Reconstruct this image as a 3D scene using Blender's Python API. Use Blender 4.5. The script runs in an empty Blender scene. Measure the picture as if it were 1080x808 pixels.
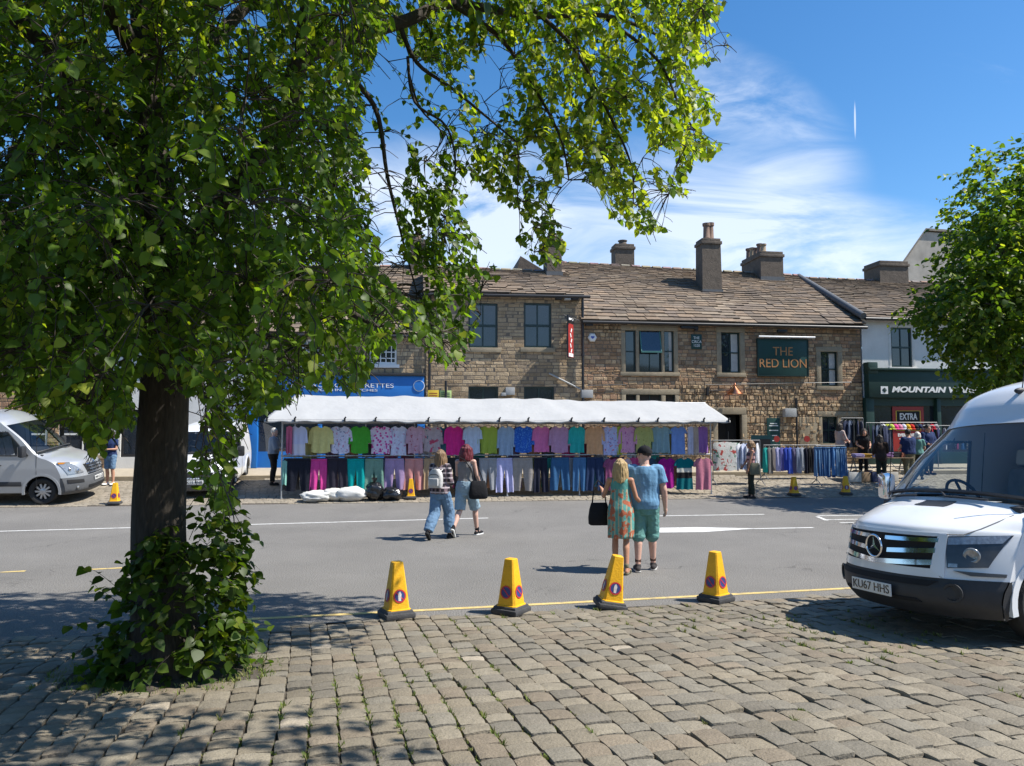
import bpy, bmesh, math, random
import numpy as np
from mathutils import Vector, Matrix, Euler, noise as mnoise
R = math.radians
random.seed(7); rng = np.random.default_rng(7)
scene = bpy.context.scene
COL = scene.collection
# ------------------------------------------------------------------ camera
ZC, PITCH, FPX = 1.95, R(3.69), 790.0
cam = bpy.data.cameras.new('camera'); camo = bpy.data.objects.new('camera', cam); COL.objects.link(camo)
cam.sensor_width = 36.0; cam.lens = 36.0 * FPX / 1080.0
cam.clip_start = 0.05; cam.clip_end = 3000
camo.location = (0, 0, ZC); camo.rotation_euler = (R(90) + PITCH, 0, 0)
scene.camera = camo
# ------------------------------------------------------------------ sun and sky
SUN = Vector((0.585, -0.10, 0.81)).normalized()
sl = bpy.data.lights.new('sun', 'SUN'); sl.energy = 4.9; sl.angle = R(0.55); sl.color = (1.0, 0.955, 0.88)
so = bpy.data.objects.new('sun', sl); COL.objects.link(so)
so.rotation_euler = SUN.to_track_quat('Z', 'Y').to_euler(); so.location = (20, -5, 30)
world = bpy.data.worlds.new('World'); scene.world = world; world.use_nodes = True
wn, wl = world.node_tree.nodes, world.node_tree.links
wn.clear()
w_out = wn.new('ShaderNodeOutputWorld'); w_bg = wn.new('ShaderNodeBackground')
w_bg.inputs['Strength'].default_value = 0.116
sky = wn.new('ShaderNodeTexSky'); sky.sky_type = 'NISHITA'; sky.sun_disc = False
sky.sun_elevation = math.asin(SUN.z); sky.sun_rotation = math.atan2(SUN.x, SUN.y)
sky.altitude = 200; sky.air_density = 1.0; sky.dust_density = 0.35; sky.ozone_density = 2.4
hs = wn.new('ShaderNodeHueSaturation'); hs.inputs['Saturation'].default_value = 1.30
hz = wn.new('ShaderNodeMix'); hz.data_type = 'RGBA'   # the low sky is pale blue summer haze, not yellow
hzs = wn.new('ShaderNodeSeparateXYZ'); hzt = wn.new('ShaderNodeTexCoord'); wl.new(hzt.outputs['Generated'], hzs.inputs[0])
hzr = wn.new('ShaderNodeMapRange'); hzr.inputs[1].default_value = 0.0; hzr.inputs[2].default_value = 0.22; hzr.inputs[3].default_value = .85; hzr.inputs[4].default_value = 0.0
wl.new(hzs.outputs[2], hzr.inputs[0]); wl.new(hzr.outputs[0], hz.inputs[0]); wl.new(sky.outputs[0], hz.inputs[6]); hz.inputs[7].default_value = (2.6, 3.5, 4.7, 1)
wl.new(hz.outputs[2], hs.inputs['Color'])
def wmath(op, a=None, b=None, clamp=False):
    n = wn.new('ShaderNodeMath'); n.operation = op; n.use_clamp = clamp
    for i, x in enumerate((a, b)):
        if x is None: continue
        if isinstance(x, (int, float)): n.inputs[i].default_value = x
        else: wl.new(x, n.inputs[i])
    return n.outputs[0]
tc = wn.new('ShaderNodeTexCoord'); sx = wn.new('ShaderNodeSeparateXYZ')
wl.new(tc.outputs['Generated'], sx.inputs[0])
yy = wmath('MAXIMUM', wmath('ABSOLUTE', sx.outputs[1]), 0.05)
aa = wmath('DIVIDE', sx.outputs[0], yy); ee = wmath('DIVIDE', sx.outputs[2], yy)
cx = wn.new('ShaderNodeCombineXYZ'); wl.new(aa, cx.inputs[0]); wl.new(ee, cx.inputs[1])
def streak(rot, sc, scale, det, dist, lo, hi):
    mp = wn.new('ShaderNodeMapping'); mp.inputs['Rotation'].default_value = (0, 0, rot); mp.inputs['Scale'].default_value = sc
    wl.new(cx.outputs[0], mp.inputs[0])
    nz = wn.new('ShaderNodeTexNoise'); nz.inputs['Scale'].default_value = scale; nz.inputs['Detail'].default_value = det
    nz.inputs['Roughness'].default_value = 0.62; nz.inputs['Distortion'].default_value = dist
    wl.new(mp.outputs[0], nz.inputs['Vector'])
    mr = wn.new('ShaderNodeMapRange'); mr.interpolation_type = 'SMOOTHSTEP'
    mr.inputs[1].default_value = lo; mr.inputs[2].default_value = hi
    wl.new(nz.outputs['Fac'], mr.inputs[0]); return mr.outputs[0]
def patch(ca, ce, ra, re, rot):
    c, s = math.cos(rot), math.sin(rot)
    da = wmath('SUBTRACT', aa, ca); de = wmath('SUBTRACT', ee, ce)
    u = wmath('DIVIDE', wmath('ADD', wmath('MULTIPLY', da, c), wmath('MULTIPLY', de, s)), ra)
    v = wmath('DIVIDE', wmath('SUBTRACT', wmath('MULTIPLY', de, c), wmath('MULTIPLY', da, s)), re)
    r = wmath('ADD', wmath('MULTIPLY', u, u), wmath('MULTIPLY', v, v))
    mr = wn.new('ShaderNodeMapRange'); mr.interpolation_type = 'SMOOTHSTEP'
    mr.inputs[1].default_value = 1.0; mr.inputs[2].default_value = 0.05
    wl.new(r, mr.inputs[0]); return mr.outputs[0]
s1 = streak(R(32), (1.0, 3.2, 1), 3.4, 9, 0.9, 0.30, 0.78)
s2 = streak(R(12), (1.0, 2.6, 1), 3.0, 9, 1.1, 0.26, 0.70)
s3 = streak(R(18), (1.0, 2.2, 1), 2.2, 7, 0.8, 0.56, 0.85)
c1 = wmath('MULTIPLY', s1, patch(0.335, 0.42, 0.20, 0.10, R(-38)))
c2 = wmath('MULTIPLY', s2, patch(0.17, 0.27, 0.40, 0.15, R(-4)))
c4 = wmath('MULTIPLY', s2, patch(0.44, 0.25, 0.34, 0.085, R(-6)))
c5 = wmath('MULTIPLY', s2, patch(-0.30, 0.26, 0.40, 0.16, R(8)))
c3 = wmath('MULTIPLY', s3, 0.22)
cl = wmath('ADD', wmath('ADD', wmath('MULTIPLY', c1, 0.62), wmath('MULTIPLY', c2, .66)),
           wmath('ADD', wmath('ADD', wmath('MULTIPLY', c4, 0.6), wmath('MULTIPLY', c5, 0.9)), c3))
cl = wmath('MINIMUM', cl, 0.66)
# condensation trail: a short thin streak high in the sky
tr = wmath('MULTIPLY', patch(0.4695, 0.425, 0.0017, 0.030, R(-1)), 0.55)
cl = wmath('MAXIMUM', cl, tr)
mx = wn.new('ShaderNodeMix'); mx.data_type = 'RGBA'
wl.new(cl, mx.inputs[0]); wl.new(hs.outputs[0], mx.inputs[6]); mx.inputs[7].default_value = (6.2, 6.6, 7.2, 1)
wl.new(mx.outputs[2], w_bg.inputs['Color']); wl.new(w_bg.outputs[0], w_out.inputs['Surface'])
scene.view_settings.view_transform = 'Standard'; scene.view_settings.look = 'None'
scene.view_settings.exposure = 0.66; scene.view_settings.gamma = 1.0; scene.view_settings.use_curve_mapping = False
scene.cycles.max_bounces = 8; scene.cycles.transparent_max_bounces = 12
# ------------------------------------------------------------------ placing helpers
def ray(px, py):
    a, c = (px - 540) / FPX, (404 - py) / FPX
    return Vector((a, math.cos(PITCH) - c * math.sin(PITCH), math.sin(PITCH) + c * math.cos(PITCH)))
def at(px, py, Y):
    d = ray(px, py); t = Y / d.y
    return Vector((0, 0, ZC)) + d * t
NK0, NKT = 8.35, 0.222            # near edge of the road  Y = NK0 + NKT X
FK0, FKT = 21.0, 0.132            # far edge of the road
NKC, FKC = math.cos(math.atan(NKT)), math.cos(math.atan(FKT))
def near_t(x, y): return (NK0 + NKT * x - y) * NKC
def far_s(x, y): return (y - FK0 - FKT * x) * FKC
PAVE_S = 3.9
def gz(x, y):
    t = near_t(x, y)
    if t > 0: return 0.044 * min(t, 14)
    s = far_s(x, y)
    if s > PAVE_S: return 0.55 + min((s - PAVE_S) * 0.075, 0.17)
    if s > 0: return 0.11 * s
    return 0.0
def G(px, py):
    d = ray(px, py); lo, hi = 1.0, 80.0
    t = lo
    while t < hi:
        p = Vector((0, 0, ZC)) + d * t
        if p.z <= gz(p.x, p.y): break
        t += 0.02
    return p
FB = math.atan(0.132)
FU = Vector((math.cos(FB), math.sin(FB), 0)); FV = Vector((-math.sin(FB), math.cos(FB), 0)); F0 = Vector((0, 27.1, 0))
def fz(px, py, v=0.0):
    d = ray(px, py); o = Vector((0, 0, ZC)) - F0
    t = (v - o.dot(FV)) / d.dot(FV)
    p = o + d * t
    return p.dot(FU), p.z
def fw(u, v, z): return F0 + FU * u + FV * v + Vector((0, 0, z))
# ------------------------------------------------------------------ tagging
def tag(o, label=None, cat=None, group=None, kind=None):
    if label: o['label'] = label
    if cat: o['category'] = cat
    if group: o['group'] = group
    if kind: o['kind'] = kind
    return o
def thing(name, loc, rz, label, cat, group=None):
    o = bpy.data.objects.new(name, None); COL.objects.link(o)
    o.location = loc
    if isinstance(rz, (int, float)): o.rotation_euler = (0, 0, rz)
    else: o.rotation_euler = rz
    o.empty_display_size = 0.2
    return tag(o, label, cat, group)
# ------------------------------------------------------------------ mesh builder
class MB:
    def __init__(s): s.v = []; s.f = []; s.m = []; s.c = []; s.n = 0
    def add(s, vs, fs, mat=0, col=None):
        o = s.n
        s.v.extend([tuple(p) for p in vs]); s.n += len(vs)
        for f in fs: s.f.append([i + o for i in f]); s.m.append(mat)
        s.c.extend([col if col else (1, 1, 1)] * len(vs))
        return s
    def box(s, c, sz, rz=0.0, mat=0, col=None, M=None, bev=0.0):
        hx, hy, hz = sz[0] / 2, sz[1] / 2, sz[2] / 2
        if bev > 0:
            bm = bmesh.new(); bmesh.ops.create_cube(bm, size=1.0)
            for q in bm.verts: q.co = Vector((q.co.x * sz[0], q.co.y * sz[1], q.co.z * sz[2]))
            bmesh.ops.bevel(bm, geom=bm.edges[:], offset=min(bev, min(sz) * 0.45), segments=2, affect='EDGES', profile=0.6)
            vs = [q.co.copy() for q in bm.verts]; bm.verts.index_update()
            fs = [[q.index for q in f.verts] for f in bm.faces]; bm.free()
        else:
            vs = [Vector((x, y, z)) for x in (-hx, hx) for y in (-hy, hy) for z in (-hz, hz)]
            fs = [(0, 1, 3, 2), (4, 6, 7, 5), (0, 4, 5, 1), (2, 3, 7, 6), (0, 2, 6, 4), (1, 5, 7, 3)]
        A = M if M is not None else Matrix.Rotation(rz, 4, 'Z')
        return s.add([(A @ p) + Vector(c) for p in vs], fs, mat, col)
    def bx(s, x0, x1, y0, y1, z0, z1, mat=0, col=None, bev=0.0):
        return s.box(((x0 + x1) / 2, (y0 + y1) / 2, (z0 + z1) / 2), (abs(x1 - x0), abs(y1 - y0), abs(z1 - z0)), 0, mat, col, None, bev)
    def tube(s, pts, rad, n=8, mat=0, col=None, cap=True):
        pts = [Vector(p) for p in pts]
        if isinstance(rad, (int, float)): rad = [rad] * len(pts)
        vs, fs = [], []
        prev = None
        for i, p in enumerate(pts):
            t = (pts[min(i + 1, len(pts) - 1)] - pts[max(i - 1, 0)])
            t = t.normalized() if t.length > 1e-9 else Vector((0, 0, 1))
            if prev is None:
                a = Vector((0, 0, 1)) if abs(t.z) < 0.9 else Vector((1, 0, 0))
                u = t.cross(a).normalized()
            else:
                u = (prev - t * prev.dot(t))
                u = u.normalized() if u.length > 1e-6 else t.orthogonal().normalized()
            prev = u; w = t.cross(u)
            for k in range(n):
                an = 2 * math.pi * k / n
                vs.append(p + (u * math.cos(an) + w * math.sin(an)) * rad[i])
        for i in range(len(pts) - 1):
            for k in range(n):
                a, b = i * n + k, i * n + (k + 1) % n
                fs.append((a, b, b + n, a + n))
        if cap:
            fs.append(tuple(range(n - 1, -1, -1))); o = (len(pts) - 1) * n; fs.append(tuple(o + k for k in range(n)))
        return s.add(vs, fs, mat, col)
    def lathe(s, prof, c=(0, 0, 0), n=20, mat=0, col=None, M=None, sq=(1, 1), caps=True):
        vs, fs = [], []
        for r, z in prof:
            for k in range(n):
                an = 2 * math.pi * k / n
                p = Vector((r * math.cos(an) * sq[0], r * math.sin(an) * sq[1], z))
                if M is not None: p = M @ p
                vs.append(p + Vector(c))
        for i in range(len(prof) - 1):
            for k in range(n):
                a, b = i * n + k, i * n + (k + 1) % n
                fs.append((a, b, b + n, a + n))
        if caps and prof[0][0] > 1e-5: fs.append(tuple(range(n - 1, -1, -1)))
        if caps and prof[-1][0] > 1e-5: o = (len(prof) - 1) * n; fs.append(tuple(o + k for k in range(n)))
        return s.add(vs, fs, mat, col)
    def ell(s, c, r, n=14, m=9, mat=0, col=None, M=None):
        vs, fs = [], []
        c = Vector(c)
        for i in range(m + 1):
            th = math.pi * i / m
            for k in range(n):
                an = 2 * math.pi * k / n
                p = Vector((math.sin(th) * math.cos(an) * r[0], math.sin(th) * math.sin(an) * r[1], -math.cos(th) * r[2]))
                if M is not None: p = M @ p
                vs.append(c + p)
        for i in range(m):
            for k in range(n):
                a, b = i * n + k, i * n + (k + 1) % n
                fs.append((a, b, b + n, a + n))
        return s.add(vs, fs, mat, col)
    def cap(s, p0, p1, r0, r1, n=12):
        p0, p1 = Vector(p0), Vector(p1); d = p1 - p0; L = d.length
        d = d / L if L > 1e-6 else Vector((0, 0, 1))
        pts, rr = [], []
        for a in (-80, -50, -25, 0): pts.append(p0 + d * (r0 * math.sin(R(a)))); rr.append(r0 * math.cos(R(a)))
        for a in (0, 25, 50, 80): pts.append(p1 + d * (r1 * math.sin(R(a)))); rr.append(r1 * math.cos(R(a)))
        return s.tube(pts, rr, n)
    def grid(s, P, mat=0, col=None, close=False):
        nr, nc = len(P), len(P[0])
        vs = [p for row in P for p in row]; fs = []
        for i in range(nr - 1):
            for j in range(nc - 1): fs.append((i * nc + j, i * nc + j + 1, (i + 1) * nc + j + 1, (i + 1) * nc + j))
            if close: fs.append((i * nc + nc - 1, i * nc, (i + 1) * nc, (i + 1) * nc + nc - 1))
        return s.add(vs, fs, mat, col)
    def prism(s, poly, axis='y', d0=0, d1=0.1, mat=0, col=None):
        n = len(poly)
        def P(a, b, d): return (a, d, b) if axis == 'y' else ((d, a, b) if axis == 'x' else (a, b, d))
        vs = [P(a, b, d0) for a, b in poly] + [P(a, b, d1) for a, b in poly]
        fs = [tuple(range(n)), tuple(range(2 * n - 1, n - 1, -1))] + [(i, (i + 1) % n, n + (i + 1) % n, n + i) for i in range(n)]
        return s.add(vs, fs, mat, col)
    def mesh(s, name, mats, smooth=None, fixn=True):
        me = bpy.data.meshes.new(name); me.from_pydata(s.v, [], s.f)
        if not isinstance(mats, (list, tuple)): mats = [mats]
        for m in mats: me.materials.append(m)
        me.polygons.foreach_set('material_index', s.m)
        ca = me.color_attributes.new('Col', 'FLOAT_COLOR', 'POINT')
        arr = np.ones((len(s.v), 4), np.float32); arr[:, :3] = np.array(s.c, np.float32).reshape(-1, 3)
        ca.data.foreach_set('color', arr.ravel())
        if fixn:
            bm = bmesh.new(); bm.from_mesh(me); bmesh.ops.recalc_face_normals(bm, faces=bm.faces[:]); bm.to_mesh(me); bm.free()
        if smooth is not None:
            if smooth >= 180: me.shade_smooth()
            else:
                me.shade_smooth(); me.set_sharp_from_angle(angle=R(smooth))
        me.update(); return me
    def build(s, name, mats, parent=None, smooth=None, loc=None, fixn=True):
        me = s.mesh(name, mats, smooth, fixn)
        o = bpy.data.objects.new(name, me); COL.objects.link(o)
        if parent: o.parent = parent
        if loc is not None: o.location = loc
        return o
def addobj(name, me, parent=None, loc=None):
    o = bpy.data.objects.new(name, me); COL.objects.link(o)
    if parent: o.parent = parent
    if loc is not None: o.location = loc
    return o
def evaluated(mb, mods):
    me = mb.mesh('tmp', [], None, False)
    o = bpy.data.objects.new('tmp', me); COL.objects.link(o)
    for k, kw in mods:
        m = o.modifiers.new(k, k)
        for a, b in kw.items(): setattr(m, a, b)
    dg = bpy.context.evaluated_depsgraph_get()
    r = bpy.data.meshes.new_from_object(o.evaluated_get(dg))
    bpy.data.objects.remove(o); bpy.data.meshes.remove(me)
    return r
def fuse(mb, name, mats, parent, voxel=0.01, sm=3, loc=None):
    me = evaluated(mb, [('REMESH', dict(mode='VOXEL', voxel_size=voxel)), ('SMOOTH', dict(iterations=sm, factor=0.5))])
    me.materials.clear()
    for m in (mats if isinstance(mats, (list, tuple)) else [mats]): me.materials.append(m)
    me.shade_smooth(); me.name = name
    return addobj(name, me, parent, loc)
def text(name, body, size, mat, parent=None, loc=(0, 0, 0), rot=(R(90), 0, 0), ext=0.004, align='CENTER', sx=1.0, shear=0.0, bold=0.0):
    cu = bpy.data.curves.new('txt', 'FONT'); cu.body = body; cu.size = size; cu.extrude = ext; cu.align_x = align; cu.align_y = 'CENTER'
    cu.shear = shear; cu.offset = bold
    o = bpy.data.objects.new('txt', cu); COL.objects.link(o)
    dg = bpy.context.evaluated_depsgraph_get()
    me = bpy.data.meshes.new_from_object(o.evaluated_get(dg))
    bpy.data.objects.remove(o); bpy.data.curves.remove(cu)
    me.transform(Matrix.Diagonal((sx, 1, 1, 1))); me.materials.clear(); me.materials.append(mat); me.name = name
    t = addobj(name, me, parent, loc); t.rotation_euler = rot
    return t
# ------------------------------------------------------------------ materials
def mat(name, col=(.5, .5, .5), rough=.6, var=.12, scale=6.0, bump=0.0, bscale=40.0, metal=0.0, attr=False, coat=0.0, spec=.5, trans=0.0, tint=None, fine=0.0, stretch=None):
    m = bpy.data.materials.new(name); m.use_nodes = True
    n, l = m.node_tree.nodes, m.node_tree.links
    b = n['Principled BSDF']; b.inputs['Roughness'].default_value = rough; b.inputs['Metallic'].default_value = metal
    b.inputs['Specular IOR Level'].default_value = spec; b.inputs['Coat Weight'].default_value = coat; b.inputs['Coat Roughness'].default_value = .05
    tcn = n.new('ShaderNodeTexCoord'); src = tcn.outputs['Object']
    if stretch:
        mp = n.new('ShaderNodeMapping'); mp.inputs['Scale'].default_value = stretch; l.new(src, mp.inputs[0]); src = mp.outputs[0]
    nz = n.new('ShaderNodeTexNoise'); nz.inputs['Scale'].default_value = scale; nz.inputs['Detail'].default_value = 6; nz.inputs['Roughness'].default_value = .62
    l.new(src, nz.inputs['Vector'])
    mr = n.new('ShaderNodeMapRange'); mr.inputs[1].default_value = .28; mr.inputs[2].default_value = .72
    mr.inputs[3].default_value = 1 - var; mr.inputs[4].default_value = 1 + var; l.new(nz.outputs['Fac'], mr.inputs[0])
    fac = mr.outputs[0]
    if fine > 0:
        n2 = n.new('ShaderNodeTexNoise'); n2.inputs['Scale'].default_value = bscale * 2; n2.inputs['Detail'].default_value = 3
        l.new(src, n2.inputs['Vector'])
        m2 = n.new('ShaderNodeMapRange'); m2.inputs[1].default_value = .3; m2.inputs[2].default_value = .7
        m2.inputs[3].default_value = 1 - fine; m2.inputs[4].default_value = 1 + fine; l.new(n2.outputs['Fac'], m2.inputs[0])
        mm = n.new('ShaderNodeMath'); mm.operation = 'MULTIPLY'; l.new(fac, mm.inputs[0]); l.new(m2.outputs[0], mm.inputs[1]); fac = mm.outputs[0]
    vm = n.new('ShaderNodeVectorMath'); vm.operation = 'SCALE'; l.new(fac, vm.inputs['Scale'])
    if attr:
        at_ = n.new('ShaderNodeAttribute'); at_.attribute_name = 'Col'
        mul = n.new('ShaderNodeVectorMath'); mul.operation = 'MULTIPLY'; l.new(at_.outputs['Color'], mul.inputs[0]); mul.inputs[1].default_value = col
        l.new(mul.outputs[0], vm.inputs[0])
    else: vm.inputs[0].default_value = col
    l.new(vm.outputs[0], b.inputs['Base Color'])
    if bump > 0:
        n3 = n.new('ShaderNodeTexNoise'); n3.inputs['Scale'].default_value = bscale; n3.inputs['Detail'].default_value = 5; l.new(src, n3.inputs['Vector'])
        bp = n.new('ShaderNodeBump'); bp.inputs['Strength'].default_value = bump; bp.inputs['Distance'].default_value = .02
        l.new(n3.outputs['Fac'], bp.inputs['Height']); l.new(bp.outputs[0], b.inputs['Normal'])
    if trans > 0:
        tb = n.new('ShaderNodeBsdfTranslucent'); l.new(vm.outputs[0], tb.inputs['Color'])
        ms = n.new('ShaderNodeMixShader'); ms.inputs[0].default_value = trans
        l.new(b.outputs[0], ms.inputs[1]); l.new(tb.outputs[0], ms.inputs[2]); l.new(ms.outputs[0], n['Material Output'].inputs['Surface'])
    return m
def see_glass(name, tint, gl=0.02):
    m = bpy.data.materials.new(name); m.use_nodes = True
    n, l = m.node_tree.nodes, m.node_tree.links; n.remove(n['Principled BSDF'])
    t = n.new('ShaderNodeBsdfTransparent'); t.inputs[0].default_value = (*tint, 1)
    g = n.new('ShaderNodeBsdfGlossy'); g.inputs['Roughness'].default_value = .02
    fr = n.new('ShaderNodeFresnel')
    ge = n.new('ShaderNodeNewGeometry'); io = n.new('ShaderNodeMapRange'); io.inputs[3].default_value = 1.5; io.inputs[4].default_value = 1 / 1.5   # a thin pane: the same from both sides
    l.new(ge.outputs['Backfacing'], io.inputs[0]); l.new(io.outputs[0], fr.inputs[0])
    fa = n.new('ShaderNodeMath'); fa.operation = 'ADD'; fa.inputs[1].default_value = gl; fa.use_clamp = True; l.new(fr.outputs[0], fa.inputs[0])
    ms = n.new('ShaderNodeMixShader'); l.new(fa.outputs[0], ms.inputs[0]); l.new(t.outputs[0], ms.inputs[1]); l.new(g.outputs[0], ms.inputs[2])
    l.new(ms.outputs[0], n['Material Output'].inputs['Surface']); return m
M = {}
M['asphalt'] = mat('asphalt', (.176, .167, .153), .9, .12, .55, .8, 42, fine=.5, spec=.22)
def wear(m, amount, c=(.13, .125, .118), sc=5.0, lo=.56, hi=.66, stretch=None, extra=None):
    """worn or dirty patches with a shape of their own"""
    n, l = m.node_tree.nodes, m.node_tree.links; b = n['Principled BSDF']; old = b.inputs['Base Color'].links[0].from_socket
    t = n.new('ShaderNodeTexCoord'); src = t.outputs['Object']
    if stretch: mp = n.new('ShaderNodeMapping'); mp.inputs['Scale'].default_value = stretch; l.new(src, mp.inputs[0]); src = mp.outputs[0]
    z = n.new('ShaderNodeTexNoise'); z.inputs['Scale'].default_value = sc; z.inputs['Detail'].default_value = 8; z.inputs['Roughness'].default_value = .7; l.new(src, z.inputs['Vector'])
    r = n.new('ShaderNodeMapRange'); r.inputs[1].default_value = lo; r.inputs[2].default_value = hi; r.inputs[3].default_value = 0; r.inputs[4].default_value = amount; l.new(z.outputs['Fac'], r.inputs[0])
    x = n.new('ShaderNodeMix'); x.data_type = 'RGBA'; l.new(r.outputs[0], x.inputs[0]); l.new(old, x.inputs[6]); x.inputs[7].default_value = (*c, 1); l.new(x.outputs[2], b.inputs['Base Color'])
def cracks(m, sc, w, c=(.05, .048, .045), amount=.6):
    n, l = m.node_tree.nodes, m.node_tree.links; b = n['Principled BSDF']; old = b.inputs['Base Color'].links[0].from_socket
    t = n.new('ShaderNodeTexCoord'); nz = n.new('ShaderNodeTexNoise'); nz.inputs['Scale'].default_value = 1.6; nz.inputs['Detail'].default_value = 5; l.new(t.outputs['Object'], nz.inputs['Vector'])
    mx_ = n.new('ShaderNodeVectorMath'); mx_.operation = 'SCALE'; l.new(nz.outputs['Color'], mx_.inputs[0]); mx_.inputs['Scale'].default_value = 1.1
    ad = n.new('ShaderNodeVectorMath'); l.new(t.outputs['Object'], ad.inputs[0]); l.new(mx_.outputs[0], ad.inputs[1])
    v = n.new('ShaderNodeTexVoronoi'); v.feature = 'DISTANCE_TO_EDGE'; v.inputs['Scale'].default_value = sc; l.new(ad.outputs[0], v.inputs['Vector'])
    r = n.new('ShaderNodeMapRange'); r.inputs[1].default_value = 0; r.inputs[2].default_value = w; r.inputs[3].default_value = amount; r.inputs[4].default_value = 0; l.new(v.outputs['Distance'], r.inputs[0])
    z2 = n.new('ShaderNodeTexNoise'); z2.inputs['Scale'].default_value = .5; l.new(t.outputs['Object'], z2.inputs['Vector'])
    r2 = n.new('ShaderNodeMapRange'); r2.inputs[1].default_value = .48; r2.inputs[2].default_value = .6; l.new(z2.outputs['Fac'], r2.inputs[0])
    mm = n.new('ShaderNodeMath'); mm.operation = 'MULTIPLY'; l.new(r.outputs[0], mm.inputs[0]); l.new(r2.outputs[0], mm.inputs[1])
    x = n.new('ShaderNodeMix'); x.data_type = 'RGBA'; l.new(mm.outputs[0], x.inputs[0]); l.new(old, x.inputs[6]); x.inputs[7].default_value = (*c, 1); l.new(x.outputs[2], b.inputs['Base Color'])
wear(M['asphalt'], .35, (.115, .108, .10), .42, .50, .75, (1, .35, 1)); wear(M['asphalt'], .5, (.25, .245, .235), 7, .66, .78); wear(M['asphalt'], .55, (.07, .066, .062), 2.6, .70, .80); cracks(M['asphalt'], .33, .006)
M['white_line'] = mat('white_line', (.62, .61, .58), .8, .22, 9, .3, 150, fine=.2)
wear(M['white_line'], .8, (.18, .17, .16), 6, .54, .70)
M['yellow_line'] = mat('yellow_line', (.58, .43, .16), .8, .25, 7, .3, 150, fine=.2)
wear(M['yellow_line'], .8, (.18, .17, .155), 5, .52, .68)
M['sett'] = mat('sett', (1, 1, 1), .78, .16, 14, .5, 55, attr=True, fine=.14, spec=.35)
M['bed'] = mat('bed', (.075, .062, .048), .95, .35, 9, .6, 60)
M['ground'] = mat('ground', (.10, .095, .085), .95, .2, 3, .3, 30)
M['pave'] = mat('pave', (.36, .31, .235), .85, .12, 5, .25, 40, fine=.08)
M['grass'] = mat('grass', (1, 1, 1), .7, .2, 20, attr=True, trans=.35)
M['stone'] = mat('stone', (1, 1, 1), .9, .24, 6, .9, 26, attr=True, fine=.16, spec=.2)
M['mortar'] = mat('mortar', (.16, .13, .10), .95, .2, 8, .5, 50)
M['slate'] = mat('slate', (1, 1, 1), .85, .22, 7, .6, 30, attr=True, fine=.12, spec=.25)
M['dressed'] = mat('dressed', (.30, .25, .175), .88, .18, 5, .4, 40, fine=.1, spec=.2)
M['render'] = mat('render', (.40, .365, .31), .9, .25, 1.5, .4, 30)
M['whitewall'] = mat('whitewall', (.66, .65, .62), .85, .08, 2, .35, 28)
M['sootstone'] = mat('sootstone', (.125, .098, .074), .9, .3, 5, .6, 22, fine=.15)
M['pot'] = mat('pot', (.20, .13, .095), .85, .2, 6, .3, 30)
M['pot_buff'] = mat('pot_buff', (.34, .25, .16), .85, .2, 6, .3, 30)
M['darkgreen'] = mat('darkgreen', (.012, .034, .032), .4, .1, 4)
M['signgreen'] = mat('signgreen', (.008, .048, .042), .45, .12, 3)
M['fasciagreen'] = mat('fasciagreen', (.010, .040, .030), .5, .12, 3)
M['blackpaint'] = mat('blackpaint', (.018, .018, .02), .45, .15, 6)
M['lead'] = mat('lead', (.10, .105, .11), .6, .2, 5)
M['glass'] = mat('glass', (.022, .030, .042), .04, .35, .9, spec=.9, coat=.3)
M['whitepaint'] = mat('whitepaint', (.72, .72, .70), .5, .05, 6)
M['offwhite'] = mat('offwhite', (.62, .60, .56), .6, .08, 6)
M['blueshop'] = mat('blueshop', (.012, .155, .50), .5, .08, 3)
M['goldtext'] = mat('goldtext', (.42, .20, .075), .5, .1, 9)
M['whitetext'] = mat('whitetext', (.78, .78, .76), .5, .05, 9)
M['redsign'] = mat('redsign', (.34, .028, .022), .5, .12, 6)
M['yellowsign'] = mat('yellowsign', (.66, .46, .04), .5, .1, 8)
M['limesign'] = mat('limesign', (.45, .58, .22), .5, .1, 8)
M['copper'] = mat('copper', (.72, .30, .16), .25, .2, 8, metal=1.0)
M['dark'] = mat('dark', (.008, .008, .009), .8, .2, 5)
M['interior'] = mat('interior', (.03, .026, .022), .8, .4, 2)
M['greybox'] = mat('greybox', (.36, .36, .35), .6, .08, 8)
M['steel'] = mat('steel', (.17, .175, .18), .5, .1, 10, metal=.3)
M['curtain'] = mat('curtain', (.5, .49, .46), .9, .12, 5)
# ================================================================== GROUND
def line_pt(x, off, k0, kt): return Vector((x, k0 + kt * x + off, 0))
b = MB(); b.add([(-400, -200, -.12), (400, -200, -.12), (400, 900, -.12), (-400, 900, -.12)], [(0, 1, 2, 3)])
tag(b.build('ground', M['ground'], fixn=False), kind='structure')
b = MB(); xs = [-80, -40, -20, -10, 0, 10, 20, 40, 80]
for i in range(len(xs) - 1):
    a, c = xs[i], xs[i + 1]
    b.add([(a, NK0 + NKT * a - .16, 0), (c, NK0 + NKT * c - .16, 0), (c, FK0 + FKT * c + .05, 0), (a, FK0 + FKT * a + .05, 0)], [(0, 1, 2, 3)])
tag(b.build('road', M['asphalt'], fixn=False), kind='structure')
# near bed under the setts
b = MB()
for i in range(len(xs) - 1):
    a, c = xs[i], xs[i + 1]
    P = []
    for off in (0, 14 / NKC, 60):
        P.append([Vector((q, NK0 + NKT * q - off, gz(q, NK0 + NKT * q - off) - .026)) for q in (a, c)])
    b.grid(P)
tag(b.build('joint_sand', M['bed'], fixn=True), kind='structure')
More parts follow.
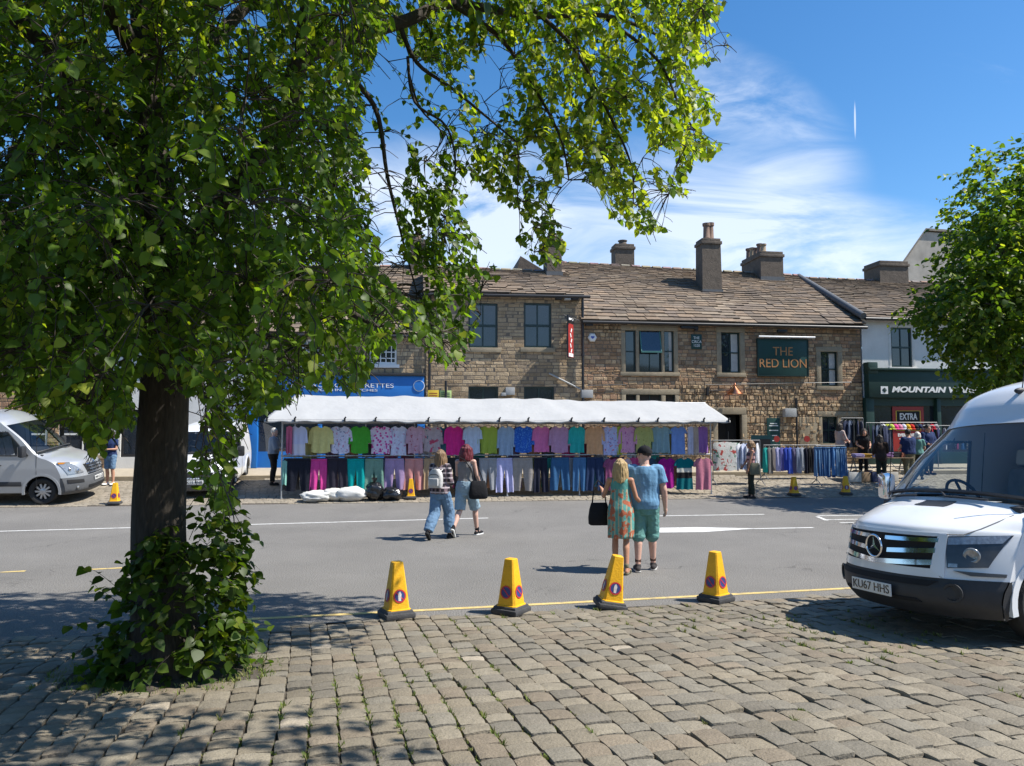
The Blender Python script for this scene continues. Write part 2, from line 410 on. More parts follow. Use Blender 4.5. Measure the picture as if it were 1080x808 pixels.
# far bed, pavement
b = MB(); b2 = MB(); b3 = MB()
for i in range(len(xs) - 1):
    a, c = xs[i], xs[i + 1]
    f = lambda q, s, z: Vector((q, FK0 + FKT * q + s / FKC, z))
    b.grid([[f(a, 0, -.015), f(c, 0, -.015)], [f(a, PAVE_S, .43 - .015), f(c, PAVE_S, .43 - .015)]])
    b2.grid([[f(a, PAVE_S + .15, .55), f(c, PAVE_S + .15, .55)], [f(a, PAVE_S + 2.3, .72), f(c, PAVE_S + 2.3, .72)], [f(a, 60, .72), f(c, 60, .72)]])
    b3.grid([[f(a, PAVE_S, .36), f(c, PAVE_S, .36)], [f(a, PAVE_S, .545), f(c, PAVE_S, .545)], [f(a, PAVE_S + .02, .553), f(c, PAVE_S + .02, .553)], [f(a, PAVE_S + .15, .553), f(c, PAVE_S + .15, .553)]])
tag(b.build('market_bed', M['bed']), kind='structure')
tag(b2.build('pavement', M['pave']), kind='structure')
tag(b3.build('kerb', M['dressed'], smooth=30), kind='structure')
# ---- setts: pillow-topped stones laid in courses across the slope
def hash2(i, j): return (math.sin(i * 127.1 + j * 311.7) * 43758.5453) % 1.0
SETT_COLS = [(.238, .205, .150), (.258, .224, .166), (.212, .186, .140), (.246, .209, .150), (.228, .205, .160), (.268, .234, .174), (.236, .194, .140), (.205, .182, .142)]
def add_sett(V, F, C, cen, ax, ay, w, l, tilt, res, col, drop, crown):
    n = res + 1
    base = len(V)
    us = np.linspace(-1, 1, n)
    us = np.array([-1, -.985, -.88, -.5, 0, .5, .88, .985, 1]) if res >= 5 else np.array([-1, -.98, -.6, .6, .98, 1])
    n = len(us)
    jit = [(random.uniform(-.08, .08), random.uniform(-.06, .06)) for _ in range(4)]
    sk = random.uniform(-.08, .08)
    o1, o2 = random.random() * 50, random.random() * 50
    for a in us:
        for c in us:
            w00, w10, w01, w11 = (1 - a) * (1 - c) / 4, (1 + a) * (1 - c) / 4, (1 - a) * (1 + c) / 4, (1 + a) * (1 + c) / 4
            ja = jit[0][0] * w00 + jit[1][0] * w10 + jit[2][0] * w01 + jit[3][0] * w11
            jc = jit[0][1] * w00 + jit[1][1] * w10 + jit[2][1] * w01 + jit[3][1] * w11
            x = (a * (1 - .05 * c * c) + ja) * w / 2; y = (c * (1 - .04 * a * a) + jc) * l / 2 + sk * x
            e = max(abs(a), abs(c))
            z = -crown * (a ** 4 + c ** 4) * .5 - crown * .35 * (a * a + c * c) + tilt[0] * x + tilt[1] * y
            if res >= 5:
                z += .0045 * mnoise.noise(Vector((x * 17 + o1, y * 17 + o2, 0))) * (1.5 - e * .5)
            if e > .99: z -= drop
            px = cen[0] + ax[0] * x + ay[0] * y; py = cen[1] + ax[1] * x + ay[1] * y
            V.append((px, py, cen[2] + z)); C.append(col)
    for i in range(n - 1):
        for j in range(n - 1):
            q = base + i * n + j
            F.append((q, q + n, q + n + 1, q + 1))
def setts(name, ax_ang, bounds, inside, ground, cw, ll, res, crown=.012, gap=.014, cols=SETT_COLS, wav=.05, rough=1.0):
    ax = Vector((math.cos(ax_ang), math.sin(ax_ang))); ay = Vector((-math.sin(ax_ang), math.cos(ax_ang)))
    V, F, C = [], [], []
    a = bounds[0]; joints = []
    while a < bounds[1]:
        w = random.uniform(*cw)
        c = bounds[2] + random.uniform(0, .2)
        ph = random.random() * 20
        while c < bounds[3]:
            l = random.uniform(*ll)
            q = ax * (a + w / 2) + ay * (c + l / 2)
            q = q + ax * (wav * mnoise.noise(Vector((q.x * .35, q.y * .35, 3)))) 
            if inside(q.x, q.y):
                k = random.choice(cols); g = random.uniform(.80, 1.0)
                patchy = 1 + .12 * mnoise.noise(Vector((q.x * .8, q.y * .8, 9)))
                col = tuple(x * g * patchy * q_ for x, q_ in zip(k, (.915, .905, .90)))
                if random.random() < .012: col = (.34, .29, .22)
                z = ground(q.x, q.y) + random.gauss(0, .005 * rough)
                rs = res(q.x, q.y) if callable(res) else res
                sl = (ground(q.x + ax.x * .1, q.y + ax.y * .1) - ground(q.x - ax.x * .1, q.y - ax.y * .1)) / .2
                sl2 = (ground(q.x + ay.x * .1, q.y + ay.y * .1) - ground(q.x - ay.x * .1, q.y - ay.y * .1)) / .2
                add_sett(V, F, C, (q.x, q.y, z), ax, ay, w - gap - random.uniform(0, .005), l - gap - random.uniform(0, .007),
                         (sl + random.gauss(0, .026 * rough), sl2 + random.gauss(0, .024 * rough)), rs, col, .04 if rough > .5 else .02, crown)
                joints.append((q.x - ax.x * w / 2, q.y - ax.y * w / 2, l, ay))
            c += l
        a += w
    me = bpy.data.meshes.new(name); me.from_pydata(V, [], F); me.materials.append(M['sett'])
    ca = me.color_attributes.new('Col', 'FLOAT_COLOR', 'POINT')
    arr = np.ones((len(V), 4), np.float32); arr[:, :3] = np.array(C, np.float32)
    ca.data.foreach_set('color', arr.ravel()); me.shade_smooth(); me.set_sharp_from_angle(angle=R(60))
    o = addobj(name, me); tag(o, kind='structure')
    return joints
TREE = (-2.72, 6.0)
def near_in(x, y):
    if near_t(x, y) < .10: return False
    if math.hypot((x - TREE[0]) / 1.0, (y - TREE[1]) / .62) < .78: return False
    if y > 3 and abs(x) < .76 * y + 1.6: return True
    return y > -1.0 and near_t(x, y) > 0 and abs(x) < 9
def near_res(x, y): return 6 if y < 8.2 else 4
JN = setts('near_setts', R(15.5), (-12, 15, -4, 14), near_in, gz, (.155, .195), (.14, .235), near_res, crown=.0065, gap=.003, wav=.10)
def far_in(x, y): return .16 < far_s(x, y) < PAVE_S - .06 and abs(x) < 20
setts('market_setts', FB + R(90), (16, 32, -26, 26), far_in, gz, (.13, .17), (.16, .24), 3, .004, .004,
      [(.33, .29, .225), (.315, .275, .212), (.345, .30, .235), (.30, .26, .20)], .05, .4)
def edge_in(x, y): return 0.0 < far_s(x, y) < .16 and abs(x) < 24
setts('edging_setts', FB, (-24, 26, FK0 - 3 + 3.02, FK0 + .12 + .04), lambda x, y: abs(x) < 24, lambda x, y: .004, (.22, .34), (.139, .141), 3, .004, .006,
      [(.46, .42, .35), (.42, .38, .31), (.5, .45, .37)], 0.0, .3)
# ---- grass and moss growing in the joints
V, F, C = [], [], []
def tuft(x, y, z, n, h, spread):
    for _ in range(n):
        a = random.uniform(0, 6.28); rr = random.uniform(0, spread)
        bx_, by_ = x + rr * math.cos(a), y + rr * math.sin(a)
        t = random.uniform(0, 6.28); hh = h * random.uniform(.5, 1.2); w = random.uniform(.003, .006)
        dx, dy = math.cos(t), math.sin(t); ln = hh * random.uniform(.2, .8)
        g = random.uniform(.75, 1.25); col = random.choice([(.15, .20, .03), (.12, .19, .03), (.20, .23, .05), (.24, .22, .08)])
        col = tuple(k * g for k in col)
        o = len(V)
        V.extend([(bx_ - dy * w, by_ + dx * w, z), (bx_ + dy * w, by_ - dx * w, z), (bx_ + dx * ln * .5 + dy * w * .7, by_ + dy * ln * .5 - dx * w * .7, z + hh * .7), (bx_ + dx * ln, by_ + dy * ln, z + hh)])
        F.extend([(o, o + 1, o + 2), (o, o + 2, o + 3)]); C.extend([col] * 4)
for (x, y, l, ay) in JN:
    if not (2.8 < y < 9.5): continue
    k = mnoise.noise(Vector((x * .55 + 4, y * .45, 1.5))) + .55 * math.exp(-((x + .9) / .9) ** 2) * math.exp(-((y - 5.6) / 1.6) ** 2) + .22 * math.exp(-((x - 1.4) / 1.6) ** 2)
    pr = max(0, min(.95, (k - .04) * 2.0))
    if random.random() > pr + .03: continue
    for _ in range(random.randint(2, 6)):
        c = random.uniform(-.5, .5) * l
        q = (x + ay.x * c + random.gauss(0, .006), y + ay.y * c + random.gauss(0, .006))
        tuft(q[0], q[1], gz(*q) - .02, random.randint(6, 12), .017 if random.random() < .8 else .045, .017)
for _ in range(260):   # sparse grass and litter round the tree base
    a = random.uniform(0, 6.28); r = random.uniform(.62, .92)
    x, y = TREE[0] + r * math.cos(a), TREE[1] + r * .66 * math.sin(a)
    tuft(x, y, gz(x, y) - .03, random.randint(3, 8), .05, .03)
me = bpy.data.meshes.new('grass_tufts'); me.from_pydata(V, [], F); me.materials.append(M['grass'])
ca = me.color_attributes.new('Col', 'FLOAT_COLOR', 'POINT'); arr = np.ones((len(V), 4), np.float32); arr[:, :3] = np.array(C, np.float32); ca.data.foreach_set('color', arr.ravel())
tag(addobj('grass_tufts', me), 'short green grass and moss growing in the joints of the setts', 'grass', kind='stuff')
# soil pad under the tree
b = MB(); n = 40
vs = [(TREE[0], TREE[1], gz(*TREE) + .03)] + [(TREE[0] + .86 * math.cos(6.2832 * k / n) * (1 + .05 * math.sin(5 * k)), TREE[1] + .56 * math.sin(6.2832 * k / n), gz(TREE[0] + .86 * math.cos(6.2832 * k / n), TREE[1] + .56 * math.sin(6.2832 * k / n)) - .028) for k in range(n)]
b.add(vs, [(0, 1 + k, 1 + (k + 1) % n) for k in range(n)])
tag(b.build('soil', M['bed']), kind='structure')
# unseen ridge added behind the viewer to darken reflections in windows and paintwork
b = MB(); P = []
for x in np.linspace(-160, 160, 40):
    h = 13 + 5 * mnoise.noise(Vector((x * .02, 0, 1))) + 2.5 * mnoise.noise(Vector((x * .11, 0, 5))); P.append([Vector((x, -48, -.1)), Vector((x, -52, h * .6)), Vector((x, -62, h)), Vector((x, -90, -.1))])
b.grid(P); tag(b.build('unseen_ridge', mat('unseen_ridge_green', (.035, .055, .028), .95, .4, .15), smooth=180), kind='structure')
# ---- painted markings, sheets 4 mm over the asphalt
def strip(name, m, pts, w, z=.004):
    b = MB()
    for (p, q) in pts:
        p, q = Vector(p), Vector(q); d = (q - p).to_2d().normalized(); nrm = Vector((-d.y, d.x)) * w / 2
        k = max(1, int((q - p).length / 1.0)); rows = []
        for i in range(k + 1):
            c = p.lerp(q, i / k)
            rows.append([Vector((c.x + nrm.x, c.y + nrm.y, z)), Vector((c.x - nrm.x, c.y - nrm.y, z))])
        b.grid(rows)
    o = b.build(name, m, fixn=False); tag(o, kind='structure'); return o
def road_pt(px, py):
    d = ray(px, py); t = -ZC / d.z; return Vector((d.x * t, d.y * t, 0))
strip('yellow_line', M['yellow_line'], [(Vector((x0, NK0 + .18 + NKT * x0, 0)), Vector((x1, NK0 + .18 + NKT * x1, 0))) for x0, x1 in ((-2.9, 30),)], .085)
ry = [(road_pt(-40, 605.5), road_pt(27, 602.5)), (road_pt(92, 601), road_pt(142, 598.5))]
strip('bay_marking', M['yellow_line'], ry, .09)
strip('centre_line', M['white_line'], [(road_pt(-200, 566), road_pt(515, 546.5)), (road_pt(672, 544.6), road_pt(806, 542.6)), (road_pt(795, 557.8), road_pt(858, 556.6))], .10)
b = MB(); ps = [road_pt(690, 559.6), road_pt(690, 562), road_pt(742, 561.4), road_pt(800, 557.6), road_pt(735, 556.2), road_pt(690, 557)]
ps = [Vector((p.x, p.y, .0045)) for p in ps]; b.add(ps, [tuple(range(len(ps)))])
tag(b.build('arrow_marking', M['white_line'], fixn=False), kind='structure')
strip('bay_outline', M['white_line'], [(road_pt(862, 544.2), road_pt(1050, 541.5)), (road_pt(862, 545), road_pt(872, 549)), (road_pt(872, 548.3), road_pt(1050, 545.8)), (road_pt(886, 551.5), road_pt(1050, 549))], .09)
# ================================================================== BUILDINGS
STONES_BROWN = [(.235, .168, .112), (.275, .205, .140), (.195, .138, .095), (.255, .175, .125), (.30, .235, .165), (.165, .122, .088), (.285, .225, .165), (.23, .155, .112), (.215, .175, .135)]
STONES_GREY = [(.215, .178, .132), (.245, .205, .152), (.185, .152, .112), (.265, .222, .165), (.225, .18, .128), (.20, .17, .135), (.285, .24, .18)]
STONES_RUBBLE = [(.28, .225, .155), (.235, .185, .13), (.31, .255, .185), (.20, .155, .11), (.26, .205, .145), (.18, .138, .10)]
STONES_PALE = [(.50, .45, .37), (.46, .41, .33), (.54, .49, .41)]
class Bld:
    def __init__(s, name, label, cat, u0, u1, zb, v0=0.0):
        s.uc = (u0 + u1) / 2; s.zb = zb; s.v0 = v0; s.u0 = u0; s.u1 = u1
        s.root = thing(name, fw(s.uc, v0, zb), FB, label, cat)
    def p(s, u, v, z): return Vector((u - s.uc, v - s.v0, z - s.zb))
    def part(s, mb, name, m, smooth=None, parent=None, fixn=True):
        mb.v = [tuple(s.p(*q)) for q in mb.v]
        return mb.build(name, m, parent or s.root, smooth, None, fixn)
def pxrect(x0, y0, x1, y1, v=0.0):
    ym, xm = (y0 + y1) / 2, (x0 + x1) / 2
    a = fz(x0, ym, v)[0]; b_ = fz(x1, ym, v)[0]; t = fz(xm, y0, v)[1]; bt = fz(xm, y1, v)[1]
    return (a, b_, bt, t)
def stone_wall(mb, u0, u1, z0, z1, ops, cols, rowh=(.09, .17), blk=(.15, .37), prot=(.004, .020), v=0.0, depth=.16, rubble=None, mort=(.52, .48, .40)):
    """coursed stone facing: every stone a bevelled block proud of the mortar, none across an opening; reveals behind each opening"""
    zs = [z0]
    while zs[-1] < z1 - .1: zs.append(zs[-1] + random.uniform(*rowh))
    zs[-1] = z1
    for (a, c, d, e) in ops:
        for z in (d, e):
            if z0 < z < z1:
                k = min(range(len(zs)), key=lambda i: abs(zs[i] - z))
                if abs(zs[k] - z) < .07 and 0 < k < len(zs) - 1 and not any(abs(zs[k] - zz) < 1e-4 for o in ops for zz in o[2:]): zs[k] = z
                else: zs.append(z)
    zs = sorted(set(round(z, 4) for z in zs))
    for i in range(len(zs) - 1):
        a, c = zs[i], zs[i + 1]; zm = (a + c) / 2
        if c - a < .004: continue
        segs = [(u0, u1)]
        for (p, q, d, e) in ops:
            if d < zm < e:
                ns = []
                for s0, s1 in segs:
                    if q <= s0 or p >= s1: ns.append((s0, s1)); continue
                    if p > s0: ns.append((s0, p))
                    if q < s1: ns.append((q, s1))
                segs = ns
        for s0, s1 in segs:
            mb.add([(s0, v, a), (s1, v, a), (s1, v, c), (s0, v, c)], [(0, 1, 2, 3)], 1)
            x = s0
            while x < s1 - 1e-4:
                rb = rubble(x, zm) if rubble else 0
                w = random.uniform(*blk) * (.6 if rb else 1); e = min(s1, x + w)
                if s1 - e < .12: e = s1
                cc = random.choice(STONES_RUBBLE if rb else cols); g = random.uniform(.88, 1.14)
                wv = 1 + .22 * mnoise.noise(Vector((x * .5, zm * .5, u0 + 2)))
                col = tuple(k * g * wv * q_ for k, q_ in zip(cc, (1.58, 1.42, 1.21)))
                pr = random.uniform(*prot) * (2.4 if rb else 1); gp = .006; bv = min(.016, (c - a) * .2)
                j = [random.uniform(-.008, .008) for _ in range(8)] if rb else [0] * 8
                tl = random.uniform(-.006, .006) * (2.5 if rb else 1)
                A = [(x + gp, v + .002, a + gp), (e - gp, v + .002, a + gp), (e - gp, v + .002, c - gp), (x + gp, v + .002, c - gp)]
                B = [(x + gp + bv + j[0], v - pr - tl, a + gp + bv + j[1] * .5), (e - gp - bv + j[2], v - pr + tl, a + gp + bv + j[3] * .5), (e - gp - bv + j[4], v - pr + tl, c - gp - bv + j[5] * .5), (x + gp + bv + j[6], v - pr - tl, c - gp - bv + j[7] * .5)]
                mb.add(A + B, [(4, 5, 6, 7), (0, 1, 5, 4), (1, 2, 6, 5), (2, 3, 7, 6), (3, 0, 4, 7)], 0, col)
                x = e
    for (p, q, d, e) in ops:
        mb.add([(p, v, d), (q, v, d), (q, v, e), (p, v, e), (p, v + depth, d), (q, v + depth, d), (q, v + depth, e), (p, v + depth, e)],
               [(0, 1, 5, 4), (1, 2, 6, 5), (2, 3, 7, 6), (3, 0, 4, 7)], 1)
def shell(mb, u0, u1, z0, z1, depth, m=1):
    mb.add([(u0, 0, z0), (u0, depth, z0), (u0, depth, z1), (u0, 0, z1), (u1, 0, z0), (u1, depth, z0), (u1, depth, z1), (u1, 0, z1)],
           [(0, 1, 2, 3), (4, 7, 6, 5), (1, 5, 6, 2)], m)
def gable(mb, u, v0, z0, v1, z1, v2, z2, m=1): mb.add([(u, v0, z0), (u, v1, z1), (u, v2, z2)], [(0, 1, 2)], m)
SL = [(.225, .18, .136), (.255, .20, .150), (.20, .165, .132), (.178, .148, .12), (.262, .22, .172), (.225, .18, .138), (.195, .162, .135), (.165, .14, .118)]
def slate_roof(mb, eL, eR, rR, rL, rows=18, wd=(.28, .66), cols=SL, back=True, tone=1.0, thick=.042):
    eL, eR, rR, rL = map(Vector, (eL, eR, rR, rL))
    n = (eR - eL).cross(rL - eL).normalized()
    if n.z < 0: n = -n
    rows = int(rows * 1.65); ts = [0.0]; h = 1.0
    for i in range(rows): ts.append(ts[-1] + h); h *= .965
    ts = [t / ts[-1] for t in ts]
    for i in range(rows):
        a, c = ts[i], ts[i + 1] + (.35 * (ts[i + 1] - ts[i]) if i < rows - 1 else 0)
        A0, A1 = eL.lerp(rL, a), eR.lerp(rR, a); C0, C1 = eL.lerp(rL, min(c, 1)), eR.lerp(rR, min(c, 1))
        L = (A1 - A0).length; x = -random.uniform(0, .3)
        while x < L:
            w = random.uniform(*wd) * (1.15 - .4 * a); s0, s1 = max(0, x + .006), min(L, x + w - .006)
            x += w
            if s1 - s0 < .05: continue
            f0, f1 = s0 / L, s1 / L
            th = thick * random.uniform(.7, 1.3); d = random.uniform(-.02, .02)
            sag = .05 * mnoise.noise(Vector((f0 * 6, a * 3, L)))
            p = [A0.lerp(A1, f0), A0.lerp(A1, f1), C0.lerp(C1, f1), C0.lerp(C1, f0)]
            dn = (A0 - C0).normalized() * d
            g = random.uniform(.88, 1.12) * tone * 1.0 * (1 + .18 * mnoise.noise(Vector((f0 * 9, a * 5, 4.4))))
            col = tuple(k * g * q_ for k, q_ in zip(random.choice(cols), (.86, .81, .755)))
            lo = [p[0] + dn + n * (.012 + sag), p[1] + dn + n * (.012 + sag), p[2] + n * (-.012 + sag), p[3] + n * (-.012 + sag)]
            hi = [lo[0] + n * th, lo[1] + n * (th + random.uniform(-.008, .008)), lo[2] + n * th * .6, lo[3] + n * th * .6]
            mb.add(lo + hi, [(4, 5, 6, 7), (0, 1, 5, 4), (1, 2, 6, 5), (3, 0, 4, 7)], 0, col)
    q = [eL - n * .03, eR - n * .03, rR - n * .03, rL - n * .03]
    mb.add(q, [(0, 1, 2, 3)], 1)
    if back:
        bl, br = rL + Vector((0, (rL - eL).y, eL.z - rL.z)), rR + Vector((0, (rR - eR).y, eR.z - rR.z))
        mb.add([rL, rR, br, bl], [(0, 1, 2, 3)], 1)
    # ridge tiles
    L = (rR - rL).length; k = max(1, int(L / .45))
    for i in range(k):
        a0, a1 = rL.lerp(rR, i / k + .004), rL.lerp(rR, (i + 1) / k - .004); up = Vector((0, 0, .07)); dn = n * .03
        f = Vector((0, -.14, -.05)); g = Vector((0, .14, -.05)); c = tuple(z * random.uniform(.8, 1.15) for z in (.27, .215, .17))
        mb.add([a0 + f + dn, a1 + f + dn, a1 + up, a0 + up, a0 + g, a1 + g], [(0, 1, 2, 3), (3, 2, 5, 4)], 0, c)
def window(B, r, m_frame, cols=2, rows=2, v=.10, fw_=.055, bar=.028, name='window', sill=None, glass=None, lintel=None, curtain=False, open_top=False, jamb=None):
    """pane mesh with frame, sill, lintel as sub-parts"""
    a, c, d, e = r
    g = MB(); g.bx(a + fw_ * .8, c - fw_ * .8, v + .012, v + .02, d + fw_ * .8, e - fw_ * .8)
    pane = B.part(g, name, glass or M['glass'])
    f = MB()
    f.bx(a, a + fw_, v - .035, v + .04, d, e); f.bx(c - fw_, c, v - .035, v + .04, d, e)
    f.bx(a + fw_, c - fw_, v - .035, v + .04, e - fw_, e); f.bx(a + fw_, c - fw_, v - .035, v + .04, d, d + fw_ * 1.25)
    for i in range(1, cols):
        x = a + (c - a) * i / cols; f.bx(x - bar / 2, x + bar / 2, v - .016, v + .011, d + fw_ * 1.25, e - fw_)
    for i in range(1, rows):
        z = d + (e - d) * i / rows; w = bar * (1.7 if rows == 2 else 1); f.bx(a + fw_, c - fw_, v - .022, v + .0085, z - w / 2, z + w / 2)
    B.part(f, 'frame', m_frame, parent=pane)
    if curtain:
        k = MB(); P = []
        for z in (d + .06, e - .06): P.append([Vector((x, v + .0095 + .001 * math.sin(i * 2.1), z)) for i, x in enumerate(np.linspace(c - (c - a) * .42, c - fw_ * 1.1, 9))])
        k.grid(P); B.part(k, 'curtain', M['curtain'], parent=pane, smooth=60)
    if sill:
        s_ = MB(); s_.bx(a - sill[0], c + sill[0], -sill[1], .10, d - sill[2], d + .004, bev=.01); B.part(s_, 'sill', sill[3], parent=pane, smooth=30)
    if lintel:
        s_ = MB(); s_.bx(a - lintel[0], c + lintel[0], -lintel[1], .06, e - .003, e + lintel[2], bev=.01); B.part(s_, 'lintel', lintel[3], parent=pane, smooth=30)
    if jamb:
        for x0, x1 in ((a - jamb[0], a + .003), (c - .003, c + jamb[0])):
            s_ = MB(); s_.bx(x0, x1, -jamb[1], .06, d + .001, e - .001, bev=.01); B.part(s_, 'jamb', jamb[2], parent=pane, smooth=30)
    return pane
def gutter(B, p, q, name='gutter'):
    g = MB(); g.tube([p, q], .06, 8); return B.part(g, name, M['blackpaint'], 60)
def downpipe(B, u, z0, z1, v=-.10, r=.05):
    g = MB(); g.tube([(u, v, z0), (u, v, z1)], r, 8)
    z = z0 + .6
    while z < z1: g.tube([(u, v, z), (u, v, z + .09)], r * 1.35, 8); z += 1.7
    return B.part(g, 'downpipe', M['blackpaint'], 60)
def chimney(B, u0, u1, v0, v1, z0, z1, m, pots, band=True, taper=0.0):
    g = MB(); mu, mv = (u0 + u1) / 2, (v0 + v1) / 2
    vs = []
    for z, k in ((z0, 0), (z1 - .25, taper)):
        vs += [(u0 + k, v0 + k, z), (u1 - k, v0 + k, z), (u1 - k, v1 - k, z), (u0 + k, v1 - k, z)]
    g.add(vs, [(0, 1, 5, 4), (1, 2, 6, 5), (2, 3, 7, 6), (3, 0, 4, 7), (4, 5, 6, 7)])
    e = .05
    g.bx(u0 + taper - e, u1 - taper + e, v0 + taper - e, v1 - taper + e, z1 - .25, z1 - .12, bev=.015); g.bx(u0 + taper, u1 - taper, v0 + taper, v1 - taper, z1 - .12, z1, bev=.015)
    g.bx(u0 - .03, u1 + .03, v0 - .05, v0 + .02, z0 - .02, z0 + .16, mat=1)
    c = B.part(g, 'chimney', [m, M['lead']], 30)
    for (pu, pv, h, r, pm) in pots:
        k = MB(); k.lathe([(r * 1.05, 0), (r * 1.1, .05), (r * .92, .08), (r * .82, h * .8), (r * 1.05, h * .84), (r * 1.08, h), (r * .8, h), (r * .75, h - .1), (.001, h - .1)], (pu, pv, z1), 14)
        B.part(k, 'chimney_pot', pm, 40, parent=c)
    return c
def zeave(px, py, v=-.2): return fz(px, py, v)
# ------------------------------------------------------------------ THE RED LION
uL, uR = fz(613, 410)[0], fz(909, 410)[0]
RL = Bld('public_house', 'brown stone pub with stone slate roof under the tall chimney and the Red Lion board', 'pub', uL, uR, .70)
zL, zR = fz(613, 338)[1] - .02, fz(907, 343.5)[1] - .02
ZE = (zL + zR) / 2
W1 = [pxrect(659.5, 348.5, 670.5, 392.5), pxrect(674, 348.5, 697.5, 392.5), pxrect(700.5, 348.5, 710.5, 392.5)]
WW = pxrect(760.5, 350.5, 780.5, 393.5); WX = pxrect(865.5, 371, 883.5, 407.5)
W0 = [pxrect(660, 416, 671, 446), pxrect(674.5, 416, 697.5, 446), pxrect(702, 416, 712, 446)]
DR = pxrect(757, 437, 782.5, 492); DR = (DR[0], DR[1], .70, DR[3])
WR = [pxrect(867, 439.5, 883.5, 468), pxrect(888, 439.5, 905.5, 468)]
ops = W1 + [WW, WX] + W0 + [DR] + WR
def rub(x, z):
    k = mnoise.noise(Vector((x * .42, z * .6, 7.7)))
    return (z < 3.7 and x > fz(705, 400)[0] and k > -.25) or (k > .42)
g = MB(); stone_wall(g, uL + .02, uR, .68, ZE, ops, STONES_BROWN, rubble=rub); shell(g, uL + .02, uR, .68, ZE - .1, 9)
RV = 4.4
rl0, rr0 = fz(592, 276.5, RV), fz(832, 290.5, RV)
gable(g, uR, 0, ZE - .1, RV, rr0[1] - .1, 2 * RV, ZE - .1); gable(g, uL + .02, 0, ZE - .1, RV, rl0[1] - .1, 2 * RV, ZE - .1)
RL.part(g, 'wall', [M['stone'], M['mortar']])
g = MB(); slate_roof(g, (uL - .05, -.28, fz(613, 337, -.28)[1]), (uR + .06, -.28, fz(909, 343, -.28)[1]), (uR + .06, RV, rr0[1]), (uL - .5, RV, rl0[1]), 19)
ROOF_RL = RL.part(g, 'roof', [M['slate'], M['mortar']])
gutter(RL, (uL, -.30, fz(613, 339.5, -.3)[1]), (uR + .1, -.30, fz(909, 345.5, -.3)[1]))
dressed = M['dressed']
def mullion_surround(B, rects, sillh=.14, side=.16, top=.2):
    a, c, d, e = rects[0][0], rects[-1][1], rects[0][2], rects[0][3]
    s_ = MB()
    s_.bx(a - side, a, -.035, .12, d + .001, e - .001, bev=.012); s_.bx(c, c + side, -.035, .12, d + .001, e - .001, bev=.012)
    for i in range(len(rects) - 1): s_.bx(rects[i][1] + .001, rects[i + 1][0] - .001, -.03, .13, d + .002, e - .002, bev=.012)
    s_.bx(a - side - .01, c + side + .01, -.04, .13, e, e + top, bev=.012); s_.bx(a - side - .05, c + side + .05, -.075, .13, d - sillh, d, bev=.012)
    B.part(s_, 'window_surround', M['dressed'], 30)
mullion_surround(RL, W1); mullion_surround(RL, W0)
for i, r in enumerate(W1): window(RL, r, M['darkgreen'], 2 if i == 1 else 1, 2, fw_=.04, bar=.025, curtain=(i == 2))
for i, r in enumerate(W0): window(RL, r, M['darkgreen'], 2 if i == 1 else 1, 1, fw_=.03, glass=M['interior'])
# the hopper light standing open in the upper middle window
r = W1[1]; zmid = (r[2] + r[3]) / 2 - .02
g = MB(); 
for (x0, x1) in ((r[0] + .03, r[0] + .07), (r[1] - .07, r[1] - .03)): g.add([(x0, .02, r[3] - .03), (x1, .02, r[3] - .03), (x1, -.17, zmid), (x0, -.17, zmid), (x0, .05, r[3] - .03), (x1, .05, r[3] - .03), (x1, -.14, zmid), (x0, -.14, zmid)], [(0, 1, 2, 3), (4, 7, 6, 5), (0, 3, 7, 4), (1, 5, 6, 2), (2, 6, 7, 3)])
g.bx(r[0] + .03, r[1] - .03, -.19, -.13, zmid - .05, zmid + .01)
g.add([(r[0] + .07, .03, r[3] - .03), (r[1] - .07, .03, r[3] - .03), (r[1] - .07, -.155, zmid), (r[0] + .07, -.155, zmid)], [(0, 1, 2, 3)], 1)
RL.part(g, 'casement', [mat('tealpaint', (.05, .16, .15), .5, .1, 6), M['glass']])
sk = (.16, .03, .16, dressed)
window(RL, WW, M['darkgreen'], 2, 2, fw_=.05, bar=.025, sill=(.2, .07, .15, dressed), lintel=(.2, .04, .2, dressed), jamb=(.18, .035, dressed), curtain=True)
window(RL, WX, M['darkgreen'], 2, 2, fw_=.05, bar=.025, sill=(.2, .07, .15, dressed), lintel=(.2, .04, .18, dressed), jamb=(.18, .035, dressed), curtain=True)
window(RL, WR[0], M['darkgreen'], 2, 2, fw_=.05, bar=.03, sill=(.16, .05, .14, dressed), lintel=(.2, .04, .2, dressed), jamb=(.13, .035, dressed))
window(RL, WR[1], M['darkgreen'], 2, 2, fw_=.05, bar=.03, sill=(.16, .052, .142, dressed), lintel=(.19, .042, .198, dressed))
# doorway
g = MB(); g.bx(DR[0] - .18, DR[1] + .18, -.05, .14, DR[3], DR[3] + .26, bev=.012); g.bx(DR[0] - .18, DR[0], -.045, .14, .7, DR[3] - .002, bev=.012); g.bx(DR[1], DR[1] + .2, -.045, .14, .7, DR[3] - .002, bev=.012)
RL.part(g, 'door_surround', M['dressed'], 30)
g = MB(); g.bx(DR[0], DR[1], .5, .54, .7, DR[3]); g.bx(DR[0], DR[1], .14, .5, DR[3] - .01, DR[3] + .01)
for i in range(2):
    w = (DR[1] - DR[0]) / 2
    for (za, zb_) in ((.85, 1.5), (1.6, 2.5)): g.bx(DR[0] + w * i + .08, DR[0] + w * (i + 1) - .08, .48, .5, za, zb_)
dr = RL.part(g, 'door', M['dark'])
g = MB(); g.tube([(DR[0] + .62, .46, 1.6), (DR[0] + .62, .46, 1.95)], .015, 6); RL.part(g, 'handle', M['steel'], 60, parent=dr)
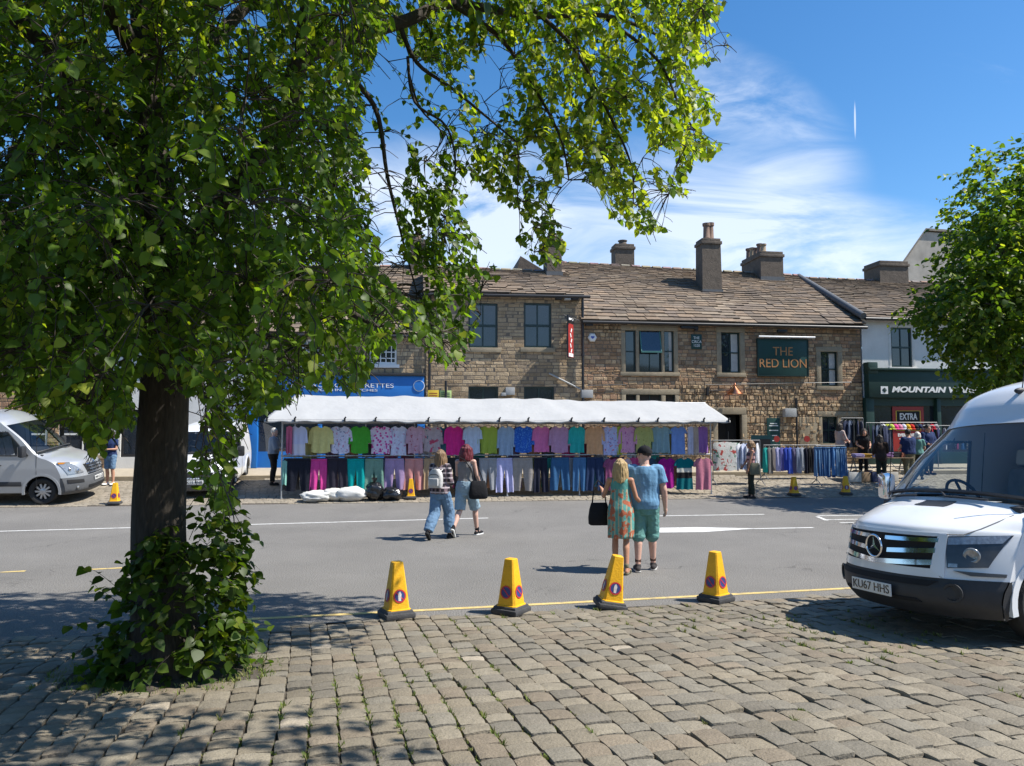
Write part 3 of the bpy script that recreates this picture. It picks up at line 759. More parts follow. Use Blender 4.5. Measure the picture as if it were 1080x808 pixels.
# stone band under the eaves, a blocked panel beside the ground floor window, cable run, brackets
g = MB(); bu = pxrect(843, 440, 862, 470); g.bx(bu[0], bu[1], -.03, .0, bu[2] - .5, bu[3], bev=.01); RL.part(g, 'blocked_opening', M['dressed'], 30)
g = MB(); a, c = fz(744, 413), fz(800, 413); 
g.tube([(a[0] - .02, -.06, a[1] + .25), (c[0] + 5.2, -.06, c[1] + .42)], .012, 5)
g.tube([(fz(618, 407)[0], -.06, fz(618, 407)[1]), (fz(660, 406)[0], -.06, fz(660, 406)[1])], .018, 5)
RL.part(g, 'cable', M['blackpaint'], 60)
for (x, y, w, h) in ((724, 346, 16, 3), (732.5, 347, 3, 5), (822, 350, 10, 3), (620, 343, 8, 3)):
    q = pxrect(x - w / 2, y - h / 2, x + w / 2, y + h / 2); g = MB(); g.bx(q[0], q[1], -.26, -.14, q[2], q[3], bev=.02); g.bx((q[0] + q[1]) / 2 - .03, (q[0] + q[1]) / 2 + .03, -.15, 0, q[2] + .02, q[2] + .06)
    RL.part(g, 'floodlight', M['blackpaint'], 30)
downpipe(RL, fz(839, 450)[0], .7, fz(839, 420)[1], r=.04)
# chimneys: tall stack on the front slope, stone stack behind the ridge, rendered stack with pots on the right gable
def px_box(x0, x1, y1, v): return fz(x0, y1, v)[0], fz(x1, y1, v)[0]
v = 2.2; a, c = px_box(740.5, 761, 270, v); zt = fz(750, 251, v)[1]; zb0 = fz(750, 307, v)[1]
pm = M['pot']
chimney(RL, a, c, v, v + .75, zb0 - .1, zt, M['sootstone'], [((a + c) / 2 - .1, v + .28, .68, .15, pm), ((a + c) / 2 + .13, v + .42, .74, .15, pm)], taper=.02)
v = 5.2; a, c = px_box(649, 669, 265, v); zt = fz(659, 257, v)[1]; zb0 = fz(659, 290, v)[1]
chimney(RL, a, c, v, v + .7, zb0, zt, M['sootstone'], [((a + c) / 2, v + .35, .22, .2, M['sootstone'])])
v = 3.6; a, c = px_box(800, 826, 275, v); zt = fz(813, 265, v)[1]; zb0 = fz(813, 291, v)[1]
a2 = fz(783, 275, v + 1.6)[0]
chimney(RL, a + .1, c, v, v + 1.9, zb0 - .2, zt, M['sootstone'], [(a + .38, v + .3 + .36 * i, .38 + .1 * (i % 2) + (.15 if i == 4 else 0), .13, M['pot_buff'] if i % 3 == 0 else pm) for i in range(5)])
# ------------------------------------------------------------------ grey stone neighbour on the left
gL, gR = fz(449, 380)[0], fz(615, 380)[0] - .02
GS = Bld('stone_house', 'grey sandstone house with two dark framed sash windows left of the pub', 'house', gL, gR, .70, -.06)
ZG = fz(560, 311.5, -.06)[1]
A1, A2 = pxrect(494, 320, 524.5, 367), pxrect(552.5, 320, 581, 367); A3, A4 = pxrect(494, 408, 525, 440), pxrect(552.5, 408, 584, 440)
g = MB(); stone_wall(g, gL, gR, .68, ZG, [A1, A2, A3, A4], STONES_GREY, rowh=(.11, .17), blk=(.2, .48), prot=(.002, .007), v=-.06); shell(g, gL, gR, .68, ZG - .1, 9)
GV = 3.3; zg = fz(530, 284.5, GV)[1]
gable(g, gR, 0, ZG - .1, GV, zg - .1, 2 * GV, ZG - .1); gable(g, gL, 0, ZG - .1, GV, zg - .1, 2 * GV, ZG - .1)
GS.part(g, 'wall', [M['stone'], M['mortar']])
g = MB(); slate_roof(g, (gL - .1, -.3, fz(455, 308, -.3)[1]), (gR + .05, -.3, fz(616, 311, -.3)[1]), (gR + .05, GV, fz(592, 287, GV)[1]), (gL - .1, GV, fz(470, 282, GV)[1]), 12, tone=1.15)
GS.part(g, 'roof', [M['slate'], M['mortar']])
gutter(GS, (gL - .1, -.34, fz(455, 310.5, -.34)[1]), (gR + .22, -.34, fz(617, 313, -.34)[1]))
for r in (A1, A2): window(GS, (r[0], r[1], r[2], r[3]), M['darkgreen'], 2, 2, v=.03, fw_=.06, bar=.05, sill=(.14, .13, .17, dressed))
for r in (A3, A4): window(GS, r, M['darkgreen'], 2, 1, v=.03, fw_=.05, bar=.05)
downpipe(GS, fz(613.5, 370)[0], .7, ZG, -.19)
downpipe(GS, fz(453, 380)[0], .7, ZG, -.16); downpipe(GS, fz(470, 415)[0], .7, fz(470, 402)[1], -.16, .045)
g = MB(); p, q = fz(579, 394, -.12), fz(613, 411, -.12); g.tube([(p[0], -.13, p[1]), (q[0], -.13, q[1])], .035, 7); GS.part(g, 'waste_pipe', M['greybox'], 60)
for (x0, y0, x1, y1) in ((532.5, 409, 542, 417), (528, 414.5, 533, 418)):
    q = pxrect(x0, y0, x1, y1); g = MB(); g.bx(q[0], q[1], -.26, -.06, q[2], q[3], bev=.015); GS.part(g, 'vent_box', M['greybox'], 30)
q = pxrect(612, 411.5, 624, 420); g = MB(); g.bx(q[0], q[1], -.24, 0, q[2], q[3], bev=.02); RL.part(g, 'vent_box', M['greybox'], 30)
q = pxrect(825, 431, 837, 440); g = MB(); g.bx(q[0], q[1], -.24, 0, q[2], q[3], bev=.02); RL.part(g, 'vent_box', M['greybox'], 30)
for (x, y) in ((597, 316), (588, 315.5), (605, 316)):
    q = pxrect(x - 3.5, y - 1.8, x + 3.5, y + 1.8); g = MB(); g.bx(q[0], q[1], -.34, -.12, q[2], q[3], bev=.03); GS.part(g, 'floodlight', M['greybox'] if x == 597 else M['blackpaint'], 30)
v = 2.6; a, c = px_box(577, 592.5, 270, v); zt = fz(585, 249, v)[1]; zb0 = fz(585, 288, v)[1]
chimney(GS, a, c, v, v + .9, zb0 - .1, zt, M['sootstone'], [((a + c) / 2, v + .4, .2, .17, M['pot'])])
g = MB(); v = 5.0; p0, p1, p2 = fz(541, 286, v), fz(549, 270, v), fz(577, 287, v)
g.prism([(p0[0], p0[1] - .6), (p1[0], p1[1]), (p2[0], p2[1]), (p2[0], p2[1] - .6)], 'y', v, v + 3, 0); GS.part(g, 'dormer', M['sootstone'])
g = MB(); v = 5.5; p0, p1 = fz(452, 290, v), fz(452, 203, v)
g.tube([(p0[0], v, p0[1] - .5), (p1[0], v, p1[1])], .045, 6)
g.tube([(p1[0] - .9, v, p1[1] - .5), (p1[0] + .5, v, p1[1] - .42)], .012, 5)
for k in range(7): g.tube([(p1[0] - .8 + .2 * k, v - .3, p1[1] - .49 + .012 * k), (p1[0] - .8 + .2 * k, v + .3, p1[1] - .49 + .012 * k)], .008, 4)
GS.part(g, 'aerial', M['steel'], 60)
g = MB(); v = 4.2; q = fz(441, 258, v); a = q[0]
chimney(GS, a - .32, a + .32, v, v + .7, zg - .6, fz(441, 252, v)[1], M['sootstone'], [(a, v + .3, .55, .15, M['pot']), (a - .2, v + .5, .3, .13, M['pot'])])
# ------------------------------------------------------------------ blue vape shop
vL, vR = fz(262, 400)[0], fz(449, 400)[0] - .01
VS = Bld('blue_shop', 'cream fronted shop with bright blue shopfront behind the white stall canopy', 'shop', vL, vR, .70, -.03)
ZV = fz(400, 352, -.03)[1]
B1, B2 = pxrect(390, 358, 418.5, 384.5), pxrect(318, 358, 346, 384.5)
zf0, zf1 = fz(390, 420)[1], fz(390, 397)[1]
g = MB(); stone_wall(g, vL, vR, zf1 + .12, ZV, [B1, B2], STONES_GREY, v=-.03, prot=(.002, .01)); shell(g, vL, vR, .68, ZV - .1, 9); g.bx(vL, vR, .02, .1, .68, zf1 + .12, 1)
g.bx(vL, vR, 1.0, 1.04, .68, zf1)
VV = 4.6; zv0, zv1 = fz(262, 280, VV)[1], fz(449, 281, VV)[1]
gable(g, vL, 0, ZV - .1, VV, zv0 - .1, 2 * VV, ZV - .1); gable(g, vR, 0, ZV - .1, VV, zv1 - .1, 2 * VV, ZV - .1)
VS.part(g, 'wall', [M['stone'], M['mortar']])
g = MB(); slate_roof(g, (vL - .02, -.28, fz(262, 350, -.28)[1]), (vR + .02, -.28, fz(449, 352, -.28)[1]), (vR + .02, VV, zv1), (vL - .02, VV, zv0), 17, tone=1.05); VS.part(g, 'roof', [M['slate'], M['mortar']])
gutter(VS, (vL, -.32, fz(262, 353, -.3)[1]), (vR, -.32, fz(449, 355, -.3)[1]))
for r in (B1, B2): window(VS, r, M['whitepaint'], 5, 4, v=.05, fw_=.07, bar=.035, sill=(.1, .08, .12, M['whitepaint']), lintel=(.12, .06, .18, dressed))
g = MB(); g.bx(vL + .02, vR - .05, -.30, -.03, zf0, zf1, bev=.01); g.bx(vL, vR - .02, -.38, -.03, zf1, zf1 + .10, mat=1, bev=.02)
FA = VS.part(g, 'fascia', [M['blueshop'], M['blackpaint']], 30)
def fascia_text(B, parent, body, px0, px1, py, hpx, m, v, name='lettering', **kw):
    u0, z = fz(px0, py, v); u1 = fz(px1, py, v)[0]; h = (fz(px0, py - hpx, v)[1] - z) / .70
    t = text(name, body, h, m, parent, ext=.006, **kw)
    w = max(p.co.x for p in t.data.vertices) - min(p.co.x for p in t.data.vertices)
    t.data.transform(Matrix.Diagonal(((u1 - u0) / w, 1, 1, 1)))
    t.location = B.p((u0 + u1) / 2, v, z); return t
fascia_text(VS, FA, 'ELECTRONIC CIGARETTES', 302, 415, 406.2, 4.6, M['whitetext'], -.308)
fascia_text(VS, FA, 'NICOTINE POUCHES', 330, 398, 411.3, 2.6, M['whitetext'], -.308)
g = MB(); q = fz(442, 407, -.31); g.lathe([(.20, 0), (.20, .015), (.001, .02)], (0, 0, 0), 28, 0); g.lathe([(.175, .018), (.175, .028), (.001, .03)], (0, 0, 0), 28, 1)
g.v = [(x + q[0], -.30 - z, y + q[1]) for x, y, z in g.v]; VS.part(g, 'roundel', [M['whitetext'], M['blueshop']], 40, parent=FA)
g = MB()
for (x0, x1) in ((263, 273), (336, 340), (440, 448)):
    a, c = fz(x0, 450)[0], fz(x1, 450)[0]; g.bx(a, c, -.25, .1, .7, zf0, bev=.01)
g.bx(vL + .3, vR - .1, -.12, .1, .7, 1.25); g.bx(vL + .3, vR - .1, -.14, .05, zf0 - .32, zf0 - .22)
SF = VS.part(g, 'shopfront', M['blueshop'], 30)
g = MB(); g.bx(vL + .35, vR - .12, -.02, .0, 1.25, zf0); VS.part(g, 'shop_window', M['glass'])
# ------------------------------------------------------------------ white house further left, and a stone house beyond it
wL, wR = fz(120, 400)[0], vL - .02
WH = Bld('white_house', 'white painted house behind the left tree, beside the blue shop', 'house', wL, wR, .70, -.05)
ZW = fz(200, 346)[1]
C1, C2, C3 = pxrect(223, 418, 237, 455), pxrect(150, 358, 176, 392), pxrect(214, 358, 240, 392)
C4 = pxrect(128, 432, 186, 482)
def plain_wall(mb, u0, u1, z0, z1, ops, v=0.0, depth=.14, m=0):
    us = sorted({u0, u1, *[o[0] for o in ops], *[o[1] for o in ops]}); zs = sorted({z0, z1, *[o[2] for o in ops], *[o[3] for o in ops]})
    for i in range(len(us) - 1):
        for j in range(len(zs) - 1):
            um, zm = (us[i] + us[i + 1]) / 2, (zs[j] + zs[j + 1]) / 2
            if any(o[0] < um < o[1] and o[2] < zm < o[3] for o in ops): continue
            mb.add([(us[i], v, zs[j]), (us[i + 1], v, zs[j]), (us[i + 1], v, zs[j + 1]), (us[i], v, zs[j + 1])], [(0, 1, 2, 3)], m)
    for (p, q, d, e) in ops:
        mb.add([(p, v, d), (q, v, d), (q, v, e), (p, v, e), (p, v + depth, d), (q, v + depth, d), (q, v + depth, e), (p, v + depth, e)], [(0, 1, 5, 4), (1, 2, 6, 5), (2, 3, 7, 6), (3, 0, 4, 7)], m)
g = MB(); plain_wall(g, wL, wR, .68, ZW, [C1, C2, C3, C4], -.05); shell(g, wL, wR, .68, ZW - .1, 9, 0)
WV = 4.6; zw = fz(200, 282, WV)[1]; gable(g, wL, 0, ZW - .1, WV, zw - .1, 2 * WV, ZW - .1, 0); gable(g, wR, 0, ZW - .1, WV, zw - .1, 2 * WV, ZW - .1, 0)
WH.part(g, 'wall', M['whitewall'])
g = MB(); slate_roof(g, (wL - .05, -.28, ZW + .05), (wR + .0, -.28, ZW + .05), (wR, WV, zw), (wL - .05, WV, zw), 16); WH.part(g, 'roof', [M['slate'], M['mortar']])
for r in (C1, C2, C3): window(WH, r, M['greybox'], 2, 2, v=.04, fw_=.07, bar=.04, sill=(.1, .1, .12, dressed))
window(WH, C4, M['blackpaint'], 3, 1, v=.04, fw_=.08)
gutter(WH, (wL, -.33, ZW), (wR, -.33, ZW))
hL, hR = fz(-260, 400)[0], wL - .05
FH = Bld('terrace_house', 'brown stone terraced house at the far left behind the silver van', 'house', hL, hR, .70)
ZH = fz(20, 330)[1]; Ds = [pxrect(x, 352, x + 26, 392) for x in (-180, -90, 4, 64)] + [pxrect(x, 436, x + 50, 480) for x in (-150, 0, 62)]
g = MB(); stone_wall(g, hL, hR, .68, ZH, Ds, STONES_BROWN); shell(g, hL, hR, .68, ZH - .1, 9)
zh = fz(20, 262, 4.5)[1]; gable(g, hL, 0, ZH - .1, 4.5, zh - .1, 9, ZH - .1); gable(g, hR, 0, ZH - .1, 4.5, zh - .1, 9, ZH - .1); FH.part(g, 'wall', [M['stone'], M['mortar']])
g = MB(); slate_roof(g, (hL, -.28, ZH + .05), (hR + .05, -.28, ZH + .05), (hR + .05, 4.5, zh), (hL, 4.5, zh), 16); FH.part(g, 'roof', [M['slate'], M['mortar']])
for r in Ds: window(FH, r, M['whitepaint'], 2, 2, v=.05, fw_=.07, bar=.035, sill=(.1, .07, .12, dressed))
# ------------------------------------------------------------------ white outdoor shop on the right
mL, mR = uR + .04, fz(1190, 400)[0]
MW = Bld('outdoor_shop', 'white painted shop with a dark green shopfront behind the right tree', 'shop', mL, mR, .70, -.02)
ZM = fz(940, 337)[1]
E1, E2, E3 = pxrect(939.5, 345.5, 961.5, 387.5), pxrect(1003, 346, 1026, 388), pxrect(1070, 346, 1094, 388)
zf0, zf1 = fz(970, 420)[1], fz(970, 392)[1]
g = MB(); plain_wall(g, mL, mR, zf1, ZM, [E1, E2, E3], -.02); shell(g, mL, mR, .68, ZM - .1, 9, 0)
g.bx(mL, mL + .35, -.02, .1, .68, zf1)
MV = 4.4; zm0, zm1 = fz(840, 293, MV)[1], fz(990, 301, MV)[1]
zm1 = zm0 - .1
gable(g, mL, 0, ZM - .1, MV, zm0 - .1, 2 * MV, ZM - .1, 0); gable(g, mR, 0, ZM - .1, MV, zm1 - .1, 2 * MV, ZM - .1, 0); g.bx(mL, mR, 2.6, 2.7, .68, zf1, 2)
MW.part(g, 'wall', [M['whitewall'], M['mortar'], M['dark']])
g = MB(); slate_roof(g, (mL + .1, -.26, fz(912, 334.5, -.26)[1]), (mR, -.26, fz(912, 334.5, -.26)[1] - .05), (mR, MV, zm1), (mL - .1, MV, zm0), 16, tone=.72); MW.part(g, 'roof', [M['slate'], M['mortar']])
g = MB(); g.tube([(mL - .05, -.25, fz(909, 336, -.25)[1] + .1), (mL - .12, MV, zm0 + .06)], .14, 8); MW.part(g, 'lead_flashing', M['lead'], 60)
gutter(MW, (mL, -.30, fz(912, 336, -.3)[1]), (mR, -.30, fz(912, 336, -.3)[1] - .04))
for r in (E1, E2, E3): window(MW, r, M['darkgreen'], 2, 2, v=.05, fw_=.06, bar=.04, sill=(.14, .1, .16, M['offwhite']), lintel=(.12, .03, .13, M['offwhite']), jamb=(.12, .028, M['offwhite']))
g = MB(); g.bx(mL + .04, mR - .3, -.34, -.02, zf0, zf1, bev=.012); g.bx(mL + .02, mR - .28, -.44, -.02, zf1, zf1 + .09, bev=.02)
g.bx(mL + .02, mL + .42, -.36, -.02, zf1 - .12, zf1 + .32, bev=.03)
FA = MW.part(g, 'fascia', M['fasciagreen'], 30)
fascia_text(MW, FA, 'MOUNTAIN WAREHOUSE', 939.5, 1062, 411, 5.6, M['whitetext'], -.348, shear=.22, bold=.012)
g = MB(); q = pxrect(929, 407.5, 936.5, 415.5, -.35); um, zm = (q[0] + q[1]) / 2, (q[2] + q[3]) / 2; hw = (q[1] - q[0]) / 2
g.bx(q[0], q[1], -.356, -.34, q[2], q[3], 0)
g.bx(um - hw * .62, um + hw * .62, -.360, -.357, zm - .025, zm + .025, 1); g.bx(um - .025, um + .025, -.364, -.361, zm - hw * .62, zm + hw * .62, 1)
for k in (1, -1): g.tube([(um - hw * .4, -.359, zm - k * hw * .4), (um + hw * .4, -.359, zm + k * hw * .4)], .014, 5, 1)
MW.part(g, 'emblem', [M['whitetext'], M['fasciagreen']], parent=FA)
g = MB()
for (x0, x1) in ((910.5, 919), (985, 989), (1090, 1096)):
    a, c = fz(x0, 450)[0], fz(x1, 450)[0]; g.bx(a, c, -.22, .1, .7, zf0, bev=.01)
g.bx(mL + .3, mR - .3, -.16, .06, .7, 1.15); g.bx(mL + .3, mR - .3, -.1, .04, zf0 - .3, zf0)
MW.part(g, 'shopfront', M['fasciagreen'], 30)
g = MB(); g.bx(mL + .35, mR - .35, .0, .012, 1.15, zf0 - .3); MW.part(g, 'shop_window', M['glass'])
v = 4.0; a, c = px_box(928, 958, 286, v); zt = fz(940, 275, v)[1]; zb0 = fz(940, 300, v)[1]
chimney(MW, a, c, v, v + 1.2, zb0 - .2, zt, M['sootstone'], [])
# grey rendered gable behind
v = 11; p0, p1, p2 = fz(938, 300, v), fz(975, 244.5, v), fz(1070, 300, v)
GB = Bld('rendered_gable_house', 'tall grey rendered gable house rising behind the white shop roof', 'house', p0[0], p2[0], .72, v)
hgt = p1[1]; DU, DV = 4.4, 6.0
ol = [(p0[0] - .2, .72), (p2[0] + 3, .72), (p2[0] + 3, p0[1] - .6), (p1[0] + 3.2, hgt - .1), (p1[0], hgt), (p0[0] - .2, p0[1] - .2)]
g = MB(); k = len(ol); g.add([(u, v, z) for u, z in ol] + [(u + DU, v + DV, z) for u, z in ol], [tuple(range(k)), tuple(range(2 * k - 1, k - 1, -1))] + [(i, (i + 1) % k, k + (i + 1) % k, k + i) for i in range(k)]); GB.part(g, 'wall', M['render'])
g = MB(); q = [(p0[0] - .35, p0[1] - .28), (p1[0], hgt + .06), (p1[0] + 3.5, hgt - .02)]
for i in range(2):
    (u0, z0), (u1, z1) = q[i], q[i + 1]
    g.add([(u0, v - .12, z0), (u1, v - .12, z1), (u1 + DU, v + DV, z1), (u0 + DU, v + DV, z0), (u0, v - .12, z0 + .12), (u1, v - .12, z1 + .12), (u1 + DU, v + DV, z1 + .12), (u0 + DU, v + DV, z0 + .12)], [(0, 1, 5, 4), (4, 5, 6, 7), (0, 3, 7, 4), (1, 2, 6, 5), (0, 1, 2, 3)])
GB.part(g, 'roof', mat('greyroof', (.24, .215, .18), .85, .2, 5, .4, 30))
# ------------------------------------------------------------------ signs on the fronts (things of their own)
def wall_sign(name, label, px, rootv, parts_fn, cat='sign'):
    a, c, d, e = pxrect(*px); t = thing(name, fw((a + c) / 2, rootv, d), FB, label, cat); parts_fn(t, c - a, e - d); return t
def red_lion(t, w, h):
    g = MB(); g.bx(-w / 2, w / 2, -.06, 0, 0, h, bev=.01); g.build('board', M['signgreen'], t, 30)
    g = MB(); e = .025
    for (x0, x1, z0, z1) in ((-w / 2, w / 2, -e, .012), (-w / 2, w / 2, h - .012, h + e), (-w / 2 - e, -w / 2 + .012, -e, h + e), (w / 2 - .012, w / 2 + e, -e, h + e)): g.bx(x0, x1, -.075, .0, z0, z1)
    g.build('frame', M['darkgreen'], t)
    text('lettering', 'THE', h * .34, M['goldtext'], t, (0, -.064, h * .66), sx=.95); text('lettering', 'RED LION', h * .34, M['goldtext'], t, (0, -.064, h * .33), sx=.93)
    g = MB(); g.tube([(-w / 2 - .02, -.22, h + .08), (w / 2 + .22, -.22, h + .08)], .035, 8)
    for x in (-w * .35, w * .35): g.tube([(x, -.2, h + .08), (x, 0, h + .1)], .012, 6)
    g.build('light_bar', mat('lightbar', (.8, .8, .8), .4), t, 60)
wall_sign('pub_sign', 'large dark green board lettered THE RED LION in copper, lamp bar above', (798, 358.5, 850.5, 396.5), -.05, red_lion)
def plaque(t, w, h):
    g = MB(); g.bx(-w / 2, w / 2, -.03, 0, 0, h, bev=.008); g.build('board', M['signgreen'], t, 30)
    for i, s in enumerate(('THE', 'CIRCA', '1520')): text('lettering', s, h * .26, M['whitetext'], t, (0, -.033, h * (.76 - .26 * i)), sx=.9, ext=.002)
wall_sign('plaque', 'small square dark green plaque with three white words, upper wall of the pub', (728.5, 353, 739.5, 368.5), -.03, plaque)
def menu(t, w, h):
    g = MB(); g.bx(-w / 2, w / 2, -.04, 0, 0, h, bev=.008); g.build('board', M['signgreen'], t, 30)
    g = MB()
    for z, k in ((.86, .55), (.81, .7), (.70, .7), (.58, .5), (.46, .62), (.36, .6), (.30, .6), (.2, .5)): g.bx(-w * k / 2, w * k / 2, -.045, -.041, h * z, h * (z + .022))
    g.build('lettering', M['whitetext'], t)
wall_sign('menu_board', 'tall dark green menu board fixed to the wall right of the pub door', (808.5, 441, 822, 486), -.03, menu)
def alarm(t, w, h):
    g = MB(); g.lathe([(w / 2, 0), (w / 2, .05), (w * .4, .09), (.001, .1)], (0, 0, 0), 6); g.v = [(x, -z, y + h / 2) for x, y, z in g.v]; g.build('cover', M['whitetext'], t, 30)
    g = MB(); g.prism([(-w * .2, h * .62), (w * .2, h * .62), (w * .2, h * .5), (0, h * .32), (-w * .2, h * .5)], 'y', -.108, -.098); g.build('badge', mat('alarmblue', (.05, .09, .4), .5), t)
wall_sign('alarm_box', 'white hexagonal burglar alarm box with a blue badge, high on the pub wall', (619.5, 351.5, 629, 361), -.03, alarm, 'alarm')
def lime(t, w, h):
    g = MB(); g.bx(-w / 2, w / 2, -.03, 0, 0, h, bev=.006); g.build('board', M['limesign'], t, 30)
    g = MB(); [g.bx(-w * .36, w * .36, -.034, -.031, h * z, h * (z + .06)) for z in (.75, .6, .45, .3, .15)]; g.build('lettering', M['signgreen'], t)
wall_sign('notice', 'pale lime green notice on the stone wall above the stall canopy', (463.5, 412, 476, 424), -.07, lime)
def yel(t, w, h):
    g = MB(); g.bx(-w / 2, w / 2, -.03, 0, 0, h, bev=.006); g.build('board', M['yellowsign'], t, 30)
    g = MB(); [g.bx(-w * .36, w * .36, -.034, -.031, h * z, h * (z + .06)) for z in (.7, .5, .3)]; g.build('lettering', M['redsign'], t)
wall_sign('notice', 'orange yellow notice beside the lime green one above the stall canopy', (451, 412, 462.5, 424), -.26, yel)
# vertical hanging sign on a bracket
q = pxrect(597.5, 332, 606.5, 377, -.5); t = thing('hanging_sign', fw((q[0] + q[1]) / 2, -.06, q[2]), FB, 'narrow vertical red and black sign on a bracket between house and pub', 'sign')
h = q[3] - q[2]; RZ = Matrix.Rotation(R(55), 4, 'Z')
g = MB(); M4 = RZ; c = Vector((0, -.36, 0))
g.box(c + Vector((0, 0, h * .40)), (.46, .05, h * .78), M=M4, mat=0); g.box(c + Vector((0, 0, h * .40)), (.50, .04, h * .82), M=M4, mat=1); g.box(c + Vector((0, 0, h * .91)), (.5, .06, h * .16), M=M4, mat=1)
g.box(c + Vector((0, 0, h * .90)), (.4, .07, h * .05), M=M4, mat=2); g.box(c + Vector((0, 0, h * .06)), (.4, .056, h * .08), M=M4, mat=2)
g.build('panel', [M['redsign'], M['blackpaint'], M['whitetext']], t)
g = MB()
for i in range(5):
    zz = h * (.16 + .12 * i); g.box(c + M4 @ Vector((.03 * (-1) ** i, -.030, zz)), (.07, .006, .15), M=M4 @ Matrix.Rotation(R(28 * (-1) ** i), 4, 'Y'))
g.build('lettering', M['whitetext'], t)
g = MB(); g.tube([(-.02, 0, h * .86), (0, -.7, h * .86)], .02, 6); g.tube([(.0, 0, h * .2), (0, -.3, h * .2)], .016, 6); g.tube([(-.25, -.4, h * 1.0), (.8, -.05, h * .82)], .012, 5); g.build('bracket', M['blackpaint'], t, 60)
# copper lantern over the pub door
q = fz(775, 417, -.45); t = thing('copper_lantern', fw(q[0], -.02, q[1]), FB, 'copper shaded lantern on a bracket over the pub door', 'lamp')
g = MB(); g.lathe([(.02, .46), (.05, .40), (.03, .34), (.10, .26), (.14, .22), (.28, .08), (.31, .05), (.28, .06), (.1, .2)], (0, -.45, 0), 18); g.build('lamp_shade', M['copper'], t, 40)
g = MB(); g.lathe([(.001, .0), (.09, .02), (.1, .09), (.08, .16)], (0, -.45, 0), 14); g.build('bulb_glass', mat('lampglass', (.75, .6, .5), .2), t, 60)
g = MB(); g.tube([(0, 0, .25), (0, -.45, .4)], .015, 6); g.tube([(-.9, -.03, .18), (.35, -.03, .22)], .014, 6); g.bx(-.94, -.86, -.1, 0, .0, .3); g.build('bracket', M['blackpaint'], t, 60)
# ================================================================== TREES
def leafmat(name, c0, tr=.48, rough=.45):
    m = bpy.data.materials.new(name); m.use_nodes = True
    n, l = m.node_tree.nodes, m.node_tree.links; b = n['Principled BSDF']
    a = n.new('ShaderNodeAttribute'); a.attribute_name = 'Col'
    mu = n.new('ShaderNodeVectorMath'); mu.operation = 'MULTIPLY'; l.new(a.outputs['Color'], mu.inputs[0]); mu.inputs[1].default_value = c0
    l.new(mu.outputs[0], b.inputs['Base Color']); b.inputs['Roughness'].default_value = rough; b.inputs['Specular IOR Level'].default_value = .3
    m2 = n.new('ShaderNodeVectorMath'); m2.operation = 'MULTIPLY'; l.new(mu.outputs[0], m2.inputs[0]); m2.inputs[1].default_value = (2.35, 2.4, .6)
    tb = n.new('ShaderNodeBsdfTranslucent'); l.new(m2.outputs[0], tb.inputs['Color'])
    ms = n.new('ShaderNodeMixShader'); ms.inputs[0].default_value = tr; l.new(b.outputs[0], ms.inputs[1]); l.new(tb.outputs[0], ms.inputs[2])
    l.new(ms.outputs[0], n['Material Output'].inputs['Surface']); return m
M['leaf'] = leafmat('leaf', (1, 1, 1)); M['bark'] = mat('bark', (.045, .036, .027), .95, .35, 5, 1.0, 26, stretch=(1, 1, .22), fine=.3)
M['twig'] = mat('twig', (.05, .038, .028), .9, .2, 8)
# a heart shaped lime leaf: midrib along +x, folded a little, tip drooping
LEAF = np.array([(0, 0, 0), (.02, .30, .05), (.30, .46, .07), (.62, .33, .03), (1, 0, -.12), (.62, -.33, .03), (.30, -.46, .07), (.02, -.30, .05), (.45, 0, 0), (.22, 0, 0)], np.float32)
LF = [(0, 9, 1), (1, 9, 2), (2, 9, 8), (2, 8, 3), (3, 8, 4), (0, 7, 9), (7, 6, 9), (6, 8, 9), (6, 5, 8), (5, 4, 8)]
def leaves_mesh(name, P, D, N, S, C, m, parent=None, shape=None):
    """P base points, D midrib directions, N rough normals, S sizes, C colours"""
    P, D, N = (np.asarray(a, np.float64) for a in (P, D, N)); S = np.asarray(S); C = np.asarray(C, np.float32)
    D /= np.linalg.norm(D, axis=1, keepdims=True) + 1e-9
    T = np.cross(N, D); T /= np.linalg.norm(T, axis=1, keepdims=True) + 1e-9
    N = np.cross(D, T)
    L = LEAF; k = len(L); n = len(P)
    curl = rng.uniform(.3, 1.9, (n, 1))
    V = P[:, None] + S[:, None, None] * (L[None, :, 0, None] * D[:, None] + L[None, :, 1, None] * T[:, None] * rng.uniform(.85, 1.1, (n, 1, 1)) + (L[None, :, 2] * curl)[:, :, None] * N[:, None])
    F = np.array(LF)[None] + (np.arange(n) * k)[:, None, None]
    me = bpy.data.meshes.new(name); nf = n * len(LF)
    me.vertices.add(n * k); me.vertices.foreach_set('co', V.reshape(-1).astype(np.float32))
    me.loops.add(nf * 3); me.loops.foreach_set('vertex_index', F.reshape(-1).astype(np.int32))
    me.polygons.add(nf); me.polygons.foreach_set('loop_start', np.arange(0, nf * 3, 3, dtype=np.int32)); me.polygons.foreach_set('loop_total', np.full(nf, 3, np.int32))
    me.update(calc_edges=True); me.validate()
    ca = me.color_attributes.new('Col', 'FLOAT_COLOR', 'POINT'); arr = np.ones((n, k, 4), np.float32); arr[:, :, :3] = C[:, None]
    ca.data.foreach_set('color', arr.reshape(-1)); me.materials.append(m); me.shade_smooth()
    return addobj(name, me, parent)
GREENS = np.array([(.052, .092, .012), (.066, .112, .014), (.043, .080, .011), (.082, .130, .016), (.056, .096, .015)])
YOUNG_SUNLIT = np.array([(.17, .205, .022), (.21, .235, .035), (.14, .185, .020)])  # yellow-green of shoot tips, and sunlight put into leaf colour on the right bough
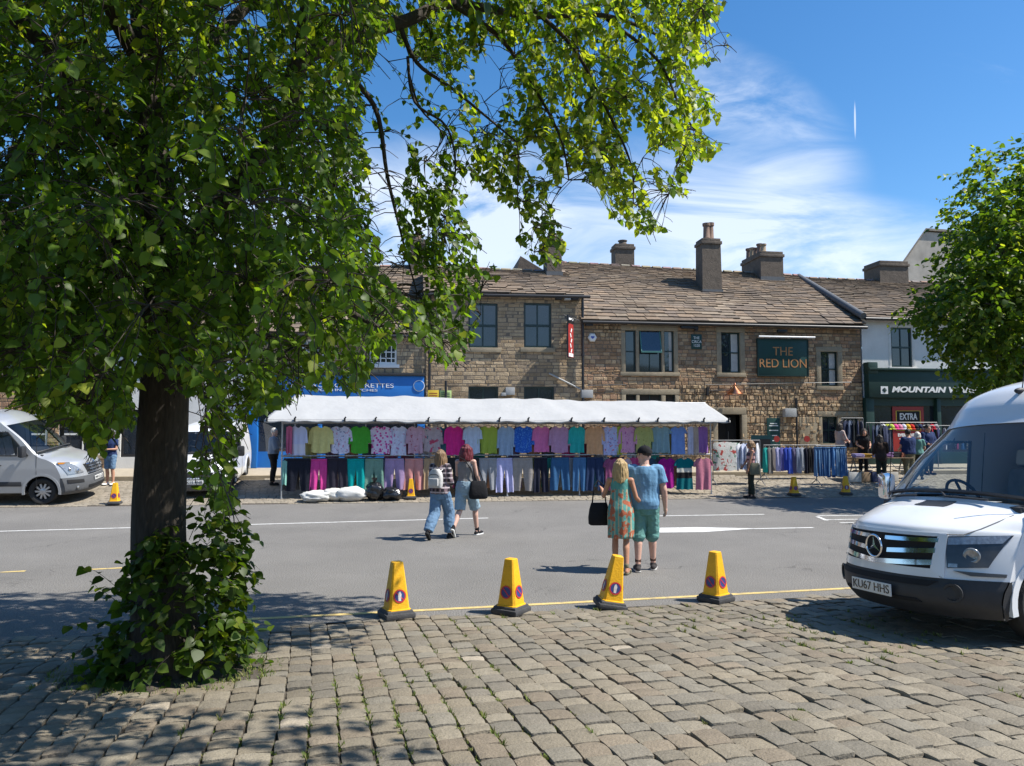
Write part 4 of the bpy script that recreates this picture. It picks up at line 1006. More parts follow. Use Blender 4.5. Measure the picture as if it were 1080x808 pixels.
def inpoly(x, y, poly):
    c = False; j = len(poly) - 1
    for i in range(len(poly)):
        if (poly[i][1] > y) != (poly[j][1] > y) and x < (poly[j][0] - poly[i][0]) * (y - poly[i][1]) / (poly[j][1] - poly[i][1]) + poly[i][0]: c = not c
        j = i
    return c
def proj(p):
    d = p - Vector((0, 0, ZC)); f = d.y * math.cos(PITCH) + d.z * math.sin(PITCH); u = -d.y * math.sin(PITCH) + d.z * math.cos(PITCH)
    return 540 + FPX * d.x / f, 404 - FPX * u / f, f
tb = Vector((TREE[0], TREE[1], gz(*TREE)))
T1 = thing('lime_tree', tb, 0, 'large leafy lime tree on the near setts, its bough reaching over the market', 'tree')
def rel(p): return Vector(p) - tb
# trunk and limbs from measured points (picture position, distance)
trunk = [at(176, 716, 6.0) + Vector((0, 0, -.1)), at(173, 650, 6.0), at(169, 600, 6.0), at(168, 540, 6.0), at(171, 470, 6.0), at(174, 400, 6.0), at(178, 340, 6.0), at(180, 290, 6.0), at(170, 230, 6.0), at(160, 160, 6.0), at(155, 60, 6.05), at(150, -60, 6.15), at(160, -220, 6.3), at(165, -420, 6.5)]
tr_r = [.30, .235, .205, .195, .188, .180, .185, .20, .15, .13, .115, .10, .075, .04]
def smooth_path(P, R_, k=5):
    out, rr = [], []
    for i in range(len(P) - 1):
        p0, p1, p2, p3 = P[max(i - 1, 0)], P[i], P[i + 1], P[min(i + 2, len(P) - 1)]
        for j in range(k):
            t = j / k
            out.append(.5 * ((2 * p1) + (p2 - p0) * t + (2 * p0 - 5 * p1 + 4 * p2 - p3) * t * t + (3 * p1 - p0 - 3 * p2 + p3) * t ** 3)); rr.append(R_[i] + (R_[i + 1] - R_[i]) * t)
    out.append(P[-1]); rr.append(R_[-1]); return out, rr
g = MB()
pts, rr = smooth_path(trunk, tr_r, 7)
N_ = 28; P = []
for i, (p, r) in enumerate(zip(pts, rr)):
    row = []
    for k in range(N_):
        an = 2 * math.pi * k / N_
        fl = 1 + (.16 * math.sin(an * 5 + .6) * max(0, 1 - (p.z - tb.z) / .7)) + .06 * mnoise.noise(Vector((math.cos(an) * 3, math.sin(an) * 3, p.z * 1.3))) + .05 * mnoise.noise(Vector((math.cos(an) * 9, math.sin(an) * 9, p.z * 2.2)))
        if abs(p.z - 3.25) < .35: fl += .12 * max(0, mnoise.noise(Vector((math.cos(an) * 2, math.sin(an) * 2, p.z * 5))))
        row.append(rel(p + Vector((math.cos(an) * r * fl, math.sin(an) * r * fl, 0))))
    P.append(row)
g.grid(P, close=True)
g.build('trunk', M['bark'], T1, 180)
LIMBS = [
 ([(188, 290, 6.0), (222, 235, 5.95), (262, 185, 5.9), (292, 130, 5.9), (318, 72, 5.95), (358, 42, 6.05), (420, 22, 6.3), (480, 6, 6.6), (560, 8, 6.9), (640, 20, 7.2), (700, 40, 7.4)], (.12, .105, .095, .085, .075, .065, .055, .045, .032, .022, .012)),
 ([(318, 72, 5.95), (330, -10, 5.8), (390, -90, 5.6), (470, -170, 5.6), (560, -240, 5.6)], (.07, .06, .05, .04, .02)),
 ([(165, 215, 6.0), (125, 150, 5.7), (80, 95, 5.4), (20, 30, 5.2), (-60, -40, 5.0), (-150, -110, 5.0)], (.10, .085, .07, .06, .045, .025)),
 ([(178, 300, 6.0), (120, 265, 5.4), (60, 240, 4.9), (0, 235, 4.5), (-80, 260, 4.3)], (.08, .06, .045, .03, .015)),
 ([(190, 285, 6.0), (250, 290, 5.5), (310, 295, 5.2), (360, 320, 5.0), (400, 345, 4.9)], (.06, .045, .035, .025, .012)),
 ([(185, 270, 6.0), (230, 270, 6.8), (300, 285, 7.4), (380, 300, 7.9), (460, 320, 8.2)], (.07, .055, .04, .03, .012)),
 ([(160, 130, 6.0), (220, 60, 6.6), (290, -20, 7.2), (380, -120, 7.7), (480, -200, 8.0)], (.08, .065, .05, .04, .02)),
 ([(158, 80, 6.0), (120, 0, 5.2), (90, -120, 4.4), (100, -300, 3.8)], (.08, .06, .05, .02)),
 ([(156, 60, 6.0), (200, -80, 5.3), (300, -250, 4.8), (420, -420, 4.5)], (.07, .06, .045, .02)),
 ([(480, 6, 6.6), (530, 40, 6.7), (565, 85, 6.8), (590, 140, 6.8), (600, 190, 6.8)], (.03, .022, .016, .011, .006)),
 ([(560, 8, 6.9), (600, 50, 7.0), (640, 110, 7.1), (665, 170, 7.1), (668, 215, 7.1)], (.025, .02, .014, .010, .006)),
 ([(640, 20, 7.2), (690, 70, 7.3), (720, 120, 7.3), (745, 150, 7.3)], (.02, .014, .01, .005)),
 ([(420, 22, 6.3), (440, 60, 6.3), (470, 90, 6.4), (515, 130, 6.5), (545, 150, 6.5)], (.025, .018, .014, .01, .006)),
 ([(430, 60, 6.3), (440, 110, 6.3), (470, 130, 6.4), (478, 180, 6.4), (470, 230, 6.4)], (.014, .012, .010, .008, .005)),
 ([(432, 80, 6.3), (445, 115, 6.3), (470, 142, 6.3), (450, 170, 6.3)], (.010, .009, .007, .004)),
 ([(345, 60, 6.0), (390, 110, 6.2), (410, 180, 6.3), (420, 250, 6.3), (440, 310, 6.3)], (.03, .022, .016, .010, .006)),
 ([(170, 330, 6.0), (130, 345, 5.2), (85, 350, 4.7), (40, 370, 4.4)], (.05, .035, .025, .012)),
]
NODES = []
g = MB()
for pp, r_ in LIMBS:
    P = [at(*q) for q in pp]
    for i in range(1, len(P) - 1): P[i] += Vector((random.gauss(0, .03), random.gauss(0, .04), random.gauss(0, .03)))
    pts, rr = smooth_path(P, r_, 5)
    g.tube([rel(p) for p in pts], rr, 9)
    NODES += [(p, r) for p, r in zip(pts, rr)]
g.build('branch', M['bark'], T1, 180)
NODES += [(p, .06) for p in smooth_path(trunk[7:], tr_r[7:], 3)[0]]
PA = [(-260, -60), (410, -60), (425, 45), (400, 60), (385, 100), (378, 190), (392, 250), (430, 300), (462, 330), (478, 362), (462, 372), (430, 358), (402, 372), (385, 410), (360, 424), (335, 402), (315, 400), (302, 432), (275, 430), (262, 470), (250, 520), (238, 556), (218, 550), (205, 500), (204, 430), (150, 385), (140, 425), (118, 468), (95, 478), (60, 455), (30, 425), (0, 430), (-60, 450), (-260, 430)]
PBm = [(395, 205), (430, 130), (462, 175), (488, 225), (520, 272), (540, 300), (512, 306), (500, 345), (482, 395), (470, 402), (462, 350), (430, 305)]
PC = [(405, -60), (800, -60), (770, 0), (766, 45), (722, 72), (742, 98), (765, 148), (742, 168), (728, 196), (692, 206), (662, 182), (682, 212), (698, 240), (686, 254), (652, 240), (636, 202), (606, 188), (580, 205), (590, 240), (588, 262), (570, 292), (556, 282), (546, 240), (528, 202), (500, 188), (472, 192), (450, 172), (505, 142), (536, 96), (522, 60), (500, 52), (470, 78), (440, 66), (424, 40)]
SKYHOLES = [(412, 100, 11, 24), (418, 165, 12, 26), (525, 62, 14, 17), (503, 218, 13, 26), (610, 230, 22, 30), (672, 150, 12, 18), (645, 262, 30, 20), (560, 165, 12, 16), (405, 232, 14, 26), (700, 165, 10, 12), (240, 8, 8, 9), (272, 18, 9, 9), (48, 33, 7, 8), (120, 38, 8, 7)]
def hole(x, y):
    for (a, c, rx, ry) in SKYHOLES:
        if ((x - a) / rx) ** 2 + ((y - c) / ry) ** 2 < 1 + .5 * mnoise.noise(Vector((x * .12, y * .12, 0))): return True
    return False
class Foliage:
    def __init__(s): s.P = []; s.D = []; s.N = []; s.S = []; s.C = []; s.tw = MB(); s.bo = []
    def leaf(s, p, d, n, size, col): s.P.append(p); s.D.append(d); s.N.append(n); s.S.append(size); s.C.append(col)
    def spray(s, p, dirv, n, L, size, young=0.0, twig=True, bright=1.0, droop=1.0, check=None):
        """a drooping twig with alternate leaves"""
        d = Vector(dirv).normalized(); q = Vector(p); pts = [q.copy()]
        side = d.cross(Vector((0, 0, 1))); side = side.normalized() if side.length > .1 else Vector((1, 0, 0))
        st = L / n
        for i in range(n):
            d = (d + Vector((random.gauss(0, .13), random.gauss(0, .13), -.10 * droop + random.gauss(0, .08)))).normalized()
            q = q + d * st; pts.append(q.copy())
            sg = 1 if i % 2 else -1
            ld = d * random.uniform(.2, .7) + side * sg * random.uniform(.4, 1.0) + Vector((random.gauss(0, .35), random.gauss(0, .35), random.uniform(-.9, .12)))
            nn = Vector((random.gauss(0, .55), random.gauss(0, .55), random.uniform(.3, 1.1))) + SUN * .35
            c = YOUNG_SUNLIT[random.randrange(3)] if random.random() < young * (.4 + i / n) else GREENS[random.randrange(5)]
            c = c * random.uniform(.75, 1.25) * bright
            sz = size * random.uniform(.65, 1.2)
            if check and not check(q + ld.normalized() * sz * .5):
                if i > 1: break
                continue
            s.leaf(q + ld.normalized() * sz * .12, ld, nn, sz, c)
        if twig: s.tw.tube(pts, [.0035 - .0022 * i / n for i in range(len(pts))], 3, cap=False)
        return pts
    def build(s, parent, origin, name='crown', twigname='twigs', m=None):
        o = np.array(origin); s.tw.v = [tuple(Vector(v) - Vector(origin)) for v in s.tw.v]
        ob = leaves_mesh(name, np.array([tuple(p) for p in s.P]) - o, [tuple(p) for p in s.D], [tuple(p) for p in s.N], s.S, s.C, m or M['leaf'], parent)
        if s.tw.n: s.tw.build(twigname, M['twig'], parent, 180, fixn=False)
        return ob
def connect(F, p, r0=.0048):
    best = min(NODES, key=lambda q: (q[0] - p).length_squared + max(0, p.z - q[0].z) * .6)[0]
    d = p - best; L = d.length
    if L < .15: return d.normalized() if L > 1e-4 else Vector((0, 0, -1))
    pts = []; k = max(3, int(L / .16)); jx = Vector((random.gauss(0, .05), random.gauss(0, .05), 0)) * L
    for i in range(k + 1):
        t = i / k; pts.append(best + d * t + Vector((0, 0, .16 * L * math.sin(math.pi * t))) + jx * math.sin(math.pi * t))
    F.tw.tube(pts, [r0 * (1 - .6 * i / k) * (1 + .25 * L) for i in range(k + 1)], 4, cap=False)
    if L > .5: NODES.extend([(q, .005) for q in pts[k // 3::2]])
    return (pts[-1] - pts[-2]).normalized()
FO = Foliage()
def seed_sprays(poly, count, ymin, ymax, size, L, young, nl=(10, 16), bright=1.42, dens=None):
    xs_, ys_ = [q[0] for q in poly], [q[1] for q in poly]; k = 0; tries = 0
    def jag(x, y): v = Vector((x * .03, y * .03, 1.3)); return x + 26 * mnoise.noise(v) + 10 * mnoise.noise(v * 3.1), y + 26 * mnoise.noise(v + Vector((9, 4, 2))) + 10 * mnoise.noise(v * 3.1 + Vector((4, 9, 2)))
    chk = lambda q: (lambda w: inpoly(*jag(w[0], w[1]), poly) and not hole(w[0], w[1]) if w[1] > -40 else True)(proj(q))
    while k < count and tries < count * 60:
        tries += 1
        x, y = random.uniform(min(xs_), max(xs_)), random.uniform(min(ys_), max(ys_))
        if not inpoly(*jag(x, y), poly) or hole(x, y): continue
        if dens and random.random() > dens(x, y): continue
        Y = random.uniform(ymin(x, y), ymax(x, y)); p = at(x, y, Y)
        d = connect(FO, p)
        out = Vector((p.x - TREE[0], (p.y - TREE[1]) * .7, 0)); out = out.normalized() if out.length > .1 else Vector((1, 0, 0))
        dv = d * .6 + out * .5 + Vector((random.gauss(0, .35), random.gauss(0, .35), random.uniform(-.5, .25)))
        yg = young(x, y) if callable(young) else young
        FO.spray(p, dv, random.randint(*nl), random.uniform(*L), size * random.uniform(.8, 1.2), yg, True, bright, 1.0, chk)
        k += 1
hang = lambda x, y: 1.0
seed_sprays(PA, 4600, lambda x, y: 4.6, lambda x, y: 8.2, .061, (.35, .7), lambda x, y: .05 + (.3 if y < 60 else 0), dens=lambda x, y: 1 if y < 330 else .72)
seed_sprays(PA, 620, lambda x, y: 3.7, lambda x, y: 4.9, .064, (.3, .55), .12, dens=lambda x, y: (1 if x < 130 else .45) * (1 if y > 180 else .35))
seed_sprays([(385, 70), (505, 50), (520, 180), (500, 240), (400, 270)], 80, lambda x, y: 5.9, lambda x, y: 7.4, .062, (.2, .4), .35, (4, 8))
seed_sprays(PBm, 120, lambda x, y: 5.9, lambda x, y: 6.8, .066, (.25, .5), .10)
seed_sprays(PC, 900, lambda x, y: 6.2, lambda x, y: 8.3, .070, (.25, .5), lambda x, y: .42 + .45 * max(0, min(1, (x - 470) / 200)), bright=1.25)  # yellow-green share grows rightwards, sunlight painted into the bough's leaves
# the crown above and to the left of the frame, it shades the trunk and the near ground
k = 0
while k < 650:
    v = Vector((random.gauss(0, 1), random.gauss(0, 1), random.gauss(0, 1))).normalized() * random.random() ** .4
    p = Vector((-2.4 + v.x * 4.2, 5.6 + v.y * 2.9, 7.3 + v.z * 2.6))
    x, y, f = proj(p)
    if f > .3 and y > -60: continue
    if p.x > .4 and p.z < 6.4 - .2 * p.y: continue
    d = connect(FO, p)
    FO.spray(p, d + Vector((random.gauss(0, .5), random.gauss(0, .5), random.gauss(0, .3))), 8, .55, .10, .1, True); k += 1
k = 0
while k < 1500:
    p = Vector((random.uniform(-5.5, 2.9), random.uniform(1.6, 7.2), random.uniform(5.0, 8.6)))
    x, y, f = proj(p)
    if y > (-45 if x < 640 else -230): continue
    if p.x > (1.0 if p.y > 4.9 else 2.9) - .35 * abs(p.y - 4.2) - .5 * max(0, p.z - 6.5): continue
    if mnoise.noise(p * .55 + Vector((3, 1, 0))) < -.22: continue
    if p.y > 4.6 and random.random() < .55: continue
    d = connect(FO, p) if k % 3 == 0 else Vector((random.gauss(0, 1), random.gauss(0, 1), 0))
    FO.spray(p, d + Vector((random.gauss(0, .5), random.gauss(0, .5), random.gauss(0, .3))), 9, .6, .105, .1, k % 3 == 0); k += 1
FO.build(T1, tb)
# ---- basal shoots round the foot of the trunk
FB_ = Foliage()
for i in range(330):
    a = random.uniform(0, 6.28); h = random.uniform(.02, 1.0) ** 1.15 * 1.25
    rad = .20 + .42 * (1 - h / 1.35) ** .8 * random.uniform(.35, 1.0)
    sk = .16 * (h / 1.2)
    p = tb + Vector((math.cos(a) * rad * .75 + sk + .06, math.sin(a) * rad * .62, h * random.uniform(.75, 1.0)))
    if p.x < tb.x - .1 and p.z > tb.z + .55: p.z = tb.z + random.uniform(.05, .5)
    out = Vector((math.cos(a), math.sin(a), random.uniform(.0, .8)))
    FB_.spray(p, out, random.randint(4, 7), random.uniform(.16, .32), .088, .10, True, .95, 1.5)
for (px, py, dx) in ((95, 592, -1), (85, 605, -1), (80, 640, -1), (280, 630, 1), (240, 500, .3), (225, 560, .5), (215, 480, .3), (230, 530, .6), (205, 545, .4), (120, 610, -.8)):
    p1 = at(px, py, 5.9); p0 = tb + Vector((.1 * dx, -.05, .25 + .5 * max(0, (620 - py) / 120)))
    FB_.spray(p0.lerp(p1, .35), (p1 - p0) + Vector((0, 0, .12)), 8, (p1 - p0).length * .7, .085, .15, True, 1.0, 1.0)
FB_.build(T1, tb, 'basal_shoots', 'shoot_stems')
# ------------------------------------------------------------------ tree on the right by the shops
def round_tree(name, label, base, blobs, nspray, size, L, trunk_r, young=.12, nl=(6, 10), limbs=7, bright=1.0):
    T = thing(name, base, 0, label, 'tree'); F = Foliage(); ctr = sum((Vector(b[0]) for b in blobs), Vector()) / len(blobs)
    g = MB(); top = Vector((ctr.x * .4 + base.x * .6, ctr.y, ctr.z)); path = [base - Vector((0, 0, .1)), base.lerp(top, .3) + Vector((.05, 0, 0)), base.lerp(top, .65), top]
    pts, rr = smooth_path(path, [trunk_r * 1.35, trunk_r, trunk_r * .8, trunk_r * .4], 5); g.tube([p - base for p in pts], rr, 12); g.build('trunk', M['bark'], T, 180)
    g = MB()
    for (c, r) in blobs:
        s0 = pts[random.randint(len(pts) // 2, len(pts) - 2)]; c = Vector(c); m_ = s0.lerp(c, .5) + Vector((0, 0, -.2))
        q, r2 = smooth_path([s0, m_, c], [trunk_r * .45, trunk_r * .3, trunk_r * .1], 5); g.tube([p - base for p in q], r2, 6)
    g.build('branch', M['bark'], T, 180)
    tot = sum(b[1] ** 2 for b in blobs)
    for (c, r) in blobs:
        c = Vector(c); out0 = (c - ctr); 
        for _ in range(int(nspray * r * r / tot)):
            v = Vector((random.gauss(0, 1), random.gauss(0, 1), random.gauss(0, 1))).normalized()
            rr_ = r * random.uniform(.55, 1.0) ** .6 * (1 + .35 * mnoise.noise(v * 1.7 + c))
            p = c + Vector((v.x, v.y, v.z * .85)) * rr_
            F.spray(p, v + Vector((random.gauss(0, .3), random.gauss(0, .3), -.1)), random.randint(*nl), random.uniform(*L), size, young, random.random() < .3, bright)
    F.build(T, base); return T
YR = 20.0
def bb(px, py, Y, rpx): return (tuple(at(px, py, Y)), rpx * Y / FPX)
blobs = [bb(1075, 200, YR, 48), bb(1048, 252, YR - .5, 38), bb(1085, 270, YR - 1, 60), bb(1010, 312, YR, 32), bb(1040, 320, YR - 1.2, 52), bb(1020, 338, YR - .4, 34), bb(1060, 375, YR - .9, 42), bb(1045, 372, YR, 26), bb(1130, 230, YR + .5, 75), bb(1130, 340, YR - 1, 70), bb(1180, 290, YR + 1, 80), bb(1100, 330, YR + 2, 70), bb(1052, 285, YR + 1.6, 48), bb(976, 323, YR + .3, 18), bb(1060, 225, YR + 1.5, 45), bb(1055, 395, YR + .5, 30)]
base = Vector((15.1, YR + .3, gz(15.1, YR + .3)))
round_tree('lime_tree', 'rounded green lime tree at the right, in front of the white outdoor shop', base, blobs, 3600, .14, (.4, .8), .22, .24, bright=1.05)
base = Vector((-19.2, 31, .72)); bl = [(tuple(at(55 + dx, 400 + dy, 31)), 1.0) for dx, dy in ((0, 0), (25, 12), (-22, 15), (10, -18), (38, -8))]
# small sunlit tree beyond the silver van
Yb = 22.6; bl = [bb(62, 402, Yb, 22), bb(85, 412, Yb, 18), bb(42, 416, Yb, 18), bb(70, 384, Yb, 16)]
xb = (66 - 540) / FPX * Yb; base = Vector((xb, Yb, gz(xb, Yb)))
round_tree('street_tree', 'small bright green street tree behind the silver van at the left', base, bl, 500, .12, (.3, .5), .07, .5, bright=1.3)
# ================================================================== VEHICLES
M['vanwhite'] = mat('vanwhite', (.76, .77, .78), .28, .03, 2, coat=.6)
M['vansilver'] = mat('vansilver', (.46, .47, .48), .32, .03, 2, metal=.45, coat=.6)
M['carblack'] = mat('carblack', (.012, .013, .016), .25, .1, 3, coat=.7)
M['plastic'] = mat('plastic', (.030, .031, .034), .55, .15, 9, .15, 120)
M['plasticgrey'] = mat('plasticgrey', (.085, .088, .092), .6, .12, 9, .15, 120)
M['rubber'] = mat('rubber', (.018, .018, .018), .8, .2, 12, .2, 60)
M['chrome'] = mat('chrome', (.80, .82, .85), .12, .03, 5, metal=1.0)
M['alloy'] = mat('alloy', (.50, .51, .53), .35, .08, 8, metal=.7)
M['lens'] = mat('lens', (.035, .038, .042), .12, .3, 16, spec=.5, coat=.3)
M['lensclear'] = mat('lensclear', (.30, .31, .32), .15, .4, 30, metal=.4, coat=.4)
M['paper'] = mat('paper', (.62, .58, .55), .7, .2, 22)
M['amber'] = mat('amber', (.6, .22, .02), .3)
M['wscreen'] = see_glass('wscreen', (.86, .90, .91)); M['plate'] = mat('plate', (.74, .74, .71), .4, .03, 6)
M['seat'] = mat('seat', (.20, .205, .22), .9, .2, 8)
def crv(st, k):
    """Catmull-Rom through stations (tuples), k samples per span"""
    st = np.array(st, float); out = []
    for i in range(len(st) - 1):
        p0, p1, p2, p3 = st[max(i - 1, 0)], st[i], st[i + 1], st[min(i + 2, len(st) - 1)]
        for j in range(k):
            t = j / k; out.append(.5 * ((2 * p1) + (p2 - p0) * t + (2 * p0 - 5 * p1 + 4 * p2 - p3) * t * t + (3 * p1 - p0 - 3 * p2 + p3) * t ** 3))
    out.append(st[-1]); return np.array(out)
def van(name, label, mw, V):
    """V: st = stations (x, z, bow, drop) from bumper foot over hood and windscreen to the roof; ys(z) half width; indices of the lip, screen foot and top"""
    T = thing(name, mw.translation, mw.to_euler(), label, V.get('cat', 'van')); T.scale = [V.get('scale', 1.0)] * 3
    st, ys, K = V['st'], V['ys'], 6
    L = V['len']; paint, bump = V['paint'], V['bump']
    C = crv(st, K); iL, iB, iT = V['lip'] * K, V['foot'] * K, V['top'] * K
    pw = V.get('pow', 3.2)
    def S(i, t):
        x, z, B, D = C[i]
        zz = z - D * abs(t) ** 2.6; w = ys(z - D)
        return Vector((x - B * abs(t) ** pw, w * t, zz))
    zf = C[:iL + 1, 1]
    def face(y, z, off=0.0):
        f = np.interp(z, zf, np.arange(iL + 1)); i = int(min(f, iL - 1)); a = f - i
        x = C[i, 0] * (1 - a) + C[i + 1, 0] * a; B = C[i, 2] * (1 - a) + C[i + 1, 2] * a
        t = y / ys(z); return Vector((x - B * abs(t) ** pw + off, y, z))
    def normal(y, z):
        a = face(y + .01, z) - face(y - .01, z); b_ = face(y, z + .01) - face(y, z - .01); n = a.cross(b_).normalized(); return n if n.x > 0 else -n
    def fp(mb, q, off, n=10, m=4, thick=0.03, mat_=0):
        c00, c10, c11, c01 = [Vector((a, b_, 0)) for a, b_ in q]; F_, B_ = [], []
        for j in range(m + 1):
            r, r2 = [], []
            for i in range(n + 1):
                u, v = i / n, j / m; p = c00 * (1 - u) * (1 - v) + c10 * u * (1 - v) + c11 * u * v + c01 * (1 - u) * v
                nn = normal(p.x, p.y); f = face(p.x, p.y); r.append(f + nn * off); r2.append(f + nn * (off - thick))
            F_.append(r); B_.append(r2)
        mb.grid(F_, mat_); 
        ring = lambda G_: G_[0] + [row[-1] for row in G_[1:]] + G_[-1][-2::-1] + [row[0] for row in G_[-2:0:-1]]
        a, b_ = ring(F_), ring(B_); k = len(a); mb.add(a + b_, [(i, (i + 1) % k, k + (i + 1) % k, k + i) for i in range(k)], mat_)
    ts = np.linspace(-1, 1, 33)
    wsT = .94
    # edge curve z -> x for the side panels
    E = [S(i, 1) for i in range(len(C))]
    ez = np.array([p.z for p in E]); ex = np.array([p.x for p in E])
    g = MB()
    g.grid([[S(i, t) for t in ts] for i in range(V['bumptop'] * K, iL + 1)])
    g.grid([[S(i, t) for t in ts] for i in range(iL, iB + 1)])
    for sg in (-1, 1): g.grid([[S(i, sg * t) for t in np.linspace(wsT, 1, 4)] for i in range(iB, iT + 1)])
    g.grid([[S(i, t) for t in ts] for i in range(iT, len(C))])
    # sides
    fx, fr, rx = V['wheel_x'], V['wheel_r'] + .075, V['rear_x']
    xs_ = np.arange(ex[V['bumptop'] * K], -L - .001, -.06); zs0 = V['sill']
    order = np.argsort(-ex[V['bumptop'] * K:]); exs = -ex[V['bumptop'] * K:][order]; ezs = ez[V['bumptop'] * K:][order]
    wins = V.get('wins', [])
    def win_of(x, z):
        for (x0, x1, z0, z1, sl) in wins:
            if x1 + 0 < x < x0 - max(0, (z - z0)) * sl and z0 < z < z1: return True
        return False
    for sg in (-1, 1):
        rows = []
        NZ = 34
        for x in xs_:
            zt = float(np.interp(-x, exs, ezs)); r = []
            for j in range(NZ + 1):
                z = zs0 + (zt - zs0) * j / NZ; r.append(Vector((x, sg * (ys(z)), z)))
            rows.append(r)
        nc = NZ + 1; vs = [p for r in rows for p in r]; fs = []
        for i in range(len(rows) - 1):
            for j in range(NZ):
                a, b_, c_, d_ = rows[i][j], rows[i][j + 1], rows[i + 1][j + 1], rows[i + 1][j]; m_ = (a + b_ + c_ + d_) / 4
                if math.hypot(m_.x - fx, m_.z - V['wheel_r']) < fr or math.hypot(m_.x - rx, m_.z - V['wheel_r']) < fr: continue
                if win_of(m_.x, m_.z): continue
                fs.append((i * nc + j, i * nc + j + 1, (i + 1) * nc + j + 1, (i + 1) * nc + j))
        g.add(vs, fs)
    # tail and underside
    zt = float(ez[-1]); rr = [[Vector((-L, ys(z) * t, z)) for t in (-1, -.5, 0, .5, 1)] for z in np.linspace(zs0, zt, 12)]; g.grid(rr)
    body = g.build('body', paint, T, 40)
    g = MB(); g.bx(-L + .05, -.35, -.8, .8, zs0 - .02, zs0 + .03); 
    for wx in (fx, rx):
        for sg in (-1, 1):
            n = 18; ring = []
            for k in range(n + 1):
                a = math.pi * k / n; ring.append((wx + fr * math.cos(a), V['wheel_r'] + fr * math.sin(a)))
            g.grid([[Vector((x, sg * (ys(.5) - .005), z)) for x, z in ring], [Vector((x, sg * .5, z)) for x, z in ring]])
            g.grid([[Vector((x, sg * .5, z)) for x, z in ring], [Vector((wx, sg * .5, V['wheel_r'])) for _ in ring]])
    g.build('underbody', M['dark'], T)
    for wx in (fx, rx):
        for sg in (-1, 1):
            g = MB()
            for k in range(20):
                a0, a1 = math.pi * (k / 20 * 1.1 - .05), math.pi * ((k + 1) / 20 * 1.1 - .05); r0, r1 = fr - .01, fr + .05
                q = [(wx + r * math.cos(a), sg * (ys(.6) + .012), V['wheel_r'] + r * math.sin(a)) for r, a in ((r0, a0), (r1, a0), (r1, a1), (r0, a1))]
                q2 = [(x, y - sg * .04, z) for x, y, z in q]; g.add(q + q2, [(0, 1, 2, 3), (1, 5, 6, 2), (0, 3, 7, 4)])
            g.build('arch_trim', V.get('arch', paint), T, 40)
    # bumper
    g = MB(); ib = V['bumptop'] * K
    rows = [[S(i, t) + Vector((.018, 0, 0)) for t in ts] for i in range(0, ib + 1)]
    g.grid(rows)
    g.grid([[p for p in rows[-1]], [p + Vector((-.09, 0, .004)) for p in rows[-1]]]); g.grid([[p for p in rows[0]], [p + Vector((-.25, 0, .03)) for p in rows[0]]])
    for sg in (-1, 1):   # wrap round to the wheel arch
        e = [S(i, sg) + Vector((.018, 0, 0)) for i in range(0, ib + 1)]; xe = fx + fr - .0
        g.grid([[Vector((p.x + (xe + .03 - p.x) * f, sg * (ys(p.z) + .014), p.z)) for p in e] for f in (0, .25, .5, .75, 1)])
    bp = g.build('bumper', bump, T, 40)
    V['front'](T, bp, face, fp, body)
    # windscreen
    g = MB(); tt = np.linspace(-wsT, wsT, 25)
    g.grid([[S(i, t) + Vector((-.012, 0, 0)) for t in tt] for i in range(iB, iT + 1)])
    g.build('windscreen', M['wscreen'], T, 180)
    g = MB(); g.tube([S(iB + 1, t) + Vector((.03, 0, .015)) for t in np.linspace(-.95, .95, 15)], .022, 5)
    g.build('scuttle', M['plastic'], T, 60)
    for t0, t1 in ((-.25, -.85), (.62, .02)):
        g = MB(); a = S(iB, t0) + Vector((.05, 0, .02)); n_ = int((iT - iB) * .16)
        pts = [a] + [S(iB + int(n_ * f), t0 + (t1 - t0) * f) + Vector((.035, 0, .015)) for f in (.2, .4, .6, .8, 1)]
        g.tube(pts, .011, 5); g.build('wiper', M['plastic'], T, 60)
    # roof lining and cabin
    cz = V['cab_z']; xb = C[iB, 0]
    g = MB(); g.bx(xb - .62, xb - .06, -ys(1.2) + .08, ys(1.2) - .08, cz + .42, C[iB, 1] - .05, bev=.05); g.bx(xb - .5, xb - .2, -.25, .25, cz, cz + .45, bev=.04)
    g.build('dashboard', M['plastic'], T, 40)
    g = MB(); wy = V.get('wheel_side', -1) * .42
    c0 = Vector((xb - .72, wy, C[iB, 1] - .02)); Mt = Matrix.Rotation(R(-62), 3, 'Y'); n = 24
    g.tube([c0 + Mt @ Vector((.2 * math.cos(6.2832 * k / n), .2 * math.sin(6.2832 * k / n), 0)) for k in range(n + 1)], .017, 6, cap=False)
    for a in (0, 2.1, 4.2): g.tube([c0, c0 + Mt @ Vector((.19 * math.cos(a), .19 * math.sin(a), 0))], .016, 5)
    g.tube([c0, c0 + Vector((.22, 0, -.15))], .035, 6); g.build('steering_wheel', M['dark'], T, 60)
    for sy in (-.48, .15, .52):
        sx_ = xb - 1.35; g = MB()
        g.box((sx_, sy, cz + .38), (.5, .44 if sy != .15 else .3, .16), bev=.05); g.box((sx_ - .3, sy, cz + .72), (.16, .44 if sy != .15 else .3, .62), M=Matrix.Rotation(R(-12), 4, 'Y'), bev=.06)
        g.box((sx_ - .38, sy, cz + 1.14), (.11, .26, .2), M=Matrix.Rotation(R(-12), 4, 'Y'), bev=.045); g.build('seat', M['seat'], T, 40)
        if sy != .15: g = MB(); g.box((sx_ - .375, sy, cz + 1.15), (.122, .275, .19), M=Matrix.Rotation(R(-12), 4, 'Y'), bev=.045); g.build('headrest_cover', M['offwhite'] if V.get('covers') else M['seat'], T, 40)
    if V.get('covers'):
        for (y_, r_) in ((.30, .3), (-.12, -.2)): g = MB(); g.box((xb - .22, y_, C[iB, 1] - .035), (.2, .29, .004), rz=r_); g.build('paper', M['paper'], T)
